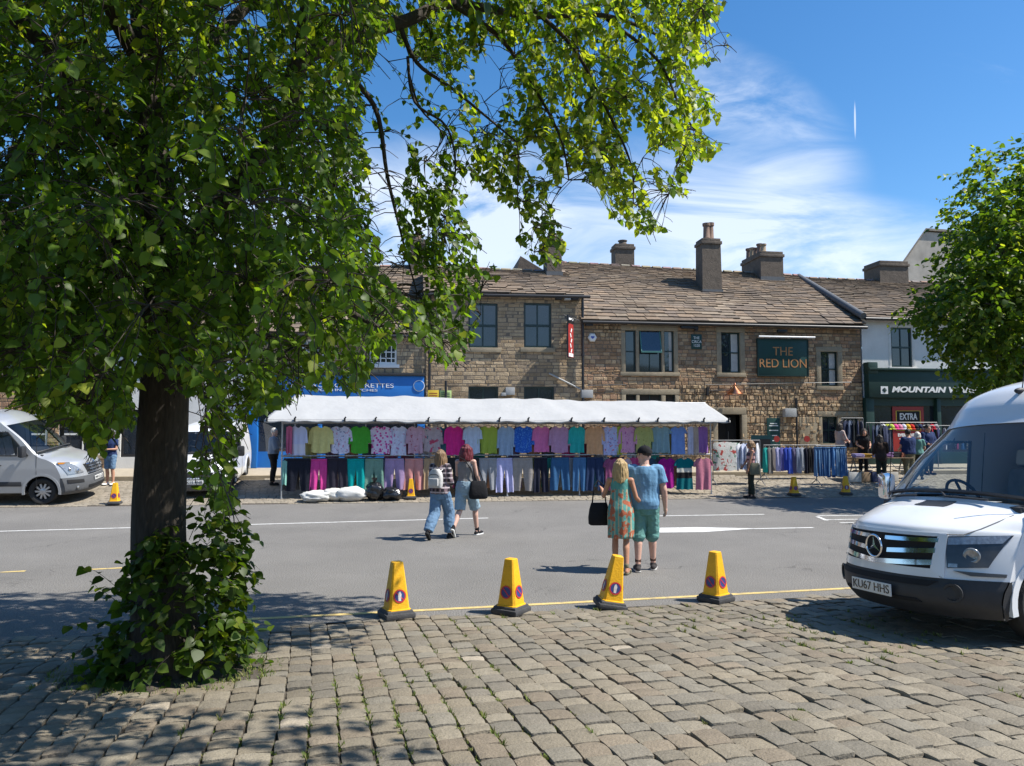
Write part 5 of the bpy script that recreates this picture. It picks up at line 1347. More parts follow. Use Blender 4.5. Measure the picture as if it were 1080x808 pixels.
    if V.get('bulk'): g = MB(); g.bx(xb - 2.0, xb - 1.96, -ys(1.9) + .03, ys(1.9) - .03, cz, 2.0 if V['bulk'] > 1 else 1.9); g.build('bulkhead', M['plasticgrey'], T)
    # side glass, mirrors, door lines
    for (x0, x1, z0, z1, sl) in wins:
        for sg in (-1, 1):
            g = MB(); zz = np.linspace(z0 - .02, z1 + .02, 8)
            g.grid([[Vector((x1 + (x0 - max(0, (z - z0)) * sl + .03 - x1) * f, sg * (ys(z) - .006), z)) for f in np.linspace(-.02, 1, 8)] for z in zz])
            g.build('side_window', M['wscreen'], T, 180)
            g = MB(); P_ = [(x0, z0), (x1, z0), (x1, z1), (x0 - (z1 - z0) * sl, z1), (x0, z0)]
            g.tube([Vector((x, sg * (ys(z) + .004), z)) for x, z in P_], .022, 5); g.build('window_seal', M['plastic'], T, 60)
    for sg in (-1, 1):
        mx_, mz = V['mirror']; g = MB(); g.box((mx_, sg * (ys(mz) + .17), mz + .02), (.12, .2, .30), rz=sg * R(8), bev=.05); mi = g.build('mirror', V.get('mirmat', M['plastic']), T, 50)
        g = MB(); g.tube([(mx_ - .02, sg * (ys(mz) - .03), mz - .12), (mx_, sg * (ys(mz) + .10), mz - .08)], .03, 6); g.build('mirror_arm', M['plastic'], T, 50, )
        g = MB(); g.box((mx_ - .062, sg * (ys(mz) + .17), mz + .02), (.006, .16, .25), rz=sg * R(8)); g.build('mirror_glass', M['chrome'], mi)
        g = MB()
        for xd in V['doors']:
            g.tube([Vector((xd, sg * (ys(z) + .001), z)) for z in np.linspace(zs0 + .05, V['door_top'], 8)], .006, 4)
        g.build('door_gap', M['dark'], T, 60)
        g = MB(); xd = V['doors'][-1] + .14; g.tube([(xd, sg * (ys(1.05) + .005), 1.05), (xd + .03, sg * (ys(1.05) + .03), 1.05), (xd + .17, sg * (ys(1.05) + .03), 1.05), (xd + .2, sg * (ys(1.05) + .005), 1.05)], .018, 6); g.build('door_handle', V.get('mirmat', M['plastic']), T, 60)
        if V.get('strip'):
            g = MB(); g.bx(-L + .4, fx - fr - .06, sg * (ys(.55) + .0), sg * (ys(.55) + .022), .50, .62, bev=.01); g.build('side_strip', M['plastic'], T, 40)
    # wheels
    r = V['wheel_r']
    for wx in (fx, rx):
        for sg in (-1, 1):
            c = Vector((wx, sg * (ys(.5) - .13), r)); Mr = Matrix.Rotation(R(90) * -sg, 4, 'X')
            g = MB(); w = .21
            g.lathe([(r * .62, w * .36), (r * .70, w * .47), (r * .90, w * .5), (r * .98, w * .38), (r, w * .25), (r, -w * .25), (r * .98, -w * .38), (r * .9, -w * .5), (r * .62, -w * .5)], (0, 0, 0), 40, M=Mr, caps=False)
            wh = g.build('wheel', M['rubber'], T, 40, loc=c); 
            g = MB(); g.lathe([(.001, w * .12), (r * .2, w * .12), (r * .62, w * .0), (r * .63, w * .38), (r * .60, w * .38), (r * .585, w * .1)], (0, 0, 0), 40, M=Mr, caps=False)
            ns = V.get('spokes', 6)
            for k in range(ns):
                a = 6.2832 * k / ns; A = Mr @ Matrix.Rotation(a, 4, 'Z')
                q = [(r * .12, -.022), (r * .12, .022), (r * .6, .036 if ns < 9 else .024), (r * .6, -.036 if ns < 9 else -.024)]
                vs = [A @ Vector((x, y, w * (.34 - .08 * (x > .2)))) for x, y in q] + [A @ Vector((x, y, 0)) for x, y in q]
                g.add(vs, [(0, 1, 2, 3), (0, 4, 5, 1), (1, 5, 6, 2), (2, 6, 7, 3), (3, 7, 4, 0)], 1)
            g.lathe([(r * .2, 0), (r * .2, w * .36), (r * .14, w * .40), (.001, w * .40)], (0, 0, 0), 20, 1, M=Mr)
            rm = g.build('rim', [M['dark'], M['alloy']], wh, 40)
    if V.get('aerial'):
        p = S(V['aerial'], -.0 if 'aer_t' not in V else V['aer_t']); g = MB(); g.ell(p + Vector((-.02, 0, .02)), (.09, .035, .035)); g.tube([p + Vector((-.03, 0, .03)), p + Vector((-.16, 0, .55))], [.006, .003], 5); g.build('aerial', M['plastic'], T, 60)
    return T, S
def plate(T, bp, face, z0, z1, hw, txt, off=.05, yc=0.0):
    zc = (z0 + z1) / 2; p = face(yc, zc, off); g = MB(); g.box((p.x, yc, zc), (.012, hw * 2, z1 - z0), bev=.004); pl = g.build('number_plate', M['plate'], bp, 30)
    t = text('lettering', txt, (z1 - z0) * .98, M['carblack'], bp, ext=.002); w = max(v.co.x for v in t.data.vertices) - min(v.co.x for v in t.data.vertices)
    t.data.transform(Matrix.Diagonal((hw * 1.84 / w, 1, 1, 1))); t.location = (p.x + .009, yc, zc); t.rotation_euler = (R(90), 0, R(90))
def sprinter_front(T, bp, face0, fp0, body):
    zm = lambda z: float(np.interp(z, [.26, .70, 1.08], [.23, .57, .965]))
    face = lambda y, z, off=0.0: face0(y, zm(z), off)
    fp = lambda mb, q, *a: fp0(mb, [(y, zm(z)) for y, z in q], *a)
    g = MB()   # black opening behind the slats
    fp(g, [(-.56, .775), (.56, .775), (.60, 1.055), (-.60, 1.055)], .008, 16, 6)
    gr = g.build('grille', M['dark'], T, 40)
    g = MB()   # painted surround
    fp(g, [(-.63, .70), (.63, .70), (.57, .775), (-.57, .775)], .020, 18, 3); fp(g, [(-.55, .76), (-.65, .70), (-.635, 1.07), (-.575, 1.07)], .022, 3, 8); fp(g, [(.55, .76), (.65, .70), (.635, 1.07), (.575, 1.07)], .022, 3, 8)
    fp(g, [(-.60, 1.05), (.60, 1.05), (.63, 1.085), (-.63, 1.085)], .018, 18, 2)
    g.build('grille_surround', M['vanwhite'], T, 40)
    g = MB()
    for z, dz in ((1.005, .0), (.915, .008), (.815, .012)):
        k = .585 if z > .95 else (.575 if z > .85 else .56); dip = .028
        for sg in (-1, 1):
            if z == .915: fp(g, [(sg * .14, z - .018 - dip * .7), (sg * k, z - .018 + .012), (sg * k, z + .022 + .012), (sg * .14, z + .022 - dip * .7)], .030, 8, 2, .025)
            elif z > .95: fp(g, [(sg * .10, z - .016), (sg * k, z - .016 + .01), (sg * k, z + .018 + .01), (sg * .10, z + .018)], .028, 8, 2, .025)
            else: fp(g, [(0, z - .022 - dip), (sg * k, z - .022 + .012), (sg * k, z + .022 + .012), (0, z + .022 - dip)], .030, 8, 2, .025)
    g.build('slat', M['chrome'], gr, 40)
    # three pointed star in a ring
    c = face(0, .925, .055); n = 28; g = MB()
    g.tube([c + Vector((0, .105 * math.cos(6.2832 * k / n), .105 * math.sin(6.2832 * k / n))) for k in range(n + 1)], .011, 8, cap=False)
    for k in range(3):
        a = R(90 + 120 * k); d = Vector((0, math.cos(a), math.sin(a))); s_ = Vector((0, -math.sin(a), math.cos(a)))
        g.add([c + Vector((.016, 0, 0)), c + d * .1 + Vector((.006, 0, 0)), c + s_ * .017 - d * .0 + Vector((.002, 0, 0)), c - s_ * .017 + Vector((.002, 0, 0))], [(0, 1, 2), (0, 3, 1), (1, 3, 2)])
    g.build('badge', M['chrome'], gr, 50)
    for sg in (-1, 1):
        g = MB(); fp(g, [(sg * .66, .79), (sg * .88, .81), (sg * .955, 1.09), (sg * .625, 1.055)], .012, 10, 8, .03)
        h = g.build('headlight', M['lens'], T, 60)
        g = MB(); fp(g, [(sg * .645, .985), (sg * .92, 1.01), (sg * .945, 1.078), (sg * .64, 1.045)], .015, 10, 2, .01); fp(g, [(sg * .665, .80), (sg * .72, .80), (sg * .72, .83), (sg * .665, .83)], .016, 4, 2, .01)
        g.build('indicator', M['lensclear'], h, 60)
        q = face(sg * .79, .905); g = MB(); nn = 20; dirv = Vector((.75, sg * .62, 0)).normalized(); u = dirv.cross(Vector((0, 0, 1)))
        rows = []
        for rr_, of in ((.07, .010), (.066, .02), (.05, .023), (.038, .014), (.001, .017)): rows.append([q + dirv * of + (u * math.cos(6.2832 * k / nn) + Vector((0, 0, 1)) * math.sin(6.2832 * k / nn)) * rr_ for k in range(nn)])
        g.grid(rows, close=True); g.build('lamp', M['lensclear'], h, 60)
        g = MB(); fp(g, [(sg * .80, .735), (sg * .965, .735), (sg * .965, .76), (sg * .70, .772)], .030, 6, 2, .03); g.build('bumper_insert', M['plasticgrey'], bp, 40)
        q = face(sg * .72, .55); g = MB(); rows = []
        dirv = Vector((.86, sg * .4, 0)).normalized(); u = dirv.cross(Vector((0, 0, 1)))
        for rr_, of in ((.085, .016), (.085, .03), (.065, .03), (.06, .012), (.001, .012)): rows.append([q + dirv * of + (u * math.cos(6.2832 * k / nn) + Vector((0, 0, 1)) * math.sin(6.2832 * k / nn)) * rr_ for k in range(nn)])
        g.grid(rows, close=True); g.build('fog_lamp', M['plastic'], bp, 40)
    g = MB(); fp(g, [(-.55, .60), (.55, .60), (.62, .665), (-.62, .665)], .026, 16, 3, .01); fp(g, [(-.5, .42), (.5, .42), (.46, .455), (-.46, .455)], .026, 14, 2, .01); g.build('air_intake', M['dark'], bp, 40)
    plate(T, bp, face0, .36, .475, .27, 'KU67 HHS', .045)
    for ya, yb, mm in ((-.08, .28, 0), (-.80, -.54, 1)):
        g = MB(); xa, xb_ = -.56, -.72
        def hp_(x, y, o): return Vector((x - .10 * abs(y), y, hoodz(x - .10 * abs(y), y) + o))
        nn_ = 8
        g.grid([[hp_(xa + (xb_ - xa) * i / nn_, ya + (yb - ya) * j / 6, .003) for j in range(7)] for i in range(nn_ + 1)], mm)
        if mm == 0:
            for i in range(nn_):
                x = xa + (xb_ - xa) * (i + .3) / nn_; g.grid([[hp_(x, ya + (yb - ya) * j / 6, .005) for j in range(7)], [hp_(x - .008, ya + (yb - ya) * j / 6, .011) for j in range(7)]], 2)
        g.build('hood_vent', [M['carblack'], M['offwhite'], M['plasticgrey']], T)
    for sg in (-1, 1):
        g = MB(); pts = [Vector((x, sg * y, hoodz(x, y) + .002)) for x, y in ((-.24, .665), (-.36, .73), (-.5, .79), (-.65, .83), (-.8, .85))]; g.tube(pts, .005, 4)
        g.build('hood_gap', M['plasticgrey'], T, 60)
SPR = [(-.10, .23, .46, 0), (.0, .35, .50, 0), (.01, .47, .52, 0), (-.02, .57, .54, 0), (-.05, .76, .58, 0), (-.10, .965, .62, .012), (-.19, 1.05, .58, .05), (-.47, 1.16, .36, .085), (-.79, 1.26, .20, .075),
       (-1.18, 1.65, .17, .03), (-1.58, 2.01, .17, .035), (-1.76, 2.26, .15, .06), (-2.06, 2.45, .06, .10), (-2.8, 2.56, 0, .10), (-4.5, 2.60, 0, .10), (-5.9, 2.58, 0, .10)]
def ys_spr(z): return float(np.interp(z, [.2, .33, .55, .85, 1.08, 1.36, 2.0, 2.5], [.90, .955, .985, .99, .975, .945, .84, .74]))
CS = crv(SPR, 6)
def hoodz(x, y):
    X_, Z_ = [], []
    for i in range(30, 49):
        t = min(1, abs(y) / ys_spr(CS[i, 1] - CS[i, 3])); X_.append(-(CS[i, 0] - CS[i, 2] * t ** 2.7)); Z_.append(CS[i, 1] - CS[i, 3] * t ** 2.6)
    return float(np.interp(-x, X_, Z_))
NN = Vector((-.0095, .043, 1)).normalized()
def frame(front, head, up):
    h = Vector((head[0], head[1], 0)); h = (h - up * h.dot(up)).normalized(); y = up.cross(h)
    m = Matrix((h, y, up)).transposed().to_4x4(); m.translation = front; return m
VP = Vector((3.46, 7.2, 0)); VP.z = gz(VP.x, VP.y)
VH = R(193.5)
MWV = frame(VP, (math.cos(VH), math.sin(VH)), NN)
van('panel_van', 'white panel van with dark bumper and plate KU67 HHS on the near setts', MWV,
    dict(scale=.97, st=SPR, ys=ys_spr, len=5.9, paint=M['vanwhite'], bump=M['plastic'], lip=5, foot=8, top=10, bumptop=3, sill=.36, wheel_x=-1.02, rear_x=-4.65, wheel_r=.345, cab_z=.5, front=sprinter_front, pow=2.7, covers=True,
         wins=[(-1.18, -2.1, 1.24, 1.84, .9)], mirror=(-1.12, 1.32), doors=(-1.02, -2.3), door_top=1.95, strip=True, aerial=68, aer_t=.10, mirmat=M['chrome'], arch=M['vanwhite']))
# ---- silver van at the far kerb
def master_front(T, bp, face, fp, body):
    g = MB(); fp(g, [(-.42, .72), (.42, .72), (.50, 1.0), (-.50, 1.0)], .012, 12, 5); gr = g.build('grille', M['dark'], T, 40)
    g = MB()
    for z in (.76, .84, .92, .985): fp(g, [(-.43, z - .015), (.43, z - .015), (.43, z + .015), (-.43, z + .015)], .03, 12, 2, .02)
    for y in (-.22, 0, .22): fp(g, [(y - .012, .73), (y + .012, .73), (y + .012, .99), (y - .012, .99)], .026, 2, 4, .02)
    g.build('slat', M['chrome'], gr, 40)
    c = face(0, 1.06, .03); g = MB(); d = [(0, .075), (.05, 0), (0, -.075), (-.05, 0)]
    for i in range(4): g.tube([c + Vector((0, d[i][0], d[i][1])), c + Vector((0, d[(i + 1) % 4][0], d[(i + 1) % 4][1]))], .013, 6)
    g.build('badge', M['chrome'], T, 50)
    for sg in (-1, 1):
        g = MB(); fp(g, [(sg * .56, .80), (sg * .90, .78), (sg * .975, 1.12), (sg * .80, 1.10)], .016, 9, 7, .03); h = g.build('headlight', M['lensclear'], T, 60)
        g = MB(); fp(g, [(sg * .90, 1.06), (sg * .965, 1.07), (sg * .968, 1.11), (sg * .86, 1.10)], .024, 4, 2, .01); g.build('indicator', M['amber'], h, 60)
        for yy_, zz in ((.70, .86), (.84, .92)):
            q = face(sg * yy_, zz, .02); g = MB(); g.ell(q, (.02, .055, .055)); g.build('lamp', M['chrome'], h, 60)
        g = MB(); fp(g, [(sg * .62, .54), (sg * .93, .56), (sg * .93, .65), (sg * .62, .62)], .026, 6, 3, .01); g.build('air_intake', M['dark'], bp, 40)
        g = MB(); q = face(sg * .78, .43, .03); g.ell(q, (.02, .06, .04)); g.build('fog_lamp', M['lensclear'], bp, 40)
    g = MB(); fp(g, [(-.5, .38), (.5, .38), (.5, .45), (-.5, .45)], .026, 10, 3, .01); g.build('air_intake', M['dark'], bp, 40)
    plate(T, bp, face, .54, .65, .26, 'MW13 LZE', .04)
MST = [(-.10, .26, .40, 0), (.0, .36, .44, 0), (.01, .52, .46, 0), (-.03, .70, .47, 0), (-.07, .86, .48, 0), (-.14, 1.04, .50, .0), (-.24, 1.12, .46, .02), (-.55, 1.24, .30, .06), (-.92, 1.36, .20, .06),
       (-1.32, 1.74, .17, .03), (-1.75, 2.10, .16, .035), (-1.95, 2.26, .13, .06), (-2.3, 2.38, .04, .09), (-3, 2.42, 0, .1), (-4.5, 2.44, 0, .1), (-5.5, 2.42, 0, .1)]
def ys_mst(z): return float(np.interp(z, [.2, .35, .6, .95, 1.2, 1.5, 2.1, 2.5], [.92, .97, 1.0, 1.01, .99, .965, .88, .80]))
FNs = Vector((.132 * .11, -.11, 1)).normalized()
def on_far(px, s, back=0.0):
    d = ray(px, 500); a = d.x / d.y; y = (FK0 + s / FKC) / (1 - FKT * a); x = a * y; return Vector((x, y, gz(x, y)))
MP = on_far(104, 1.25)
van('panel_van', 'silver panel van with grey bumper parked at the far kerb, nose towards the stall', frame(MP, (FU.x, FU.y), FNs),
    dict(st=MST, ys=ys_mst, len=5.5, paint=M['vansilver'], bump=M['plasticgrey'], lip=5, foot=8, top=10, bumptop=3, sill=.32, wheel_x=-.98, rear_x=-4.6, wheel_r=.35, cab_z=.6, front=master_front, bulk=1,
         wins=[(-1.30, -2.15, 1.30, 1.90, .85)], mirror=(-1.36, 1.40), doors=(-1.10, -2.28), door_top=1.95, strip=True, spokes=10, arch=M['vansilver']))
# ---- dark car behind the tree trunk
def car_front(T, bp, face, fp, body):
    g = MB(); fp(g, [(-.45, .58), (.45, .58), (.5, .70), (-.5, .70)], .012, 10, 3); gr = g.build('grille', M['dark'], T, 40)
    for sg in (-1, 1): g = MB(); fp(g, [(sg * .52, .60), (sg * .80, .62), (sg * .84, .74), (sg * .55, .70)], .014, 8, 4, .03); g.build('headlight', M['lensclear'], T, 60)
    plate(T, bp, face, .40, .51, .26, 'YK15 FNB', .04)
CAR = [(-.08, .20, .30, 0), (.0, .30, .33, 0), (.01, .42, .34, 0), (-.01, .54, .35, 0), (-.05, .66, .36, 0), (-.12, .80, .38, .0), (-.22, .90, .34, .02), (-.55, 1.02, .22, .06), (-.9, 1.10, .16, .05),
       (-1.25, 1.40, .13, .03), (-1.60, 1.68, .12, .03), (-1.8, 1.76, .08, .03), (-2.2, 1.80, .0, .04), (-3, 1.82, 0, .05), (-3.6, 1.81, 0, .05), (-4.0, 1.78, 0, .05)]
def ys_car(z): return float(np.interp(z, [.15, .3, .55, .8, 1.0, 1.3, 1.85], [.82, .88, .90, .90, .88, .84, .72]))
CP = on_far(205, .9)
van('small_van', 'small white van facing the road behind the tree trunk', frame(CP, (.18, -.98), FNs),
    dict(cat='van', st=CAR, ys=ys_car, len=4.0, paint=M['vanwhite'], bump=M['plasticgrey'], lip=5, foot=8, top=10, bumptop=3, sill=.25, wheel_x=-.80, rear_x=-3.3, wheel_r=.31, cab_z=.25, front=car_front,
         wins=[(-1.38, -2.2, 1.1, 1.6, .75)], mirror=(-1.25, 1.12), doors=(-1.0, -2.25), door_top=1.6))
# ================================================================== PEOPLE
def fabric(name, c, var=.12, pat=None, c2=(1, 1, 1), sc=30.0, thr=.5, c3=None, rough=.85, trans=.0, bump=.35):
    """cloth; pat: spots / blotch / stripes_z / stripes_x / plaid / border"""
    m = mat(name, c, rough, var, 9, bump, 22, spec=.2, fine=.06, trans=trans)
    if not pat: return m
    n, l = m.node_tree.nodes, m.node_tree.links; b = n['Principled BSDF']
    old = b.inputs['Base Color'].links[0].from_socket
    tcn = n.new('ShaderNodeTexCoord'); src = tcn.outputs['Object']
    def ramp(s_, lo, hi):
        r = n.new('ShaderNodeMapRange'); r.inputs[1].default_value = lo; r.inputs[2].default_value = hi; l.new(s_, r.inputs[0]); return r.outputs[0]
    def mixc(f, a, bb_):
        x = n.new('ShaderNodeMix'); x.data_type = 'RGBA'; l.new(f, x.inputs[0])
        if isinstance(a, tuple): x.inputs[6].default_value = (*a, 1)
        else: l.new(a, x.inputs[6])
        x.inputs[7].default_value = (*bb_, 1); return x.outputs[2]
    if pat in ('spots', 'blotch'):
        t = n.new('ShaderNodeTexVoronoi' if pat == 'spots' else 'ShaderNodeTexNoise'); t.inputs['Scale'].default_value = sc; l.new(src, t.inputs['Vector'])
        f = ramp(t.outputs['Distance'], thr + .05, thr - .05) if pat == 'spots' else ramp(t.outputs['Fac'], thr, thr + .05)
        out = mixc(f, old, c2)
        if c3:
            t2 = n.new('ShaderNodeTexNoise'); t2.inputs['Scale'].default_value = sc * .8; t2.inputs['Detail'].default_value = 3
            mp = n.new('ShaderNodeMapping'); mp.inputs['Location'].default_value = (3, 7, 1); l.new(src, mp.inputs[0]); l.new(mp.outputs[0], t2.inputs['Vector'])
            out = mixc(ramp(t2.outputs['Fac'], .60, .63), out, c3)
    else:
        s_ = n.new('ShaderNodeSeparateXYZ'); l.new(src, s_.inputs[0])
        def wave(o, k, ph=0):
            a = n.new('ShaderNodeMath'); a.operation = 'MULTIPLY_ADD'; l.new(o, a.inputs[0]); a.inputs[1].default_value = k; a.inputs[2].default_value = ph
            f = n.new('ShaderNodeMath'); f.operation = 'FRACT'; l.new(a.outputs[0], f.inputs[0]); return f.outputs[0]
        if pat == 'stripes_x': out = mixc(ramp(wave(s_.outputs[0], sc), thr, thr + .04), old, c2)
        elif pat == 'stripes_z': out = mixc(ramp(wave(s_.outputs[2], sc), thr, thr + .04), old, c2)
        elif pat == 'plaid':
            out = mixc(ramp(wave(s_.outputs[0], sc), thr, thr + .06), old, c2); out = mixc(ramp(wave(s_.outputs[2], sc), thr + .1, thr + .16), out, c3 or c2)
        elif pat == 'dress':
            f1 = ramp(wave(s_.outputs[0], sc), .62, .70); out = mixc(f1, old, c2)
            t = n.new('ShaderNodeTexNoise'); t.inputs['Scale'].default_value = 11; l.new(src, t.inputs['Vector']); out = mixc(ramp(t.outputs['Fac'], .53, .58), out, c3)
            g0 = ramp(s_.outputs[2], 1.24, 1.25); out = mixc(g0, out, c)
        elif pat == 'bands':   # list of (z, colour) from the bottom up
            out = old
            for z0, cc in c2: out = mixc(ramp(s_.outputs[2], z0 - .01, z0 + .01), out, cc)
    for lk in list(b.inputs['Base Color'].links): l.remove(lk)
    l.new(out, b.inputs['Base Color']); return m
M['skin'] = mat('skin', (.50, .27, .18), .5, .08, 12, .1, 60, spec=.35); M['skin_tan'] = mat('skin_tan', (.44, .22, .135), .5, .08, 12, .1, 60, spec=.35); M['skin_pale'] = mat('skin_pale', (.56, .34, .26), .5, .06, 12, .1, 60)
def ruffle(o, amp, fx, fz, seed=0.0):
    me = o.data; nn = [v.normal.copy() for v in me.vertices]
    for v, n_ in zip(me.vertices, nn):
        c = v.co; v.co = c + n_ * amp * (mnoise.noise(Vector((c.x * fx + seed, c.y * fx, c.z * fz))) + .5 * mnoise.noise(Vector((c.x * fx * 2.1, c.y * fx * 2.1 + seed, c.z * fz * 2.1))))
    me.update()
def hairmat(name, c): return mat(name, c, .5, .35, 60, .8, 90, stretch=(1, 1, .15), spec=.5)
def person(label, loc, head_dir, H=1.7, skin='skin', pose=None, fem=True, clothes=(), hair=None, look=0.0, voxel=.009, group=None, bulk=1.0):
    """standing figure; local x = its right, y = forward, z = up; head_dir = world angle it faces"""
    T = thing('person', loc, head_dir - R(90), label, 'person', group); s = H / 1.70; T.scale = (s, s, s)
    J = dict(pel=(0, 0, .93), nb=(0, -.012, 1.41), head=(0, .02, 1.565),
             shR=(.165, -.01, 1.375), elR=(.20, -.04, 1.10), wrR=(.205, .04, .86), shL=(-.165, -.01, 1.375), elL=(-.20, -.04, 1.10), wrL=(-.205, .04, .86),
             hipR=(.085, 0, .90), knR=(.09, .02, .49), anR=(.095, -.02, .085), hipL=(-.085, 0, .90), knL=(-.09, .02, .49), anL=(-.095, -.02, .085), toeR=None, toeL=None)
    if not fem:
        for k in ('shR', 'elR', 'wrR'): J[k] = (J[k][0] + .025,) + J[k][1:]
        for k in ('shL', 'elL', 'wrL'): J[k] = (J[k][0] - .025,) + J[k][1:]
    J.update(pose or {}); V_ = {k: (Vector(v) if v is not None else None) for k, v in J.items()}
    k = bulk
    rings = [(.80, .10, .10, 0), (.86, .155, .115, -.005), (.93, .168, .122, -.012), (1.00, .152, .108, -.004), (1.07, .132, .095, .005), (1.16, .142, .102, .008), (1.26, .155, .112, .012), (1.33, .158, .10, .004), (1.39, .125, .075, -.006), (1.43, .065, .058, -.01)] if fem else \
            [(.80, .10, .10, 0), (.86, .152, .115, -.005), (.93, .160, .122, -.008), (1.00, .158, .118, .005), (1.07, .158, .118, .01), (1.16, .165, .118, .01), (1.26, .178, .118, .008), (1.33, .185, .105, 0), (1.39, .15, .078, -.008), (1.43, .072, .062, -.01)]
    lean = (V_['nb'] - Vector((0, -.012, 1.41)))
    def tor(mb, z0, z1, inf=0.0, flare=None, n=20, close=True):
        zz = np.linspace(z0, z1, max(4, int((z1 - z0) / .05) + 1)); P = []
        for z in zz:
            a = np.interp(z, [r[0] for r in rings], [r[1] for r in rings]) * k + inf; b_ = np.interp(z, [r[0] for r in rings], [r[2] for r in rings]) * k + inf; c = np.interp(z, [r[0] for r in rings], [r[3] for r in rings])
            if flare: f = flare(z); a += f; b_ += f * .8
            o = lean * max(0, (z - .9) / .5)
            P.append([Vector((a * math.cos(t), c + b_ * math.sin(t), z)) + o for t in np.linspace(0, 2 * math.pi, n, endpoint=False)])
        vs = [p for r in P for p in r]; m_ = len(P); fs = [(i * n + j, i * n + (j + 1) % n, (i + 1) * n + (j + 1) % n, (i + 1) * n + j) for i in range(m_ - 1) for j in range(n)]
        fs += [tuple(range(n - 1, -1, -1)), tuple((m_ - 1) * n + j for j in range(n))]; mb.add(vs, fs)
    b = MB(); tor(b, .80, 1.43)
    hd = V_['head']; nb = V_['nb']; fw_ = Vector((math.sin(look), math.cos(look), 0)); sd = Vector((math.cos(look), -math.sin(look), 0)); up = Vector((0, 0, 1))
    def hp(x, y, z): return hd + sd * x + fw_ * y + up * z
    b.cap(nb + Vector((0, 0, -.05)), hd + Vector((0, -.015, -.06)), .058 if fem else .068, .052 if fem else .06)
    Mh = Matrix.Rotation(-look, 3, 'Z')
    b.ell(hp(0, -.008, .02), (.074, .094, .105), 18, 12, M=Mh); b.ell(hp(0, .025, -.045), (.056, .066, .068), 16, 10, M=Mh)
    b.cap(hp(0, .088, .012), hp(0, .108, -.022), .010, .016); b.ell(hp(0, .083, -.062), (.024, .012, .009), 10, 6, M=Mh); b.ell(hp(0, .078, -.098), (.022, .02, .016), 10, 6, M=Mh)
    for sx_ in (-1, 1):
        b.ell(hp(sx_ * .078, -.008, -.005), (.012, .022, .032), 10, 7, M=Mh); b.ell(hp(sx_ * .034, .078, .03), (.024, .012, .007), 10, 6, M=Mh); b.ell(hp(sx_ * .04, .062, -.025), (.025, .022, .022), 10, 6, M=Mh)
    for S_, sx_ in (('R', 1), ('L', -1)):
        sh, el, wr = V_['sh' + S_], V_['el' + S_], V_['wr' + S_]; q = .9 if fem else 1.12; q *= .5 + .5 * k
        b.cap(sh + Vector((-sx_ * .03, 0, -.005)), sh, .055 * q, .054 * q); b.cap(sh, el, .049 * q, .038 * q); b.cap(el, el.lerp(wr, .35), .038 * q, .038 * q); b.cap(el.lerp(wr, .35), wr, .037 * q, .025 * q)
        d = (wr - el).normalized(); pl = V_.get('hand' + S_); d2 = (pl - wr).normalized() if pl is not None else (d + Vector((0, .12, -.1))).normalized()
        th = Vector((-sx_ * .25, 1, .0)); th = (th - d2 * th.dot(d2)).normalized(); nn = d2.cross(th)
        b.cap(wr, wr + d2 * .05, .024, .030)
        for i, (o, L) in enumerate(((.030, .070), (.010, .080), (-.010, .074), (-.028, .058))):
            r0 = wr + d2 * .075 + th * o; cu = -sx_ * nn * .35
            b.cap(wr + d2 * .03 + th * o * .7, r0, .014, .0115); m1 = r0 + (d2 + cu * .5).normalized() * L * .5; b.cap(r0, m1, .0105, .0095); b.cap(m1, m1 + (d2 * .7 + cu * 1.6).normalized() * L * .5, .0095, .008)
        t0 = wr + d2 * .025 + th * .026; t1 = t0 + (d2 * .6 + th * .8).normalized() * .04; b.cap(t0, t1, .014, .0115); b.cap(t1, t1 + (d2 + th * .2).normalized() * .032, .0112, .009)
        hi, kn, an = V_['hip' + S_], V_['kn' + S_], V_['an' + S_]; q2 = (1.0 if fem else .98) * k
        b.cap(hi, hi.lerp(kn, .5), .092 * q2, .072 * q2); b.cap(hi.lerp(kn, .5), kn, .072 * q2, .053 * q2); cf = kn.lerp(an, .32) + Vector((0, -.018, 0)); b.cap(kn, cf, .052 * q2, .055 * q2); b.cap(cf, an, .054 * q2, .034)
        toe = V_['toe' + S_]; toe = toe if toe is not None else an + Vector((sx_ * .03, .15, -.055)); heel = an + Vector((0, -.035, -.05)) if J['toe' + S_] is None else an - (toe - an).normalized() * .04 + Vector((0, 0, -.03))
        b.cap(an, heel, .034, .030); b.cap(heel, toe, .030, .026); b.cap(an, heel.lerp(toe, .7), .034, .028)
        V_['toe' + S_], V_['heel' + S_] = toe, heel
    fuse(b, 'body', M[skin], T, voxel, 2)
    def limb(mb, a, c, r0, r1): mb.cap(a, c, r0, r1)
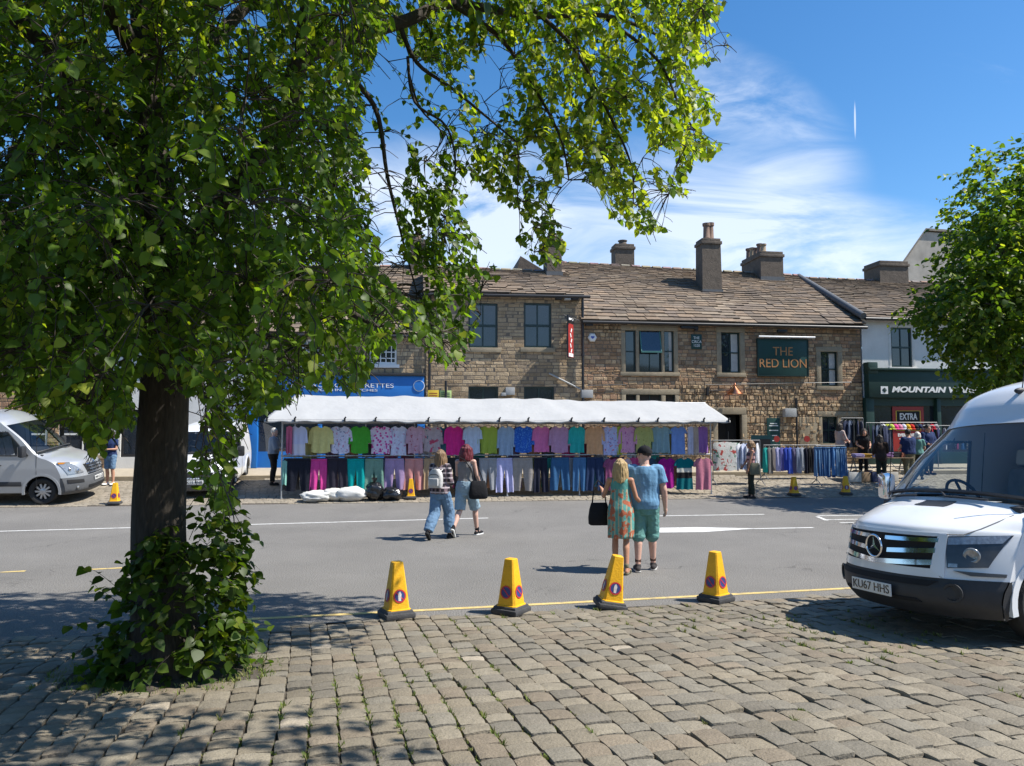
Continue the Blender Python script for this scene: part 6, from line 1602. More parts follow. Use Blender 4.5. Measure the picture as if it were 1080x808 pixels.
    for c in clothes:
        kind, m = c[0], c[1]; o = c[2] if len(c) > 2 else {}; g = MB()
        if kind == 'top':
            inf = o.get('inf', .018); tor(g, o.get('hem', .92), o.get('neck', 1.42), inf)
            for S_, sx_ in (('R', 1), ('L', -1)):
                sh, el, wr = V_['sh' + S_], V_['el' + S_], V_['wr' + S_]; q = .9 if fem else 1.12; sl = o.get('sleeve', .6)
                if sl <= 0: continue
                g.cap(sh + Vector((-sx_ * .05, 0, 0)), sh, .056 * q + inf * .35, .055 * q + inf * .3)
                e = sh.lerp(el, min(sl, 1)); (g.cap if sl > 1 else lambda a, b, r, r2: g.tube([a, b], [r, r2], 14))(sh, e, .055 * q + inf * .35, (.052 - .008 * min(sl, 1)) * q + inf * .75)
                if sl > 1: w = el.lerp(wr, sl - 1); g.tube([el, w], [.046 * q + inf * .7, .040 * q + inf * .6], 14); g.cap(el, el + Vector((0, 0, .001)), .045 * q + inf * .7, .045 * q + inf * .7)
            ruffle(fuse(g, o.get('name', 'shirt'), m, T, voxel * .95, 2), .008, 15, 7, random.random() * 9)
        elif kind == 'trousers':
            inf = o.get('inf', .014); tor(g, .76, o.get('waist', .99), inf)
            for S_ in 'RL':
                hi, kn, an = V_['hip' + S_], V_['kn' + S_], V_['an' + S_]; le = o.get('len', 2); q2 = k * (1.0 if fem else .98); w = o.get('wide', 0)
                if le <= 1: e = hi.lerp(kn, le); g.cap(hi, hi + Vector((0, 0, -.01)), .094 * q2 + inf, .094 * q2 + inf); g.tube([hi, e], [.094 * q2 + inf, (.094 - .036 * le) * q2 + inf + w], 16)
                else:
                    g.cap(hi, hi.lerp(kn, .5), .094 * q2 + inf, .075 * q2 + inf + w * .5); g.cap(hi.lerp(kn, .5), kn, .075 * q2 + inf + w * .5, .056 * q2 + inf + w)
                    e = kn.lerp(an, le - 1); g.cap(kn, kn.lerp(e, .4) + Vector((0, -.012, 0)), .056 * q2 + inf + w, .057 * q2 + inf + w); g.tube([kn.lerp(e, .4) + Vector((0, -.012, 0)), e], [.057 * q2 + inf + w, .040 * q2 + inf + w], 16)
            ruffle(fuse(g, o.get('name', 'trousers'), m, T, voxel * .95, 2), .008, 13, 16, random.random() * 9)
        elif kind == 'dress':
            fl = lambda z: o.get('flare', .10) * max(0, (1.20 - z) / .7) + .012 * math.sin(z * 9)
            n = 40; P = []
            for z in np.linspace(o.get('hem', .55), 1.40, 26):
                a = np.interp(z, [.4, .9, 1.1, 1.26, 1.33, 1.40], [.20, .182, .165, .160, .155, .125]) * k + .012 + fl(z); b_ = np.interp(z, [.4, .9, 1.1, 1.26, 1.33, 1.40], [.155, .135, .122, .115, .10, .075]) * k + .02 + fl(z)
                cy = np.interp(z, [r[0] for r in rings], [r[3] for r in rings]); am = .016 * max(0, (1.2 - z) / .7)
                P.append([Vector(((a + am * math.sin(t * 9 + z)) * math.cos(t), cy + (b_ + am * math.sin(t * 9 + z)) * math.sin(t), z)) for t in np.linspace(0, 2 * math.pi, n, endpoint=False)])
            g.grid(P, close=True); ob = g.build(o.get('name', 'dress'), m, T, 180); md = ob.modifiers.new('s', 'SOLIDIFY'); md.thickness = .006
        elif kind == 'shoes':
            for S_ in 'RL':
                g = MB(); toe, heel, an = V_['toe' + S_], V_['heel' + S_], V_['an' + S_]; d = (toe - heel).normalized()
                g.cap(heel - d * .005, toe + d * .012, .040, .034); g.cap(an + Vector((0, 0, -.01 + .05 * o.get('high', 0))), heel.lerp(toe, .25), .044, .04); g.cap(heel.lerp(toe, .3), toe, .042, .036)
                sh = fuse(g, 'shoe', m, T, .007, 2)
                g = MB(); dn = d.cross(Vector((1, 0, 0))); dn = dn if dn.z < 0 else -dn
                g.cap(heel + dn * .022, toe + dn * .018 + d * .012, .041, .037); ob = fuse(g, 'sole', c[3] if len(c) > 3 else M['rubber'], sh, .008, 1)
                for v in ob.data.vertices:
                    t = (v.co - heel).dot(dn); 
                    if t < .006: v.co += dn * (.006 - t)
                    if t > .036: v.co += dn * (.036 - t)
        elif kind == 'sandals':
            for S_ in 'RL':
                g = MB(); toe, heel, an = V_['toe' + S_], V_['heel' + S_], V_['an' + S_]; d = (toe - heel).normalized(); dn = Vector((0, 0, -1))
                g.cap(heel + dn * .026, toe + dn * .022 + d * .01, .030, .030); g.cap(an + Vector((0, 0, .02)), an + Vector((0, 0, .035)), .040, .040); g.cap(heel.lerp(toe, .6) + Vector((-.03, 0, .0)), heel.lerp(toe, .6) + Vector((.03, 0, 0)), .022, .022)
                fuse(g, 'sandal', m, T, .007, 1)
        elif kind == 'anklet':
            for S_ in 'RL':
                kn, an = V_['kn' + S_], V_['an' + S_]; g = MB(); g.cap(an.lerp(kn, o.get('a', .12)), an.lerp(kn, o.get('b', .2)), .043, .043); fuse(g, 'sock', m, T, .008, 1)
        elif kind == 'cap':
            g = MB(); P = []
            for i in range(9):
                th_ = R(90) * i / 8; r = math.cos(th_); P.append([hp(.091 * r * math.cos(t), -.008 + .113 * r * math.sin(t), .030 + .108 * math.sin(th_)) for t in np.linspace(0, 6.2832, 22, endpoint=False)])
            g.grid(P, close=True); g.cap(hp(0, -.008, .138), hp(0, -.008, .141), .008, .008); ob = g.build('cap', m, T, 180)
            g = MB(); F_ = []
            for u in np.linspace(-1, 1, 11): F_.append([hp(.078 * u, .07 + .03 * (1 - u * u) + .075 * v * (1 - .6 * u * u), .038 - .012 * v - .012 * u * u) for v in (0, .33, .66, 1)])
            g.grid(F_); bo = g.build('peak', m, ob, 180); bo.modifiers.new('s', 'SOLIDIFY').thickness = .006
    if hair:
        m, L, o = hair; g = MB(); hk = o.get('s', 1.0)
        g.ell(hp(0, -.018, .035), (.087 * hk, .100 * hk, .104 * hk), 18, 12, M=Mh)
        if L > .02:
            w = o.get('w', .085)
            for i in range(11):
                a = R(90 + o.get('span', 105) * (i / 5 - 1)); x, y = math.cos(a) * w, -math.sin(a) * w * 1.02
                ln = L * random.uniform(.85, 1.08); p0 = hp(x * .85, y * .9 - .012, .05); p1 = hp(x * 1.05, y * 1.02 - .012, -.06); g.cap(p0, p1, .032, .034)
                p2 = p1 + (Vector((x * .12, y * .1 - .01, 0)) + up * -max(0, ln - .10)); g.cap(p1, p2, .034, .022)
        if o.get('tail'): g.cap(hp(0, -.10, .03), hp(0, -.15, -.04), .035, .028); g.cap(hp(0, -.15, -.04), hp(0, -.14, -.2), .03, .014)
        ob = fuse(g, 'hair', m, T, .009, 1); ruffle(ob, .011, 52, 7, random.random() * 9)
    return T, V_, hp
def blackbag(label, loc, rz, sz, m, strap=None, cat='handbag', flap=None, shape='bag'):
    T = thing(cat.replace(' ', '_'), loc, rz, label, cat)
    g = MB(); w, d, h = sz
    if shape == 'bag':
        P = []
        for z, kx, ky in ((0, .86, .85), (.06, 1, 1), (.35, 1.02, 1.0), (.7, .92, .8), (.95, .78, .5), (1, .74, .35)):
            P.append([Vector((w / 2 * kx * math.copysign(abs(math.cos(t)) ** .5, math.cos(t)), d / 2 * ky * math.copysign(abs(math.sin(t)) ** .6, math.sin(t)), h * z)) for t in np.linspace(0, 6.2832, 24, endpoint=False)])
        g.grid(P, close=True); g.add(P[0], [tuple(range(24))]); g.add(P[-1], [tuple(range(24))]); g.build('pouch', m, T, 50)
    else:
        P = []
        for z in np.linspace(0, 1, 9):
            kx = (1 - (max(0, z - .55) / .45) ** 2.2 * .55) * (.9 + .1 * min(1, z * 6)); ky = .8 + .2 * math.sin(z * 3.1)
            P.append([Vector((w / 2 * kx * math.copysign(abs(math.cos(t)) ** .55, math.cos(t)), d / 2 * ky * math.copysign(abs(math.sin(t)) ** .7, math.sin(t)), h * z)) for t in np.linspace(0, 6.2832, 24, endpoint=False)])
        g.grid(P, close=True); g.add(P[0], [tuple(range(24))]); g.add(P[-1], [tuple(range(24))]); g.build('pouch', m, T, 50)
        g = MB(); g.box((0, -d / 2 - .012, h * .30), (w * .72, .05, h * .42), bev=.024); g.build('pocket', m, T, 50)
        g = MB(); g.tube([(-w * .38, -d * .42, h * .62), (-w * .2, -d * .5, h * .72), (w * .2, -d * .5, h * .72), (w * .38, -d * .42, h * .62)], .006, 5); g.tube([(-.04, 0, h), (-.03, 0, h + .04), (.03, 0, h + .04), (.04, 0, h)], .008, 6); g.build('zip', M['blackpaint'], T, 60)
    if strap:
        for pts in strap: g = MB(); g.tube([Vector(p) for p in pts], .010, 6); g.build('strap', m, T, 60)
    return T
def wpt(T, p):   # a point of a figure in world space (its Empty has no parent)
    return Matrix.LocRotScale(T.location, T.rotation_euler, T.scale) @ Vector(p)
M['jeans'] = fabric('jeans', (.135, .225, .34), .22); M['jeans_pale'] = fabric('jeans_pale', (.25, .35, .42), .15)
M['plaid'] = fabric('plaid', (.030, .026, .032), .15, 'plaid', (.17, .12, .135), 11, .55, (.42, .36, .37))
M['heather'] = fabric('heather', (.22, .215, .21), .18); M['blackcloth'] = fabric('blackcloth', (.014, .014, .016)); M['whiteshoe'] = fabric('whiteshoe', (.7, .7, .68))
M['dresscloth'] = fabric('dresscloth', (.105, .31, .275), .12, 'dress', (.40, .37, .25), 17, .6, (.42, .13, .07))
M['bluetee'] = fabric('bluetee', (.14, .285, .44), .10); M['greenshort'] = fabric('greenshort', (.12, .27, .245), .10); M['brownsock'] = fabric('brownsock', (.07, .035, .025))
M['greypack'] = fabric('greypack', (.50, .49, .47), .06); M['greyshoe'] = fabric('greyshoe', (.05, .045, .045))
M['pinkbands'] = fabric('pinkbands', (.10, .06, .06), .1, 'bands', [(1.05, (.55, .30, .30)), (1.11, (.10, .05, .055)), (1.16, (.58, .34, .33)), (1.24, (.06, .05, .07)), (1.34, (.50, .26, .25))])
M['olive'] = fabric('olive', (.03, .034, .024)); M['navy'] = fabric('navy', (.02, .035, .10), .15); M['greyshirt'] = fabric('greyshirt', (.19, .235, .31), .12); M['khaki'] = fabric('khaki', (.16, .145, .095))
HB, HR, HD, HW = hairmat('blonde', (.42, .29, .13)), hairmat('red_hair', (.12, .012, .018)), hairmat('darkblonde', (.21, .125, .06)), hairmat('white_hair', (.6, .57, .52)); HK = hairmat('dark_hair', (.03, .02, .014))
def gp(px, py):
    p = G(px, py); p.z = gz(p.x, p.y); return p
# the couple crossing the road
p = gp(655, 604); ang = R(75)
TW, VW, _ = person('woman in a teal and orange patterned sleeveless dress, blonde, back to the camera', p, ang, 1.57, 'skin_tan',
    dict(elL=(-.255, .02, 1.13), wrL=(-.30, .22, 1.18), handL=(-.33, .30, 1.25), elR=(.24, -.02, 1.12), wrR=(.30, .16, 1.02), handR=(.34, .24, 1.03), knR=(.085, -.02, .49), anR=(.10, -.16, .10), anL=(-.09, .06, .085), knL=(-.09, .07, .49)), True,
    [('dress', M['dresscloth'], dict(hem=.52, flare=.012)), ('sandals', M['khaki'])], (HB, .24, {}), R(-12), .008, bulk=.92)
q = wpt(TW, (-.33, .05, .69)); blackbag('black shoulder bag hanging at the side of the woman in the patterned dress', q, ang - R(70), (.30, .15, .31), M['blackcloth'], [[(-.10, 0, .28), (-.07, .0, .55), (-.0, .06, .62), (.07, 0, .55), (.10, 0, .28)]])
p = gp(681, 602); ang = R(82)
TM, VM, _ = person('man in a light blue t-shirt, green shorts and black cap, back to the camera', p, ang, 1.75, 'skin_pale',
    dict(elR=(.255, -.03, 1.10), wrR=(.275, .05, .86), elL=(-.23, .03, 1.11), wrL=(-.17, .20, .98), anR=(.105, .10, .085), knR=(.095, .09, .49), anL=(-.105, -.10, .09), knL=(-.095, .0, .49)), False,
    [('top', M['bluetee'], dict(hem=.84, sleeve=.68, inf=.034)), ('trousers', M['greenshort'], dict(len=1.12, wide=.022, inf=.018, name='shorts')), ('anklet', M['brownsock'], dict(a=.13, b=.2)), ('shoes', M['greyshoe'], {}, M['offwhite']), ('cap', M['blackcloth'])], (HK, .0, dict(s=.9)), R(-55), .008, bulk=1.06)
# two young women walking away along the road
p = gp(464, 569); ang = R(68)
TB, VB, _ = person('young woman in a plaid shirt and jeans wearing a pale grey backpack', p, ang, 1.62, 'skin_pale',
    dict(anR=(.10, .20, .085), knR=(.09, .20, .50), anL=(-.10, -.30, .16), knL=(-.09, -.05, .48), toeL=(-.12, -.20, .05), elR=(.20, .0, 1.12), wrR=(.14, .20, 1.05), elL=(-.20, .02, 1.12), wrL=(-.16, .18, 1.0)), True,
    [('top', M['plaid'], dict(hem=.86, sleeve=1.85, inf=.035)), ('trousers', M['jeans'], dict(len=1.93, wide=.035, inf=.018)), ('shoes', M['blackcloth'], {}, M['rubber'])], (HD, .30, {}), R(-10), .009, bulk=1.0)
q = wpt(TB, (.0, -.19, .99)); blackbag('small pale grey backpack on the back of the woman in plaid', q, ang - R(90), (.27, .15, .33), M['greypack'], [[(-.09, .02, .29), (-.10, .16, .36), (-.10, .30, .28)], [(.09, .02, .29), (.10, .16, .36), (.10, .30, .28)]], 'backpack', shape='pack')
p = gp(491, 566); ang = R(70)
TR_, VR_, _ = person('young woman with dark red hair, grey top and denim shorts, walking away', p, ang, 1.71, 'skin_pale',
    dict(anR=(.11, .28, .085), knR=(.09, .24, .50), anL=(-.10, -.34, .17), knL=(-.09, -.06, .48), toeL=(-.12, -.24, .05), elR=(.21, .03, 1.12), wrR=(.20, .20, .98), elL=(-.20, .06, 1.13), wrL=(-.10, .25, 1.16)), True,
    [('top', M['heather'], dict(hem=.96, sleeve=0, inf=.010, neck=1.37)), ('trousers', M['jeans_pale'], dict(len=.98, wide=.028, inf=.016, name='shorts', waist=1.02)), ('shoes', M['blackcloth'], dict(high=1), M['whiteshoe'])], (HR, .20, dict(w=.095)), R(-20), .009)
q = wpt(TR_, (.26, -.02, .70)); blackbag('black slouchy bag slung at the hip of the red haired woman', q, ang - R(60), (.34, .17, .33), M['blackcloth'], [[(-.08, 0, .30), (-.13, .02, .55), (-.26, .0, .72), (-.34, .02, .76)], [(.10, 0, .30), (.02, .06, .55), (-.2, .12, .74)]], 'shoulder bag')
# woman standing at the far kerb
p = gp(793, 525.5); ang = R(172)
TP, VP_, _ = person('woman in a pink and black striped vest and dark trousers standing at the far kerb', p, ang, 1.68, 'skin_tan',
    dict(elL=(-.19, .06, 1.12), wrL=(-.18, .12, .86), elR=(.19, .08, 1.12), wrR=(.15, .2, .95), anR=(.09, .04, .085), anL=(-.09, -.02, .085)), True,
    [('top', M['pinkbands'], dict(hem=.96, sleeve=0, inf=.012, neck=1.36)), ('trousers', M['olive'], dict(len=1.95, inf=.012)), ('shoes', M['blackcloth'])], (HD, .06, dict(tail=True)), 0, .012)
q = wpt(TP, (-.26, -.06, .70)); blackbag('khaki canvas bag at the hip of the woman in the striped vest', q, ang, (.3, .12, .34), M['khaki'], [[(-.08, 0, .31), (0, .02, .62), (.08, 0, .31)]], 'shoulder bag')
# trader behind the left end of the stall
def behind(px, s): return on_far(px, s)
person('man in a grey blue shirt and black trousers at the left end of the stall', behind(288, 2.9), R(20), 1.74, 'skin_pale', dict(elR=(.22, .05, 1.1), wrR=(.12, .2, 1.05)), False,
    [('top', M['greyshirt'], dict(hem=.92, sleeve=1.5, inf=.03)), ('trousers', M['blackcloth'], dict(len=1.95, inf=.02)), ('shoes', M['blackcloth'])], (HW, .0, {}), R(40), .013, bulk=1.12)
person('person in a dark blue t-shirt standing behind the silver van', behind(116, 3.1), R(262), 1.66, 'skin', dict(elR=(.21, .03, 1.1), wrR=(.03, .22, 1.12), elL=(-.21, .03, 1.1), wrL=(-.02, .22, 1.1)), True,
    [('top', M['navy'], dict(hem=.9, sleeve=.6, inf=.03)), ('trousers', M['jeans'], dict(len=.98, inf=.02)), ('shoes', M['whiteshoe'])], (HK, .14, {}), 0, .013)
# ================================================================== CONES
M['coneyellow'] = mat('coneyellow', (.78, .41, .012), .5, .14, 5, .2, 50, spec=.4, fine=.08); wear(M['coneyellow'], .65, (.22, .14, .04), 7, .60, .74); M['conegrey'] = mat('conegrey', (.045, .045, .047), .75, .3, 8, .3, 50)
M['signblue'] = mat('signblue', (.035, .05, .19), .45, .15, 14); M['signred'] = mat('signred', (.55, .03, .035), .45, .12, 14)
def make_cone(label, loc, rz, scale=1.0, tilt=None, tag_='slash', group=None):
    T = thing('no_waiting_cone', loc, rz, label, 'traffic cone', group); T.scale = (scale,) * 3
    if tilt: T.rotation_euler = tilt
    g = MB(); g.box((0, 0, .032), (.34, .34, .062), bev=.02); P = []
    for z, w in ((.06, .30), (.085, .285), (.095, .25)): P.append([Vector((sx_ * w / 2, sy * w / 2, z)) for sx_, sy in ((-1, -1), (1, -1), (1, 1), (-1, 1))])
    g.grid(P, close=True); g.build('base', M['conegrey'], T, 40)
    g = MB(); prof = [(.062, .27), (.10, .262), (.104, .236), (.56, .125), (.60, .115), (.606, .10)]; P = []
    def ringq(w, z):
        c = w * .10; h = w / 2; pts = []
        for (sx_, sy) in ((1, -1), (1, 1), (-1, 1), (-1, -1)):
            a = Vector((sx_ * h, sy * (h - c), z)); b_ = Vector((sx_ * (h - c), sy * h, z)); pts += [a, b_] if sx_ * sy > 0 else [b_, a]
        return pts
    for z, w in prof: P.append(ringq(w, z))
    g.grid(P, close=True); g.add(P[-1], [tuple(range(8))]); g.build('body', M['coneyellow'], T, 35)
    # round no waiting discs on the four faces
    sl = math.atan((.236 - .125) / 2 / (.56 - .104))
    for k in range(4):
        A = Matrix.Rotation(R(90) * k, 4, 'Z'); zc = .245; hw = .118 - (zc - .104) * math.tan(sl)
        c = Vector((0, -hw - .003, zc)); ux = Vector((1, 0, 0)); uy = Vector((0, math.sin(sl), math.cos(sl))); n_ = Vector((0, -math.cos(sl), math.sin(sl)))
        def disc(mb, r0, r1, off, m_, n=26):
            a = [A @ (c + n_ * off + (ux * math.cos(t) + uy * math.sin(t)) * r0) for t in np.linspace(0, 6.2832, n, endpoint=False)]
            if r1 == 0: mb.add(a, [tuple(range(n))], m_); return
            b_ = [A @ (c + n_ * off + (ux * math.cos(t) + uy * math.sin(t)) * r1) for t in np.linspace(0, 6.2832, n, endpoint=False)]; mb.grid([a, b_], m_, close=True)
        g = MB(); disc(g, .072, .058, .0035, 1); disc(g, .060, 0, .002, 0)
        d1 = (ux * .7071 - uy * .7071); d2 = (ux * .7071 + uy * .7071)
        if tag_ != 'label' or k % 2: g.add([A @ (c + n_ * .0045 + d1 * a + d2 * b_) for a, b_ in ((-.06, -.006), (.06, -.006), (.06, .006), (-.06, .006))], [(0, 1, 2, 3)], 1)
        if tag_ == 'label' or (tag_ == 'tape' and k in (0, 3)):
            g.add([A @ (c + n_ * .0055 + ux * a + uy * b_) for a, b_ in ((-.016, -.05), (.012, -.052), (.02, .02), (.006, .05), (-.012, .04), (-.02, 0))], [tuple(range(6))], 2)
        g.build('no_waiting_disc', [M['signblue'], M['signred'], M['paper']], T, fixn=False)
    return T
GN = 'no waiting cones along the near kerb'
p = gp(418, 651); make_cone('scuffed yellow no-waiting cone with taped discs, nearest the leafy tree trunk', p, R(28), .95, None, 'tape', GN)
if True:
    g = MB(); 
p = gp(539, 646.5); make_cone('upright yellow no-waiting cone on the near kerb, second from the leafy tree', p, R(-32 + 90), .95, None, 'slash', GN)
p = gp(643, 640.5); make_cone('leaning yellow no-waiting cone with a worn disc in front of the woman in the dress', p, None or R(0), .95, (R(3), R(9), R(8)), 'label', GN)
p = gp(755, 634); make_cone('upright yellow no-waiting cone between the couple and the white van', p, R(40), .93, None, 'slash', GN)
GF = 'no waiting cones along the far kerb'
for px, s, rz, lab, tg in ((122, .3, 12, 'yellow no-waiting cone just ahead of the silver van', 'slash'), (433.5, .55, 8, 'yellow no-waiting cone in front of the clothes stall beside the black sacks', 'slash'),
                   (837, .35, 10, 'yellow no-waiting cone at the far kerb by the woman in the striped vest', 'slash'), (891.5, .40, -6, 'yellow no-waiting cone at the far kerb below the rack of blue jeans', 'label')):
    p = on_far(px, s); p.z += .0; make_cone(lab, p, R(rz), .92, None, tg, GF)
# ================================================================== CLOTHES STALL
M['tarp'] = mat('tarp', (.52, .52, .51), .6, .05, 2, .8, 5, trans=.25); M['galv'] = mat('galv', (.42, .43, .44), .45, .15, 8, metal=.6); M['hangerm'] = mat('hangerm', (.03, .03, .032), .5)
GS_ = .75   # s of the front frame (distance beyond the far kerb)
def fs(px, s): return on_far(px, s)
def fpx(px, py, s):   # point at picture position on the vertical plane s beyond the kerb
    b_ = on_far(px, s); p = at(px, py, b_.y); return p
SL0, SR0 = fs(297, GS_), fs(750, GS_)
ctr = (SL0 + SR0) / 2; ctr.z = gz(ctr.x, ctr.y)
ST = thing('market_stall', ctr, FB, 'long market stall with a white tarpaulin roof, hung with rows of clothes', 'market stall')
IM = (Matrix.Translation(ctr) @ Matrix.Rotation(FB, 4, 'Z')).inverted()
def sl(p): return IM @ Vector(p)
def slx(px): return sl(fs(px, GS_)).x
def slz(px, py, ds=0.0): return sl(fpx(px, py, GS_ + ds)).z
xl, xr = slx(297), slx(750)
zr1 = slz(520, 480); zr0 = slz(520, 443.5) - .05; zb1 = slz(520, 483)
DEP = 2.3
front = [297, 437, 535, 611, 664, 750]
for px in (297, 380, 437, 535, 611, 690, 750):
    x = slx(px)
    for y in (0, DEP):
        wv = Matrix.Translation(ctr) @ Matrix.Rotation(FB, 4, 'Z') @ Vector((x, y, 0)); zg = gz(wv.x, wv.y) - ctr.z
        if px in (380, 690) and y == 0: continue
        g = MB(); g.tube([(x, y, zg), (x, y, zr0 + (.0 if y == 0 else .05))], .022, 8); g.tube([(x, y, zg), (x, y, zg + .02)], .04, 8); g.build('pole', M['galv'], ST, 60)
for (z, y) in ((zr0, 0), (zr1, 0), (zr0, DEP), (zr1, DEP), (zr0 - .04, .17), (zr1 - .02, .17)):
    g = MB(); g.tube([(xl - .03, y, z), (xr + .03, y, z)], .018, 8); g.build('rail', M['galv'], ST, 60)
for x in (xl, xr):
    for z in (zr0, zr1): g = MB(); g.tube([(x, 0, z), (x, DEP, z)], .018, 8); g.build('rail', M['galv'], ST, 60)
# the tarpaulin: flat ridge, front slope with sagging hem between the clips
zrg = slz(520, 421.5, 1.3); yr = 1.15; zfr = slz(520, 444) + .02
xa, xb_ = slx(280) , slx(766); ra, rb_ = sl(fpx(312, 418, GS_ + 1.15)).x, sl(fpx(744, 428, GS_ + 1.15)).x
clips = [283, 312, 364, 396, 451, 483, 525, 555, 600, 634, 670, 690, 738, 764]
cx_ = [slx(c) for c in clips]
def hem(x):
    for i in range(len(cx_) - 1):
        if cx_[i] <= x <= cx_[i + 1]: t = (x - cx_[i]) / (cx_[i + 1] - cx_[i]); return -.014 * (4 * t * (1 - t)) * min(1, (cx_[i + 1] - cx_[i]) / 1.2)
    return 0
def ztop(x): f = (x - ra) / (rb_ - ra); return zrg + .10 * (1 - f) - .06 * max(0, f) + .02 * math.sin(x * 1.7)
P = []
NX = 150
for i in range(NX + 1):
    f = i / NX; x = xa + (xb_ - xa) * f
    xt = ra + (rb_ - ra) * f
    row = []
    for (y, kx, kz) in ((-.36, 0, 0), (-.30, .04, .05), (-.1, .17, .185), (.2, .37, .375), (.6, .63, .62), (.95, .86, .85), (yr - .03, .99, .985), (yr, 1, 1), (yr + .04, .99, .985), (1.8, .57, .57), (2.3, .24, .24), (2.65, 0, 0)):
        xx = x + (xt - x) * kx; zt = ztop(xx); zz = zfr + (zt - zfr) * kz
        w = (1 - kz); zz += hem(x) * w + .030 * mnoise.noise(Vector((xx * 2.2 + y * 1.6, y * .8, 2))) * (1 - .3 * w) + (.016 * math.sin(xx * 5.2 + y * 3) + .022 * abs(math.sin(xx * 2.3 - y * 2.2 + 1.5 * mnoise.noise(Vector((xx * .5, 0, 0)))))) * (kz * (1 - kz)) * 3
        row.append(Vector((xx, y + .03 * mnoise.noise(Vector((xx, 0, y))), zz)))
    P.append(row)
g = MB(); g.grid(P)
# hanging hem, and folded hip ends
g.grid([[r[0], r[0] + Vector((0, -.012, -.06 - .02 * math.sin(i * .9)))] for i, r in enumerate(P)])
can = g.build('canopy', M['tarp'], ST, 180); can.modifiers.new('s', 'SOLIDIFY').thickness = .004
for c, x in zip(clips, cx_):
    g = MB(); g.box((x, -.38, zfr + .0), (.05, .04, .11), bev=.01); g.box((x + .02, -.385, zfr + .06), (.04, .03, .05), M=Matrix.Rotation(.6, 4, 'Y')); g.build('clip', M['blackpaint'], ST)
g = MB(); g.tube([(ra, yr, zrg - .03), (rb_, yr, zrg - .08)], .025, 8); g.build('ridge_pole', M['galv'], ST, 60)
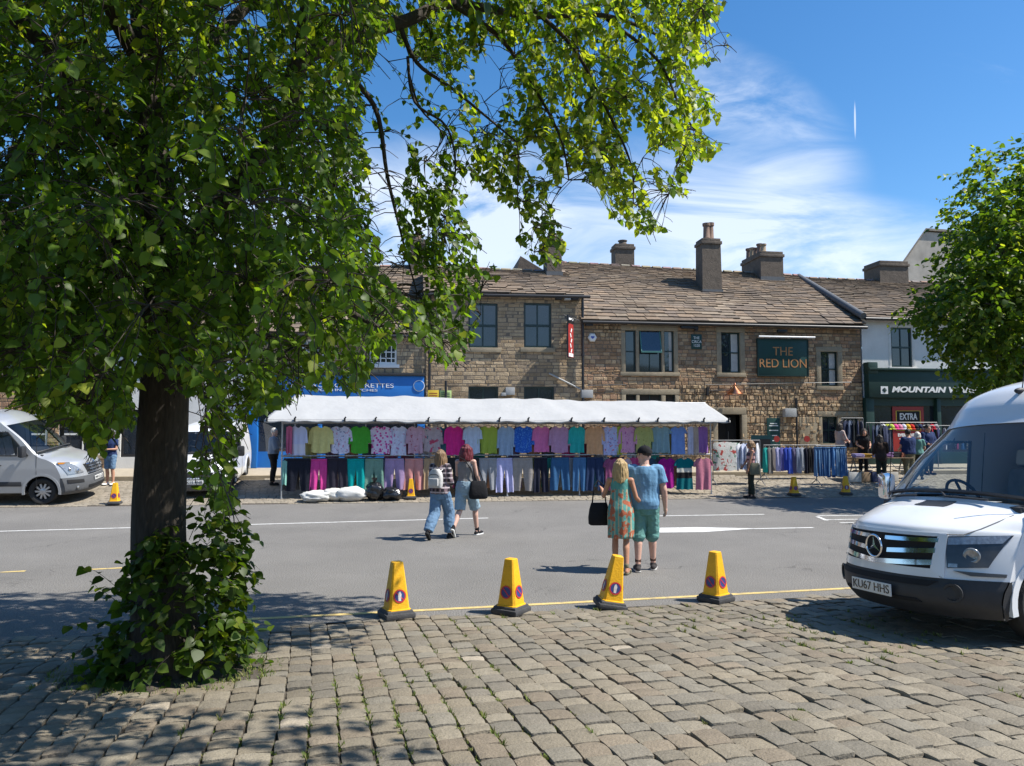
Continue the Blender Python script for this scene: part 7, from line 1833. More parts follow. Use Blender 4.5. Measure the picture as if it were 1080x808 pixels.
# ---- garments ------------------------------------------------------------
def garment(name, label, cat, group, px, ztop_, zbot, wpx, m, kind='tee', y=-.03, hang=True, x=None, yaw=0.0, root=None, sleeve=.42, width=None):
    """a hanging garment with pleats and thickness, hanger as a part"""
    xc = slx(px) if x is None else x; w = (wpx * fs(px, GS_).y / FPX) if width is None else width; h = ztop_ - zbot
    loc = Matrix.Translation(ctr) @ Matrix.Rotation(FB, 4, 'Z') @ Vector((xc, y, ztop_)) if root is None else root
    T = thing(name, loc, FB + yaw, label, cat, group)
    ph = random.uniform(0, 9); ph2 = random.uniform(0, 9); nf = random.uniform(2.2, 3.6) / w; am = random.uniform(.016, .030)
    def sheet(mb, us, top, bot, rows=12, thick=.022, x0=lambda v, u: u):
        F_, B_ = [], []
        for j in range(rows + 1):
            v = j / rows; fr, br = [], []
            for u in us:
                zt, zb_ = top(u), bot(u); z = zt + (zb_ - zt) * v
                xx = x0(v, u)
                f = am * (.25 + v) * math.sin(2 * math.pi * nf * xx + ph + .8 * math.sin(v * 2 + ph2)) + .008 * math.sin(xx * 31 + v * 5 + ph2) * v
                e = 1 - (abs(u - us[0]) < 1e-6 or abs(u - us[-1]) < 1e-6)
                t = thick * (.35 + .65 * e) * (.5 + .5 * min(1, v * 4))
                fr.append(Vector((xx, f - t, z))); br.append(Vector((xx, f + t, z)))
            F_.append(fr); B_.append(br)
        mb.grid(F_); mb.grid(B_)
        ring = lambda G_: G_[0] + [r[-1] for r in G_[1:]] + G_[-1][-2::-1] + [r[0] for r in G_[-2:0:-1]]
        a, b_ = ring(F_), ring(B_); k = len(a); mb.add(a + b_, [(i, (i + 1) % k, k + (i + 1) % k, k + i) for i in range(k)])
    g = MB()
    if kind == 'tee':
        tw = w * .76; us = list(np.linspace(-tw / 2, tw / 2, 17)); nk = tw * .20
        def top(u):
            a = abs(u); return -.012 - .055 * max(0, (a - nk) / (tw / 2 - nk)) if a > nk else -.012 - .055 * (1 - (a / nk) ** 2) * random.uniform(.95, 1.0)
        hv = random.choice((0, 0, .04))
        sheet(g, us, top, lambda u: -h + hv * (abs(u) / (tw / 2)) ** 2 + .006 * math.sin(u * 40 + ph), x0=lambda v, u: u * (1 - .10 * math.sin(v * 3.1) * .3 + .06 * v))
        body = g.build('fabric', m, T, 60); 
        for sg in (-1, 1):
            g = MB(); sw = w * .17; sx0 = sg * (tw / 2 - .015); us = list(np.linspace(0, sw, 6)); ln = h * sleeve * random.uniform(.9, 1.1)
            sheet(g, us, lambda u: -.062 - .9 * u, lambda u: -.06 - ln - .02 * u, 8, .026, x0=lambda v, u: sx0 + sg * (u * (.75 + .2 * v) + .012 * v))
            s_ = g.build('sleeve', m, T, 60)
    elif kind == 'pants':
        wt = w * .86; wb = w
        for sg in (-1, 1):
            g = MB(); us = list(np.linspace(0, 1, 9))
            sheet(g, us, lambda u: 0, lambda u: -h + .004 * math.sin(u * 9 + ph), 13, .026, x0=lambda v, u: sg * (u * (wt / 2 + (wb - wt) / 2 * v) + (1 - u) * max(0, (v - .32)) * .075 * w / .45))
            g.build('leg', m, T, 60)
        g = MB(); g.box((0, 0, -.015), (wt, .062, .04), bev=.01); g.build('waistband', m, T, 40)
    elif kind == 'side':
        g = MB(); us = list(np.linspace(-w / 2, w / 2, 7)); sheet(g, us, lambda u: -.03 - .08 * abs(u) / w, lambda u: -h + .03 * math.sin(u * 60 + ph), 10, .05); g.build('fabric', m, T, 60)
    if hang:
        g = MB()
        if kind == 'pants': g.bx(-w * .42, w * .42, -.008, .008, .0, .03); g.tube([(0, 0, .03), (0, 0, .06), (.015, 0, .085), (-.01, 0, .10)], .004, 4)
        else: g.tube([(-w * .3, 0, -.045), (0, 0, .015), (w * .3, 0, -.045)], .008, 5); g.tube([(0, 0, .015), (0, 0, .035), (.014, 0, .055), (-.01, 0, .07)], .004, 4)
        g.build('hanger', M['hangerm'], T, 60)
    return T
FABN = [0]
def fab(c, **k): FABN[0] += 1; return fabric('cloth', c, **k)
GU, GL = 'tops hung along the upper rail of the stall', 'trousers and tops hung along the lower rail of the stall'
lav = (.58, .58, .72); wht = (.66, .67, .74)
UP = [(314, 19, fab((.52, .54, .72), pat='bands', c2=[(-.78, (.60, .60, .70)), (-.52, (.52, .54, .72))]), 'pale lavender top with a dark printed hem'), (338, 21, fab((.60, .55, .22)), 'pale yellow top with a notched neck'),
 (358.5, 20, fab(lav, pat='blotch', c2=(.48, .16, .26), sc=16, thr=.60, c3=(.22, .25, .38)), 'lavender top with pink and grey sprigs'), (379, 20, fab((.06, .33, .035)), 'bright green blouse'),
 (401, 21, fab((.62, .55, .68), pat='spots', c2=(.52, .05, .28), sc=13, thr=.42), 'white top with large magenta spots'), (420, 17, fab((.56, .58, .72), pat='blotch', c2=(.42, .16, .32), sc=13, thr=.60), 'white top with scattered pink flowers'),
 (438, 17, fab((.50, .32, .40), pat='blotch', c2=(.32, .08, .12), sc=12, thr=.62), 'dusty pink top with red flowers'), (455.5, 18, fab((.40, .33, .35), pat='blotch', c2=(.10, .16, .20), sc=11, thr=.62, c3=(.42, .06, .12)), 'grey pink top with a dark flower motif'),
 (478.5, 20, fab((.58, .025, .21)), 'magenta long sleeved top above the red haired woman'), (498, 18, fab((.45, .53, .66)), 'icy blue plain top'), (515, 18, fab((.27, .36, .035), pat='stripes_x', c2=(.33, .42, .08), sc=26, thr=.5), 'lime green crinkled top'),
 (533.5, 17, fab((.27, .37, .50)), 'soft denim blue top'), (552, 18, fab((.02, .10, .46), pat='blotch', c2=(.10, .30, .65), sc=30, thr=.56), 'royal blue patterned top'), (571, 18, fab((.56, .15, .34)), 'mid pink top'),
 (590, 20, fab((.42, .24, .38)), 'mauve pink long sleeved top'), (608.5, 17, fab((.025, .36, .34)), 'turquoise top'), (627, 18, fab((.56, .31, .16)), 'peach orange top'), (644, 17, fab((.42, .45, .68), pat='blotch', c2=(.14, .14, .32), sc=17, thr=.61, c3=(.5, .16, .2)), 'lavender blue top with dark flowers'),
 (662, 18, fab((.54, .27, .42), pat='blotch', c2=(.30, .06, .22), sc=17, thr=.60), 'pink top with purple flowers'), (679, 18, fab((.36, .37, .13), pat='blotch', c2=(.18, .2, .06), sc=20, thr=.64), 'olive yellow top'),
 (697, 20, fab((.20, .32, .36)), 'grey teal straight cut top'), (715.5, 19, fab((.16, .27, .58)), 'cornflower blue straight cut top')]
for px, w, m, lab in UP:
    garment('top', lab + ' on the upper rail of the stall', 'top', GU, px, zr0 - .10, slz(px, 478.5 + random.uniform(-1.8, 1.8)), w * random.uniform(1.1, 1.24), m, yaw=R(random.gauss(0, 7)), sleeve=random.uniform(.42, .66) if px < 690 else .2, y=-.035)
for px, w, m, lab in ((304.5, 6, fab((.48, .12, .22)), 'rose pink top seen edge on at the left end of the upper rail'), (653.5, 6, fab((.30, .36, .05)), 'narrow olive green top squeezed beside the pink floral one'),
                      (729, 7, fab((.5, .5, .62)), 'pale lilac top edge on near the right end of the upper rail'), (734, 7, fab((.45, .36, .3)), 'beige top edge on near the right end of the upper rail'), (741, 12, fab((.27, .12, .34)), 'purple and mauve top at the right end of the upper rail')):
    garment('top', lab, 'top', GU, px, zr0 - .08, slz(px, 478 + random.uniform(-1, 3)), w, m, 'side', y=-.02)
LO = [(315, 24, fab((.012, .014, .024)), 'near black wide trousers at the left of the lower rail', 'pants'), (336.5, 17, fab((.50, .05, .24)), 'magenta cropped trousers', 'pants'), (356, 20, fab((.022, .020, .032)), 'black straight trousers left of the teal pair', 'pants'),
 (375, 18, fab((.0, .29, .29)), 'bright teal trousers', 'pants'), (394.5, 20, fab((.16, .29, .23)), 'sage green trousers', 'pants'), (416, 20, fab((.36, .25, .42)), 'mauve trousers beside the pink pair', 'pants'),
 (436.5, 20, fab((.52, .24, .23)), 'salmon pink trousers behind the cone', 'pants'), (453, 12, fab((.36, .25, .15)), 'tan trousers mostly behind the woman in plaid', 'pants'), (477, 20, fab((.02, .02, .022)), 'black trousers behind the two young women', 'pants'), (497, 16, fab((.03, .03, .034)), 'charcoal trousers right of the red haired woman', 'pants'),
 (514.5, 19, fab((.27, .28, .30)), 'mid grey trousers', 'pants'), (532, 17, fab((.42, .42, .66)), 'lavender trousers', 'pants'), (551, 21, fab((.30, .27, .25)), 'taupe grey trousers', 'pants'), (570, 16, fab((.014, .016, .032)), 'dark navy trousers beside the taupe pair', 'pants'),
 (590.5, 21, fab((.028, .095, .21)), 'wide denim blue jeans', 'pants'), (611, 14, fab((.05, .14, .29)), 'slim faded blue jeans', 'pants'), (627.5, 19, fab((.016, .032, .085)), 'dark indigo jeans with a white tag', 'pants'),
 (645, 17, fab((.22, .06, .14)), 'plum top behind the blonde woman', 'tee'), (659, 14, fab((.42, .32, .36)), 'pale pink top behind the man in the cap', 'tee'), (684, 16, fab((.025, .05, .09)), 'navy top behind the man in the cap', 'tee'),
 (703, 19, fab((.28, .008, .19)), 'deep magenta top on the lower rail', 'tee'), (721.5, 22, fab((.0, .10, .12), pat='bands', c2=[(-.62, (.008, .008, .010)), (-.44, (.55, .53, .46)), (-.32, (.0, .13, .15))]), 'teal, white and black banded knit top', 'tee'), (741.5, 20, fab((.44, .16, .22)), 'dusty pink zip top at the right end of the lower rail', 'tee')]
for px, w, m, lab, kind in LO:
    garment('trousers' if kind == 'pants' else 'top', lab + (' on the lower rail of the stall' if 'lower rail' not in lab else ''), 'trousers' if kind == 'pants' else 'top', GL, px, zr1 - .09, slz(px, 517 + random.uniform(-1.5, 2.5)) + (0 if kind == 'pants' else .05), w * random.uniform(1.04, 1.14), m, kind, y=-.035, sleeve=.22, yaw=R(random.gauss(0, 5)))
garment('trousers', 'mint green trousers edge on at the left end of the lower rail', 'trousers', GL, 300, zr1 - .09, slz(300, 511), 6, fab((.20, .42, .36)), 'side', y=-.0)
# second rank on the inner rails, in shade, seen through the gaps
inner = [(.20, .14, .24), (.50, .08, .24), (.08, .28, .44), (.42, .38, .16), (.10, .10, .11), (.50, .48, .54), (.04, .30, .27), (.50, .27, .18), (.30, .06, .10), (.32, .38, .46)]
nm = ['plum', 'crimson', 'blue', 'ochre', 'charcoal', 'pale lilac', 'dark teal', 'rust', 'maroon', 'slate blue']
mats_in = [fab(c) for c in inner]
UPX = [326, 348, 368, 390, 411, 429, 447, 468, 489, 506, 524, 543, 562, 581, 599, 618, 635, 653, 671, 688, 706]
for i, px in enumerate(UPX):
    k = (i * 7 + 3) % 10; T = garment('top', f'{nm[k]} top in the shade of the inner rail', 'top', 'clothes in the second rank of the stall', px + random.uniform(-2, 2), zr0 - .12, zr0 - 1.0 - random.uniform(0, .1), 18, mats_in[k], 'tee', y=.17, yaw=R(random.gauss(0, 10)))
LOX = [306, 327, 347, 366, 386, 406, 427, 446, 463, 487, 505, 523, 541, 561, 580, 601, 620, 637, 652, 672, 694, 712]
for i, px in enumerate(LOX):
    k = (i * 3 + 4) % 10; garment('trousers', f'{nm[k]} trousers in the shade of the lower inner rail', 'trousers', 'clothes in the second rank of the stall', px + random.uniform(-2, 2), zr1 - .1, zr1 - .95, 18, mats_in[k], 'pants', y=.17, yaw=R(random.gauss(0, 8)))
# sacks on the ground in front
def sack(name, label, loc, rz, sz, m, seed, cat, group, knot=False, crumple=.25):
    T = thing(name, loc, rz, label, cat, group); g = MB(); n, k = 26, 16; vs = []; P = []
    for i in range(k + 1):
        th = math.pi * i / k; row = []
        for j in range(n):
            a = 6.2832 * j / n; d = Vector((math.sin(th) * math.cos(a), math.sin(th) * math.sin(a), math.cos(th)))
            r = 1 + crumple * (mnoise.noise(d * 2.2 + Vector((seed, 0, 0))) + .5 * mnoise.noise(d * 5 + Vector((0, seed, 0)))) * .6 + crumple * .14 * mnoise.noise(d * 13 + Vector((0, seed, 0)))
            q = Vector((math.copysign(abs(d.x) ** .8, d.x) * sz[0] / 2, math.copysign(abs(d.y) ** .8, d.y) * sz[1] / 2, d.z * sz[2] / 2)) * r
            q.z = max(q.z + sz[2] * .46, 0); row.append(q)
        P.append(row)
    g.grid(P, close=True); g.build('bag', m, T, 180)
    if knot:
        g = MB(); g.lathe([(.03, 0), (.02, .05), (.07, .12), (.085, .18), (.03, .15), (.001, .1)], (0, 0, sz[2] * .88), 9, sq=(1, .7)); g.build('knot', m, T, 50)
    return T
M['sackwhite'] = mat('sackwhite', (.66, .65, .61), .6, .08, 6, .5, 14, trans=.1); M['binbag'] = mat('binbag', (.012, .012, .013), .22, .2, 9, .6, 16, spec=.7)
GSK = 'sacks lying in front of the stall'
sack('sack', 'low crumpled white sack at the left of the row before the stall', on_far(334, .35), FB + .1, (.80, .5, .30), M['sackwhite'], 1.2, 'sack', GSK, crumple=.5)
sack('sack', 'white sack lying in the middle of the pale sacks before the stall', on_far(352, .45), FB - .1, (.6, .45, .34), M['sackwhite'], 4.7, 'sack', GSK, crumple=.35)
sack('sack', 'largest plump white sack touching the black bags before the stall', on_far(371, .38), FB + .03, (.85, .48, .40), M['sackwhite'], 8.1, 'sack', GSK, crumple=.22)
sack('bin_bag', 'tall knotted black bin bag beside the white sacks', on_far(395, .42), FB, (.50, .45, .50), M['binbag'], 2.9, 'bin bag', GSK, True, .5)
sack('bin_bag', 'squat black bin bag next to the cone before the stall', on_far(413, .42), FB, (.55, .45, .36), M['binbag'], 6.6, 'bin bag', GSK, False, .5)
# ================================================================== RACKS ON THE RIGHT
def rack(label, pxa, pxb, s, ytop_px, feet=True, yaw=None):
    a, b_ = on_far(pxa, s), on_far(pxb, s); c = (a + b_) / 2; c.z = gz(c.x, c.y); L = (b_ - a).length; z = fpx((pxa + pxb) / 2, ytop_px, s).z - c.z
    T = thing('clothes_rack', c, FB, label, 'clothes rack')
    g = MB(); g.tube([(-L / 2, 0, z), (L / 2, 0, z)], .016, 8); g.build('rail', M['steel'], T, 60)
    for x in (-L / 2, L / 2):
        g = MB(); g.tube([(x, 0, .12), (x, 0, z)], .015, 7); g.tube([(x, -.32, .0), (x, -.12, .12), (x, 0, .2), (x, .12, .12), (x, .32, .02)], .014, 6); g.build('upright', M['steel'], T, 60)
    return T, c, L, z
def hang_row(c, L, z, n, spec, group, kindname, h, w):
    for i in range(n):
        x = -L / 2 + L * (i + .5) / n; col, lab = spec(i); loc = Matrix.Translation(c) @ Matrix.Rotation(FB, 4, 'Z') @ Vector((x, 0, z - .07))
        garment(kindname, lab, kindname.replace('_', ' '), group, 800, loc.z, loc.z - h * random.uniform(.94, 1.04), 0, col, 'side' if kindname != 'jeans' else 'pants', root=loc, width=w, yaw=R(random.uniform(52, 72)), hang=True)
# white shirts and a floral cloth
T, c, L, z = rack('wheeled rail of white shirts and a floral cloth beside the pub door', 752, 802, 2.2, 464.5)
fl = fab((.66, .65, .60), pat='blotch', c2=(.45, .07, .06), sc=9, thr=.56, c3=(.08, .22, .14)); loc = Matrix.Translation(c) @ Matrix.Rotation(FB, 4, 'Z') @ Vector((-L / 2 + .42, -.05, z - .01))
garment('floral_cloth', 'white cloth with red and green flowers hung at the left of the shirt rail', 'cloth', None, 765, loc.z, loc.z - .95, 0, fl, 'side', root=loc, width=.85, hang=False)
whs = fab((.66, .66, .69)); wh2 = fab((.48, .53, .68))
names = ['first', 'second', 'third', 'fourth', 'fifth', 'sixth']
for i in range(5):
    x = -L / 2 + .95 + .14 * i; loc = Matrix.Translation(c) @ Matrix.Rotation(FB, 4, 'Z') @ Vector((x, 0, z - .07))
    garment('shirt', ['white shirt nearest the floral cloth on the shirt rail', 'pale blue shirt among the white ones on the shirt rail', 'white shirt at the middle of the shirt rail', 'white shirt second from the right end of the shirt rail', 'white shirt at the right end of the shirt rail'][i], 'shirt', 'shirts on the rail by the pub', 790, loc.z, loc.z - .86, 0, wh2 if i == 1 else whs, 'tee', root=loc, width=.46, yaw=R(25 + 8 * i), sleeve=.7)
# long rail of tops, then jeans
T, c, L, z = rack('long rail of folded blue, grey and black clothes right of the menu board', 806, 866, 3.1, 469.5)
cols = [((.02, .30, .27), 'teal'), ((.16, .155, .15), 'grey'), ((.17, .15, .145), 'warm grey'), ((.38, .38, .60), 'lilac'), ((.10, .10, .30), 'indigo'), ((.03, .06, .36), 'cobalt blue'), ((.05, .10, .46), 'royal blue'), ((.10, .09, .16), 'dusky purple'), ((.22, .26, .36), 'grey blue'), ((.30, .32, .36), 'silver grey'), ((.012, .013, .024), 'black'), ((.014, .014, .016), 'jet black'), ((.025, .025, .04), 'ink black'), ((.01, .01, .01), 'deep black')]
mm = [fab(k) for k, _ in cols]
for i in range(14):
    x = -L / 2 + L * (i + .5) / 14; loc = Matrix.Translation(c) @ Matrix.Rotation(FB, 4, 'Z') @ Vector((x, 0, z - .05))
    garment('skirt', f'{cols[i][1]} garment hung on the long rail by the menu board', 'garment', 'clothes on the long rail', 840, loc.z, loc.z - random.uniform(.78, .9), 0, mm[i], 'side', root=loc, width=.22, yaw=R(random.uniform(10, 30)))
T, c, L, z = rack('rail of blue denim jeans at the right of the pub wall', 861, 892, 2.0, 470)
jn = [fab(k) for k in ((.10, .20, .36), (.06, .14, .30), (.13, .24, .40), (.04, .10, .24), (.08, .19, .40), (.16, .27, .42), (.07, .16, .33))]
jl = ['faded pale', 'mid blue', 'washed', 'dark', 'bright blue', 'palest', 'soft blue']
for i in range(7):
    x = -L / 2 + L * (i + .5) / 7; loc = Matrix.Translation(c) @ Matrix.Rotation(FB, 4, 'Z') @ Vector((x, 0, z - .05))
    garment('jeans', f'{jl[i]} jeans on the denim rail', 'jeans', 'jeans on the denim rail', 875, loc.z, loc.z - random.uniform(.90, .98), 0, jn[i], 'pants', root=loc, width=.27, yaw=R(random.uniform(-10, 25)), hang=False)
for px, lab in ((820, 'small red round price sign on the left end of the long rail'), (852, 'small red price sign on the right end of the long rail')):
    p = on_far(px, 3.1); zt = fpx(px, 463, 3.1).z; z0 = fpx(px, 470, 3.1).z; t = thing('price_sign', (p.x, p.y, z0), FB, lab, 'sign')
    g = MB(); g.lathe([(.001, -.012), (.105, -.012), (.105, .012), (.001, .012)], (0, 0, 0), 20); g.v = [(x, zz, y + (zt - z0)) for x, y, zz in g.v]; g.build('disc', M['redsign'], t, 40); g = MB(); g.tube([(0, 0, 0), (0, 0, zt - z0)], .008, 5); g.build('stem', M['steel'], t)
# A-board
p = on_far(804, 4.6); t = thing('a_board', p, FB, 'dark green folding A-board leaning open beside the menu board', 'sign')
for sg in (-1, 1):
    g = MB(); A = Matrix.Rotation(R(12) * sg, 4, 'X'); A2 = Matrix.Rotation(R(-24), 4, 'Z'); 
    g.box(A2 @ Vector((0, sg * .2, .62)), (.72, .03, 1.2), M=A2 @ A); g.box(A2 @ Vector((0, sg * .2 - .018, .68)), (.58, .012, .8), M=A2 @ A, mat=1); g.build('panel', [M['signgreen'], M['dark']], t)
# ================================================================== STALL AND CUSTOMERS BEFORE THE OUTDOOR SHOP
# red poster in the shop window
q = pxrect(941, 429, 974, 476, .0); t = thing('poster', fw((q[0] + q[1]) / 2, -.03, q[2]), FB, 'tall red sale poster reading EXTRA in the outdoor shop window', 'poster'); w, h = q[1] - q[0], q[3] - q[2]
g = MB(); g.bx(-w / 2, w / 2, -.012, 0, 0, h); g.build('sheet', M['redsign'], t)
g = MB(); g.bx(-w * .37, w * .37, -.018, -.0125, h * .47, h * .90); fr = g.build('panel', M['dark'], t)
g = MB()
for x0, x1, z0, z1 in ((-.38, .38, .46, .47), (-.38, .38, .90, .91), (-.395, -.37, .46, .91), (.37, .395, .46, .91)): g.bx(w * x0, w * x1, -.022, -.013, h * z0, h * z1)
g.build('border', M['yellowsign'], t)
for body, zc, sz, w1 in (('EXTRA', .77, .20, .56), ('EVERYTHING', .36, .09, .7), ('TODAY', .22, .17, .62)):
    tx = text('lettering', body, h * sz, M['whitetext'], t, (0, -.021 if body == 'EXTRA' else -.015, h * zc), ext=.002, bold=.01); ww = max(v.co.x for v in tx.data.vertices) - min(v.co.x for v in tx.data.vertices); tx.data.transform(Matrix.Diagonal((w * w1 / ww, 1, 1, 1)))
# goods table and hat rails
def table(label, pxa, pxb, s, h, mtop):
    a, b_ = on_far(pxa, s), on_far(pxb, s); c = (a + b_) / 2; c.z = gz(c.x, c.y); L = (b_ - a).length
    T = thing('trestle_table', c, FB, label, 'table'); g = MB(); g.bx(-L / 2, L / 2, -.4, .4, h - .03, h, bev=.006); g.build('table_top', mtop, T)
    for x in (-L / 2 + .15, L / 2 - .15):
        g = MB(); g.tube([(x, -.3, 0), (x, .0, h - .03)], .02, 6); g.tube([(x, .3, 0), (x, .0, h - .03)], .02, 6); g.build('leg', M['steel'], T)
    return T, c, L, h
M['wood'] = mat('wood', (.22, .15, .09), .75, .25, 6, .3, 30)
T, c, L, h = table('wooden trestle table with folded goods before the outdoor shop', 896, 956, 2.7, .78, M['wood'])
FR = lambda c, x, y, z: Matrix.Translation(c) @ Matrix.Rotation(FB, 4, 'Z') @ Vector((x, y, z))
tc_ = [((.34, .30, .52), 'lilac'), ((.5, .3, .06), 'mustard'), ((.05, .08, .18), 'navy'), ((.45, .45, .47), 'pale grey'), ((.24, .14, .30), 'purple'), ((.03, .03, .035), 'black'), ((.42, .16, .10), 'rust')]
for i, (k, nme) in enumerate(tc_):
    x = -L / 2 + .25 + (L - .5) * i / 6; T2 = thing('folded_clothes', FR(c, x, -.12, h), FB + random.uniform(-.3, .3), f'pile of {nme} folded clothes on the trestle table', 'folded clothes', 'piles of folded clothes'); g = MB(); m_ = fab(k)
    zz = 0
    for j in range(random.randint(2, 4)): g.box((random.uniform(-.01, .01), random.uniform(-.01, .01), zz + .022), (.30, .34, .042), rz=random.uniform(-.1, .1), bev=.018); zz += .041
    g.build('pile', m_, T2, 50)
for i, (px, lab, col) in enumerate(((899, 'white cardboard box under the left end of the trestle table', (.6, .58, .54)), (909, 'brown cardboard box under the middle of the trestle table', (.25, .17, .10)), (922, 'dark blue plastic crate under the trestle table', (.02, .035, .10)), (938, 'pale box under the right end of the trestle table', (.5, .46, .4)))):
    p = on_far(px, 2.55); T2 = thing('box', p, FB + random.uniform(-.15, .15), lab, 'box', 'boxes under the trestle table'); g = MB(); g.box((0, 0, .16), (.42, .36, .32), bev=.008); m_ = mat('boxmat', col, .8, .15, 7); g.build('carton', m_, T2, 40)
    for sg in (-1, 1): g = MB(); g.box((sg * .24, 0, .34), (.14, .34, .012), M=Matrix.Rotation(R(35) * sg, 4, 'Y')); g.build('flap', m_, T2)
# hat line: caps hanging on a horizontal rail
a, b_ = on_far(930, 4.9), on_far(990, 4.9); c = (a + b_) / 2; L = (b_ - a).length; z = fpx(955, 445.5, 4.9).z - c.z
T2 = thing('hat_rail', c, FB, 'horizontal rail of caps and hats hung before the outdoor shop', 'rail'); g = MB(); g.tube([(-L / 2, 0, z), (L / 2, 0, z)], .015, 6); g.build('rail', M['steel'], T2, 60)
for x in (-L / 2, L / 2): g = MB(); g.tube([(x, 0, 0), (x, 0, z)], .018, 6); g.build('pole', M['steel'], T2, 60)
hc = [((.62, .62, .64), 'white'), ((.62, .70, .04), 'neon yellow'), ((.45, .55, .10), 'lime'), ((.72, .08, .30), 'hot pink'), ((.60, .25, .34), 'rose pink'), ((.55, .55, .62), 'pale grey'), ((.58, .36, .03), 'amber'), ((.50, .03, .02), 'red'), ((.02, .02, .022), 'black'), ((.03, .04, .1), 'navy'), ((.04, .04, .04), 'charcoal'), ((.10, .10, .11), 'dark grey'), ((.5, .02, .04), 'crimson'), ((.3, .3, .32), 'mid grey')]
for i, (k, nme) in enumerate(hc):
    x = -L / 2 + .08 + (L - .16) * i / 13; loc = FR(c, x, -.05, z - .22); T3 = thing('cap', loc, FB + random.uniform(-.4, .4), f'{nme} cap hung on the hat rail before the outdoor shop', 'hat', 'caps on the hat rail'); m_ = fab(k); g = MB()
    g.lathe([(.10, 0), (.105, .05), (.085, .11), (.045, .15), (.001, .16)], (0, 0, 0), 16, sq=(1, 1.1)); g.build('crown', m_, T3, 180); g = MB(); g.grid([[Vector((.085 * u, -.09 - .11 * v * (1 - .5 * u * u), -.005 - .03 * v)) for v in (0, .5, 1)] for u in np.linspace(-1, 1, 9)]); o = g.build('peak', m_, T3, 180); o.modifiers.new('s', 'SOLIDIFY').thickness = .006
    g = MB(); g.tube([(0, 0, .16), (0, .05, .22)], .005, 4); g.build('hook', M['steel'], T3)
# dark clothes rails in front of the shop
T2, c, L, z = rack('rail of dark jackets in front of the pub window and green shop', 889, 912, 4.9, 441)
kk = [((.02, .02, .028), 'black'), ((.03, .04, .08), 'midnight blue'), ((.10, .13, .20), 'steel blue'), ((.02, .025, .03), 'charcoal'), ((.05, .06, .11), 'navy'), ((.13, .13, .15), 'grey')]
for i, (k, nme) in enumerate(kk):
    loc = FR(c, -L / 2 + L * (i + .5) / 6, 0, z - .07); garment('jacket', f'{nme} jacket on the rail of dark jackets', 'jacket', 'jackets before the shop', 900, loc.z, loc.z - 1.0, 0, fab(k), 'tee', root=loc, width=.5, yaw=R(20 + 10 * i), sleeve=.7)
T2, c, L, z = rack('second rail of dark coats left of the red poster', 915, 940, 4.7, 446)
for i, (k, nme) in enumerate(kk[:5]):
    loc = FR(c, -L / 2 + L * (i + .5) / 5, 0, z - .07); garment('coat', f'{nme} coat on the rail left of the red poster', 'coat', 'coats before the shop', 926, loc.z, loc.z - 1.15, 0, fab(k), 'tee', root=loc, width=.5, yaw=R(60 - 10 * i), sleeve=.75)
T2, c, L, z = rack('rail of clothes at the right of the red poster, partly behind the van', 975, 1040, 4.4, 449)
for i in range(10):
    k, nme = [((.02, .02, .03), 'black'), ((.45, .03, .05), 'red'), ((.04, .05, .12), 'navy'), ((.4, .4, .42), 'pale grey'), ((.1, .1, .11), 'charcoal'), ((.25, .05, .12), 'wine'), ((.05, .12, .25), 'blue'), ((.5, .48, .45), 'cream'), ((.03, .03, .03), 'jet'), ((.12, .2, .1), 'moss')][i]
    loc = FR(c, -L / 2 + L * (i + .5) / 10, 0, z - .07); garment('jumper', f'{nme} jumper on the rail right of the red poster', 'jumper', 'jumpers on the rail beside the poster', 1000, loc.z, loc.z - .8, 0, fab(k), 'tee', root=loc, width=.45, yaw=R(random.uniform(20, 70)), sleeve=.7)
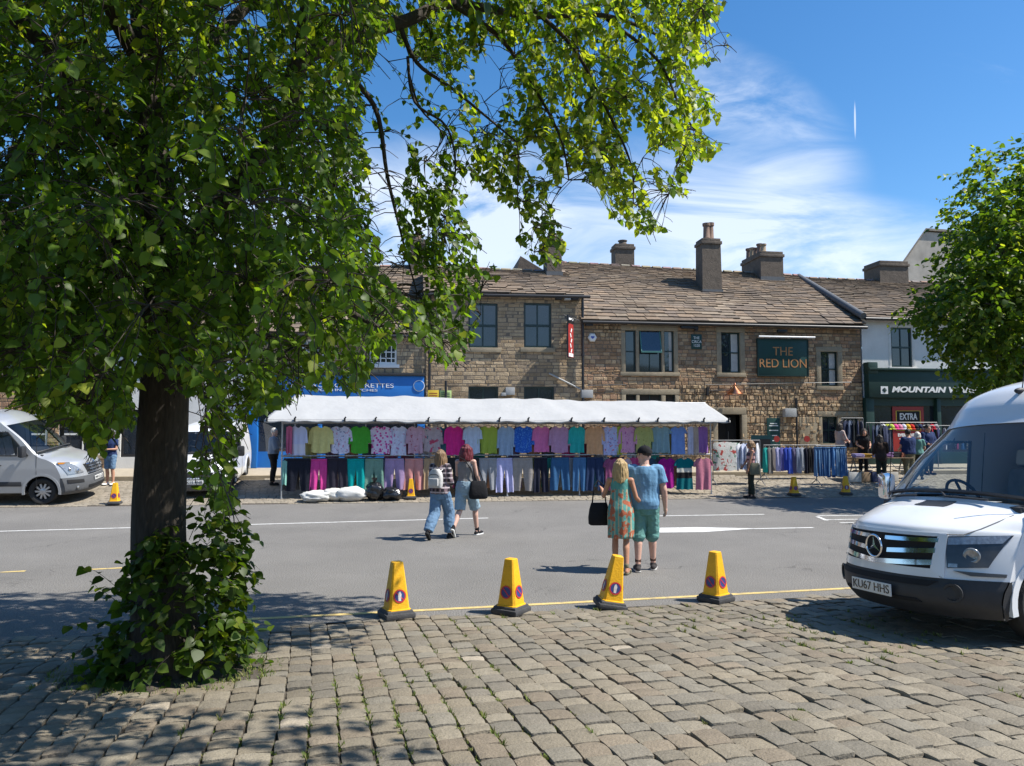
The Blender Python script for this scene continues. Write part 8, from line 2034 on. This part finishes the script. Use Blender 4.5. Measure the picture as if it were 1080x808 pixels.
# people there
STD = dict(elR=(.22, .06, 1.10), wrR=(.15, .25, 1.02), elL=(-.22, .06, 1.10), wrL=(-.15, .25, 1.02))
person('broad man in a navy shirt with his back to the camera before the red poster', on_far(959, 2.5), R(100), 1.76, 'skin', STD, False, [('top', M['navy'], dict(hem=.88, sleeve=.65, inf=.035)), ('trousers', M['khaki'], dict(len=1.95, inf=.02)), ('shoes', M['blackcloth'])], (HK, .0, {}), .2, .013, bulk=1.22)
person('person with white hair and a pale teal top beside the man in navy', on_far(969, 2.9), R(60), 1.62, 'skin_pale', STD, True, [('top', M['greenshort'], dict(hem=.88, sleeve=.65, inf=.03)), ('trousers', M['olive'], dict(len=1.95, inf=.02)), ('shoes', M['blackcloth'])], (HW, .08, {}), .2, .013)
person('thin person in black leaning over the left end of the trestle table', on_far(911, 3.5), R(262), 1.72, 'skin', dict(STD, nb=(0, .10, 1.38), head=(0, .17, 1.51)), True, [('top', M['blackcloth'], dict(hem=.86, sleeve=.6, inf=.02)), ('trousers', M['blackcloth'], dict(len=1.95, inf=.012)), ('shoes', M['blackcloth'])], (HK, .16, {}), 0, .013)
M['browncoat'] = fabric('browncoat', (.045, .028, .022))
person('person in a brown jacket choosing goods at the trestle table', on_far(930, 1.9), R(85), 1.66, 'skin', dict(STD, nb=(0, .06, 1.40), head=(0, .11, 1.54)), True, [('top', M['browncoat'], dict(hem=.80, sleeve=1.7, inf=.03)), ('trousers', M['olive'], dict(len=1.95, inf=.012)), ('shoes', M['whiteshoe'])], (HK, .22, {}), .3, .013)
person('person in a dark blue jacket standing between the rail and the white van', on_far(980, 3.8), R(280), 1.78, 'skin', STD, False, [('top', M['navy'], dict(hem=.86, sleeve=1.7, inf=.03)), ('trousers', M['blackcloth'], dict(len=1.95, inf=.02)), ('shoes', M['blackcloth'])], (HK, .0, {}), 0, .013)
person('person in a pale jacket browsing behind the rail of jeans', on_far(887, 4.4), R(20), 1.66, 'skin_pale', STD, True, [('top', fabric('palejacket', (.42, .33, .30), .1, 'blotch', (.5, .12, .10), 8, .62), dict(hem=.86, sleeve=1.7, inf=.03)), ('trousers', M['blackcloth'], dict(len=1.95, inf=.012)), ('shoes', M['blackcloth'])], (HK, .2, {}), 0, .013)
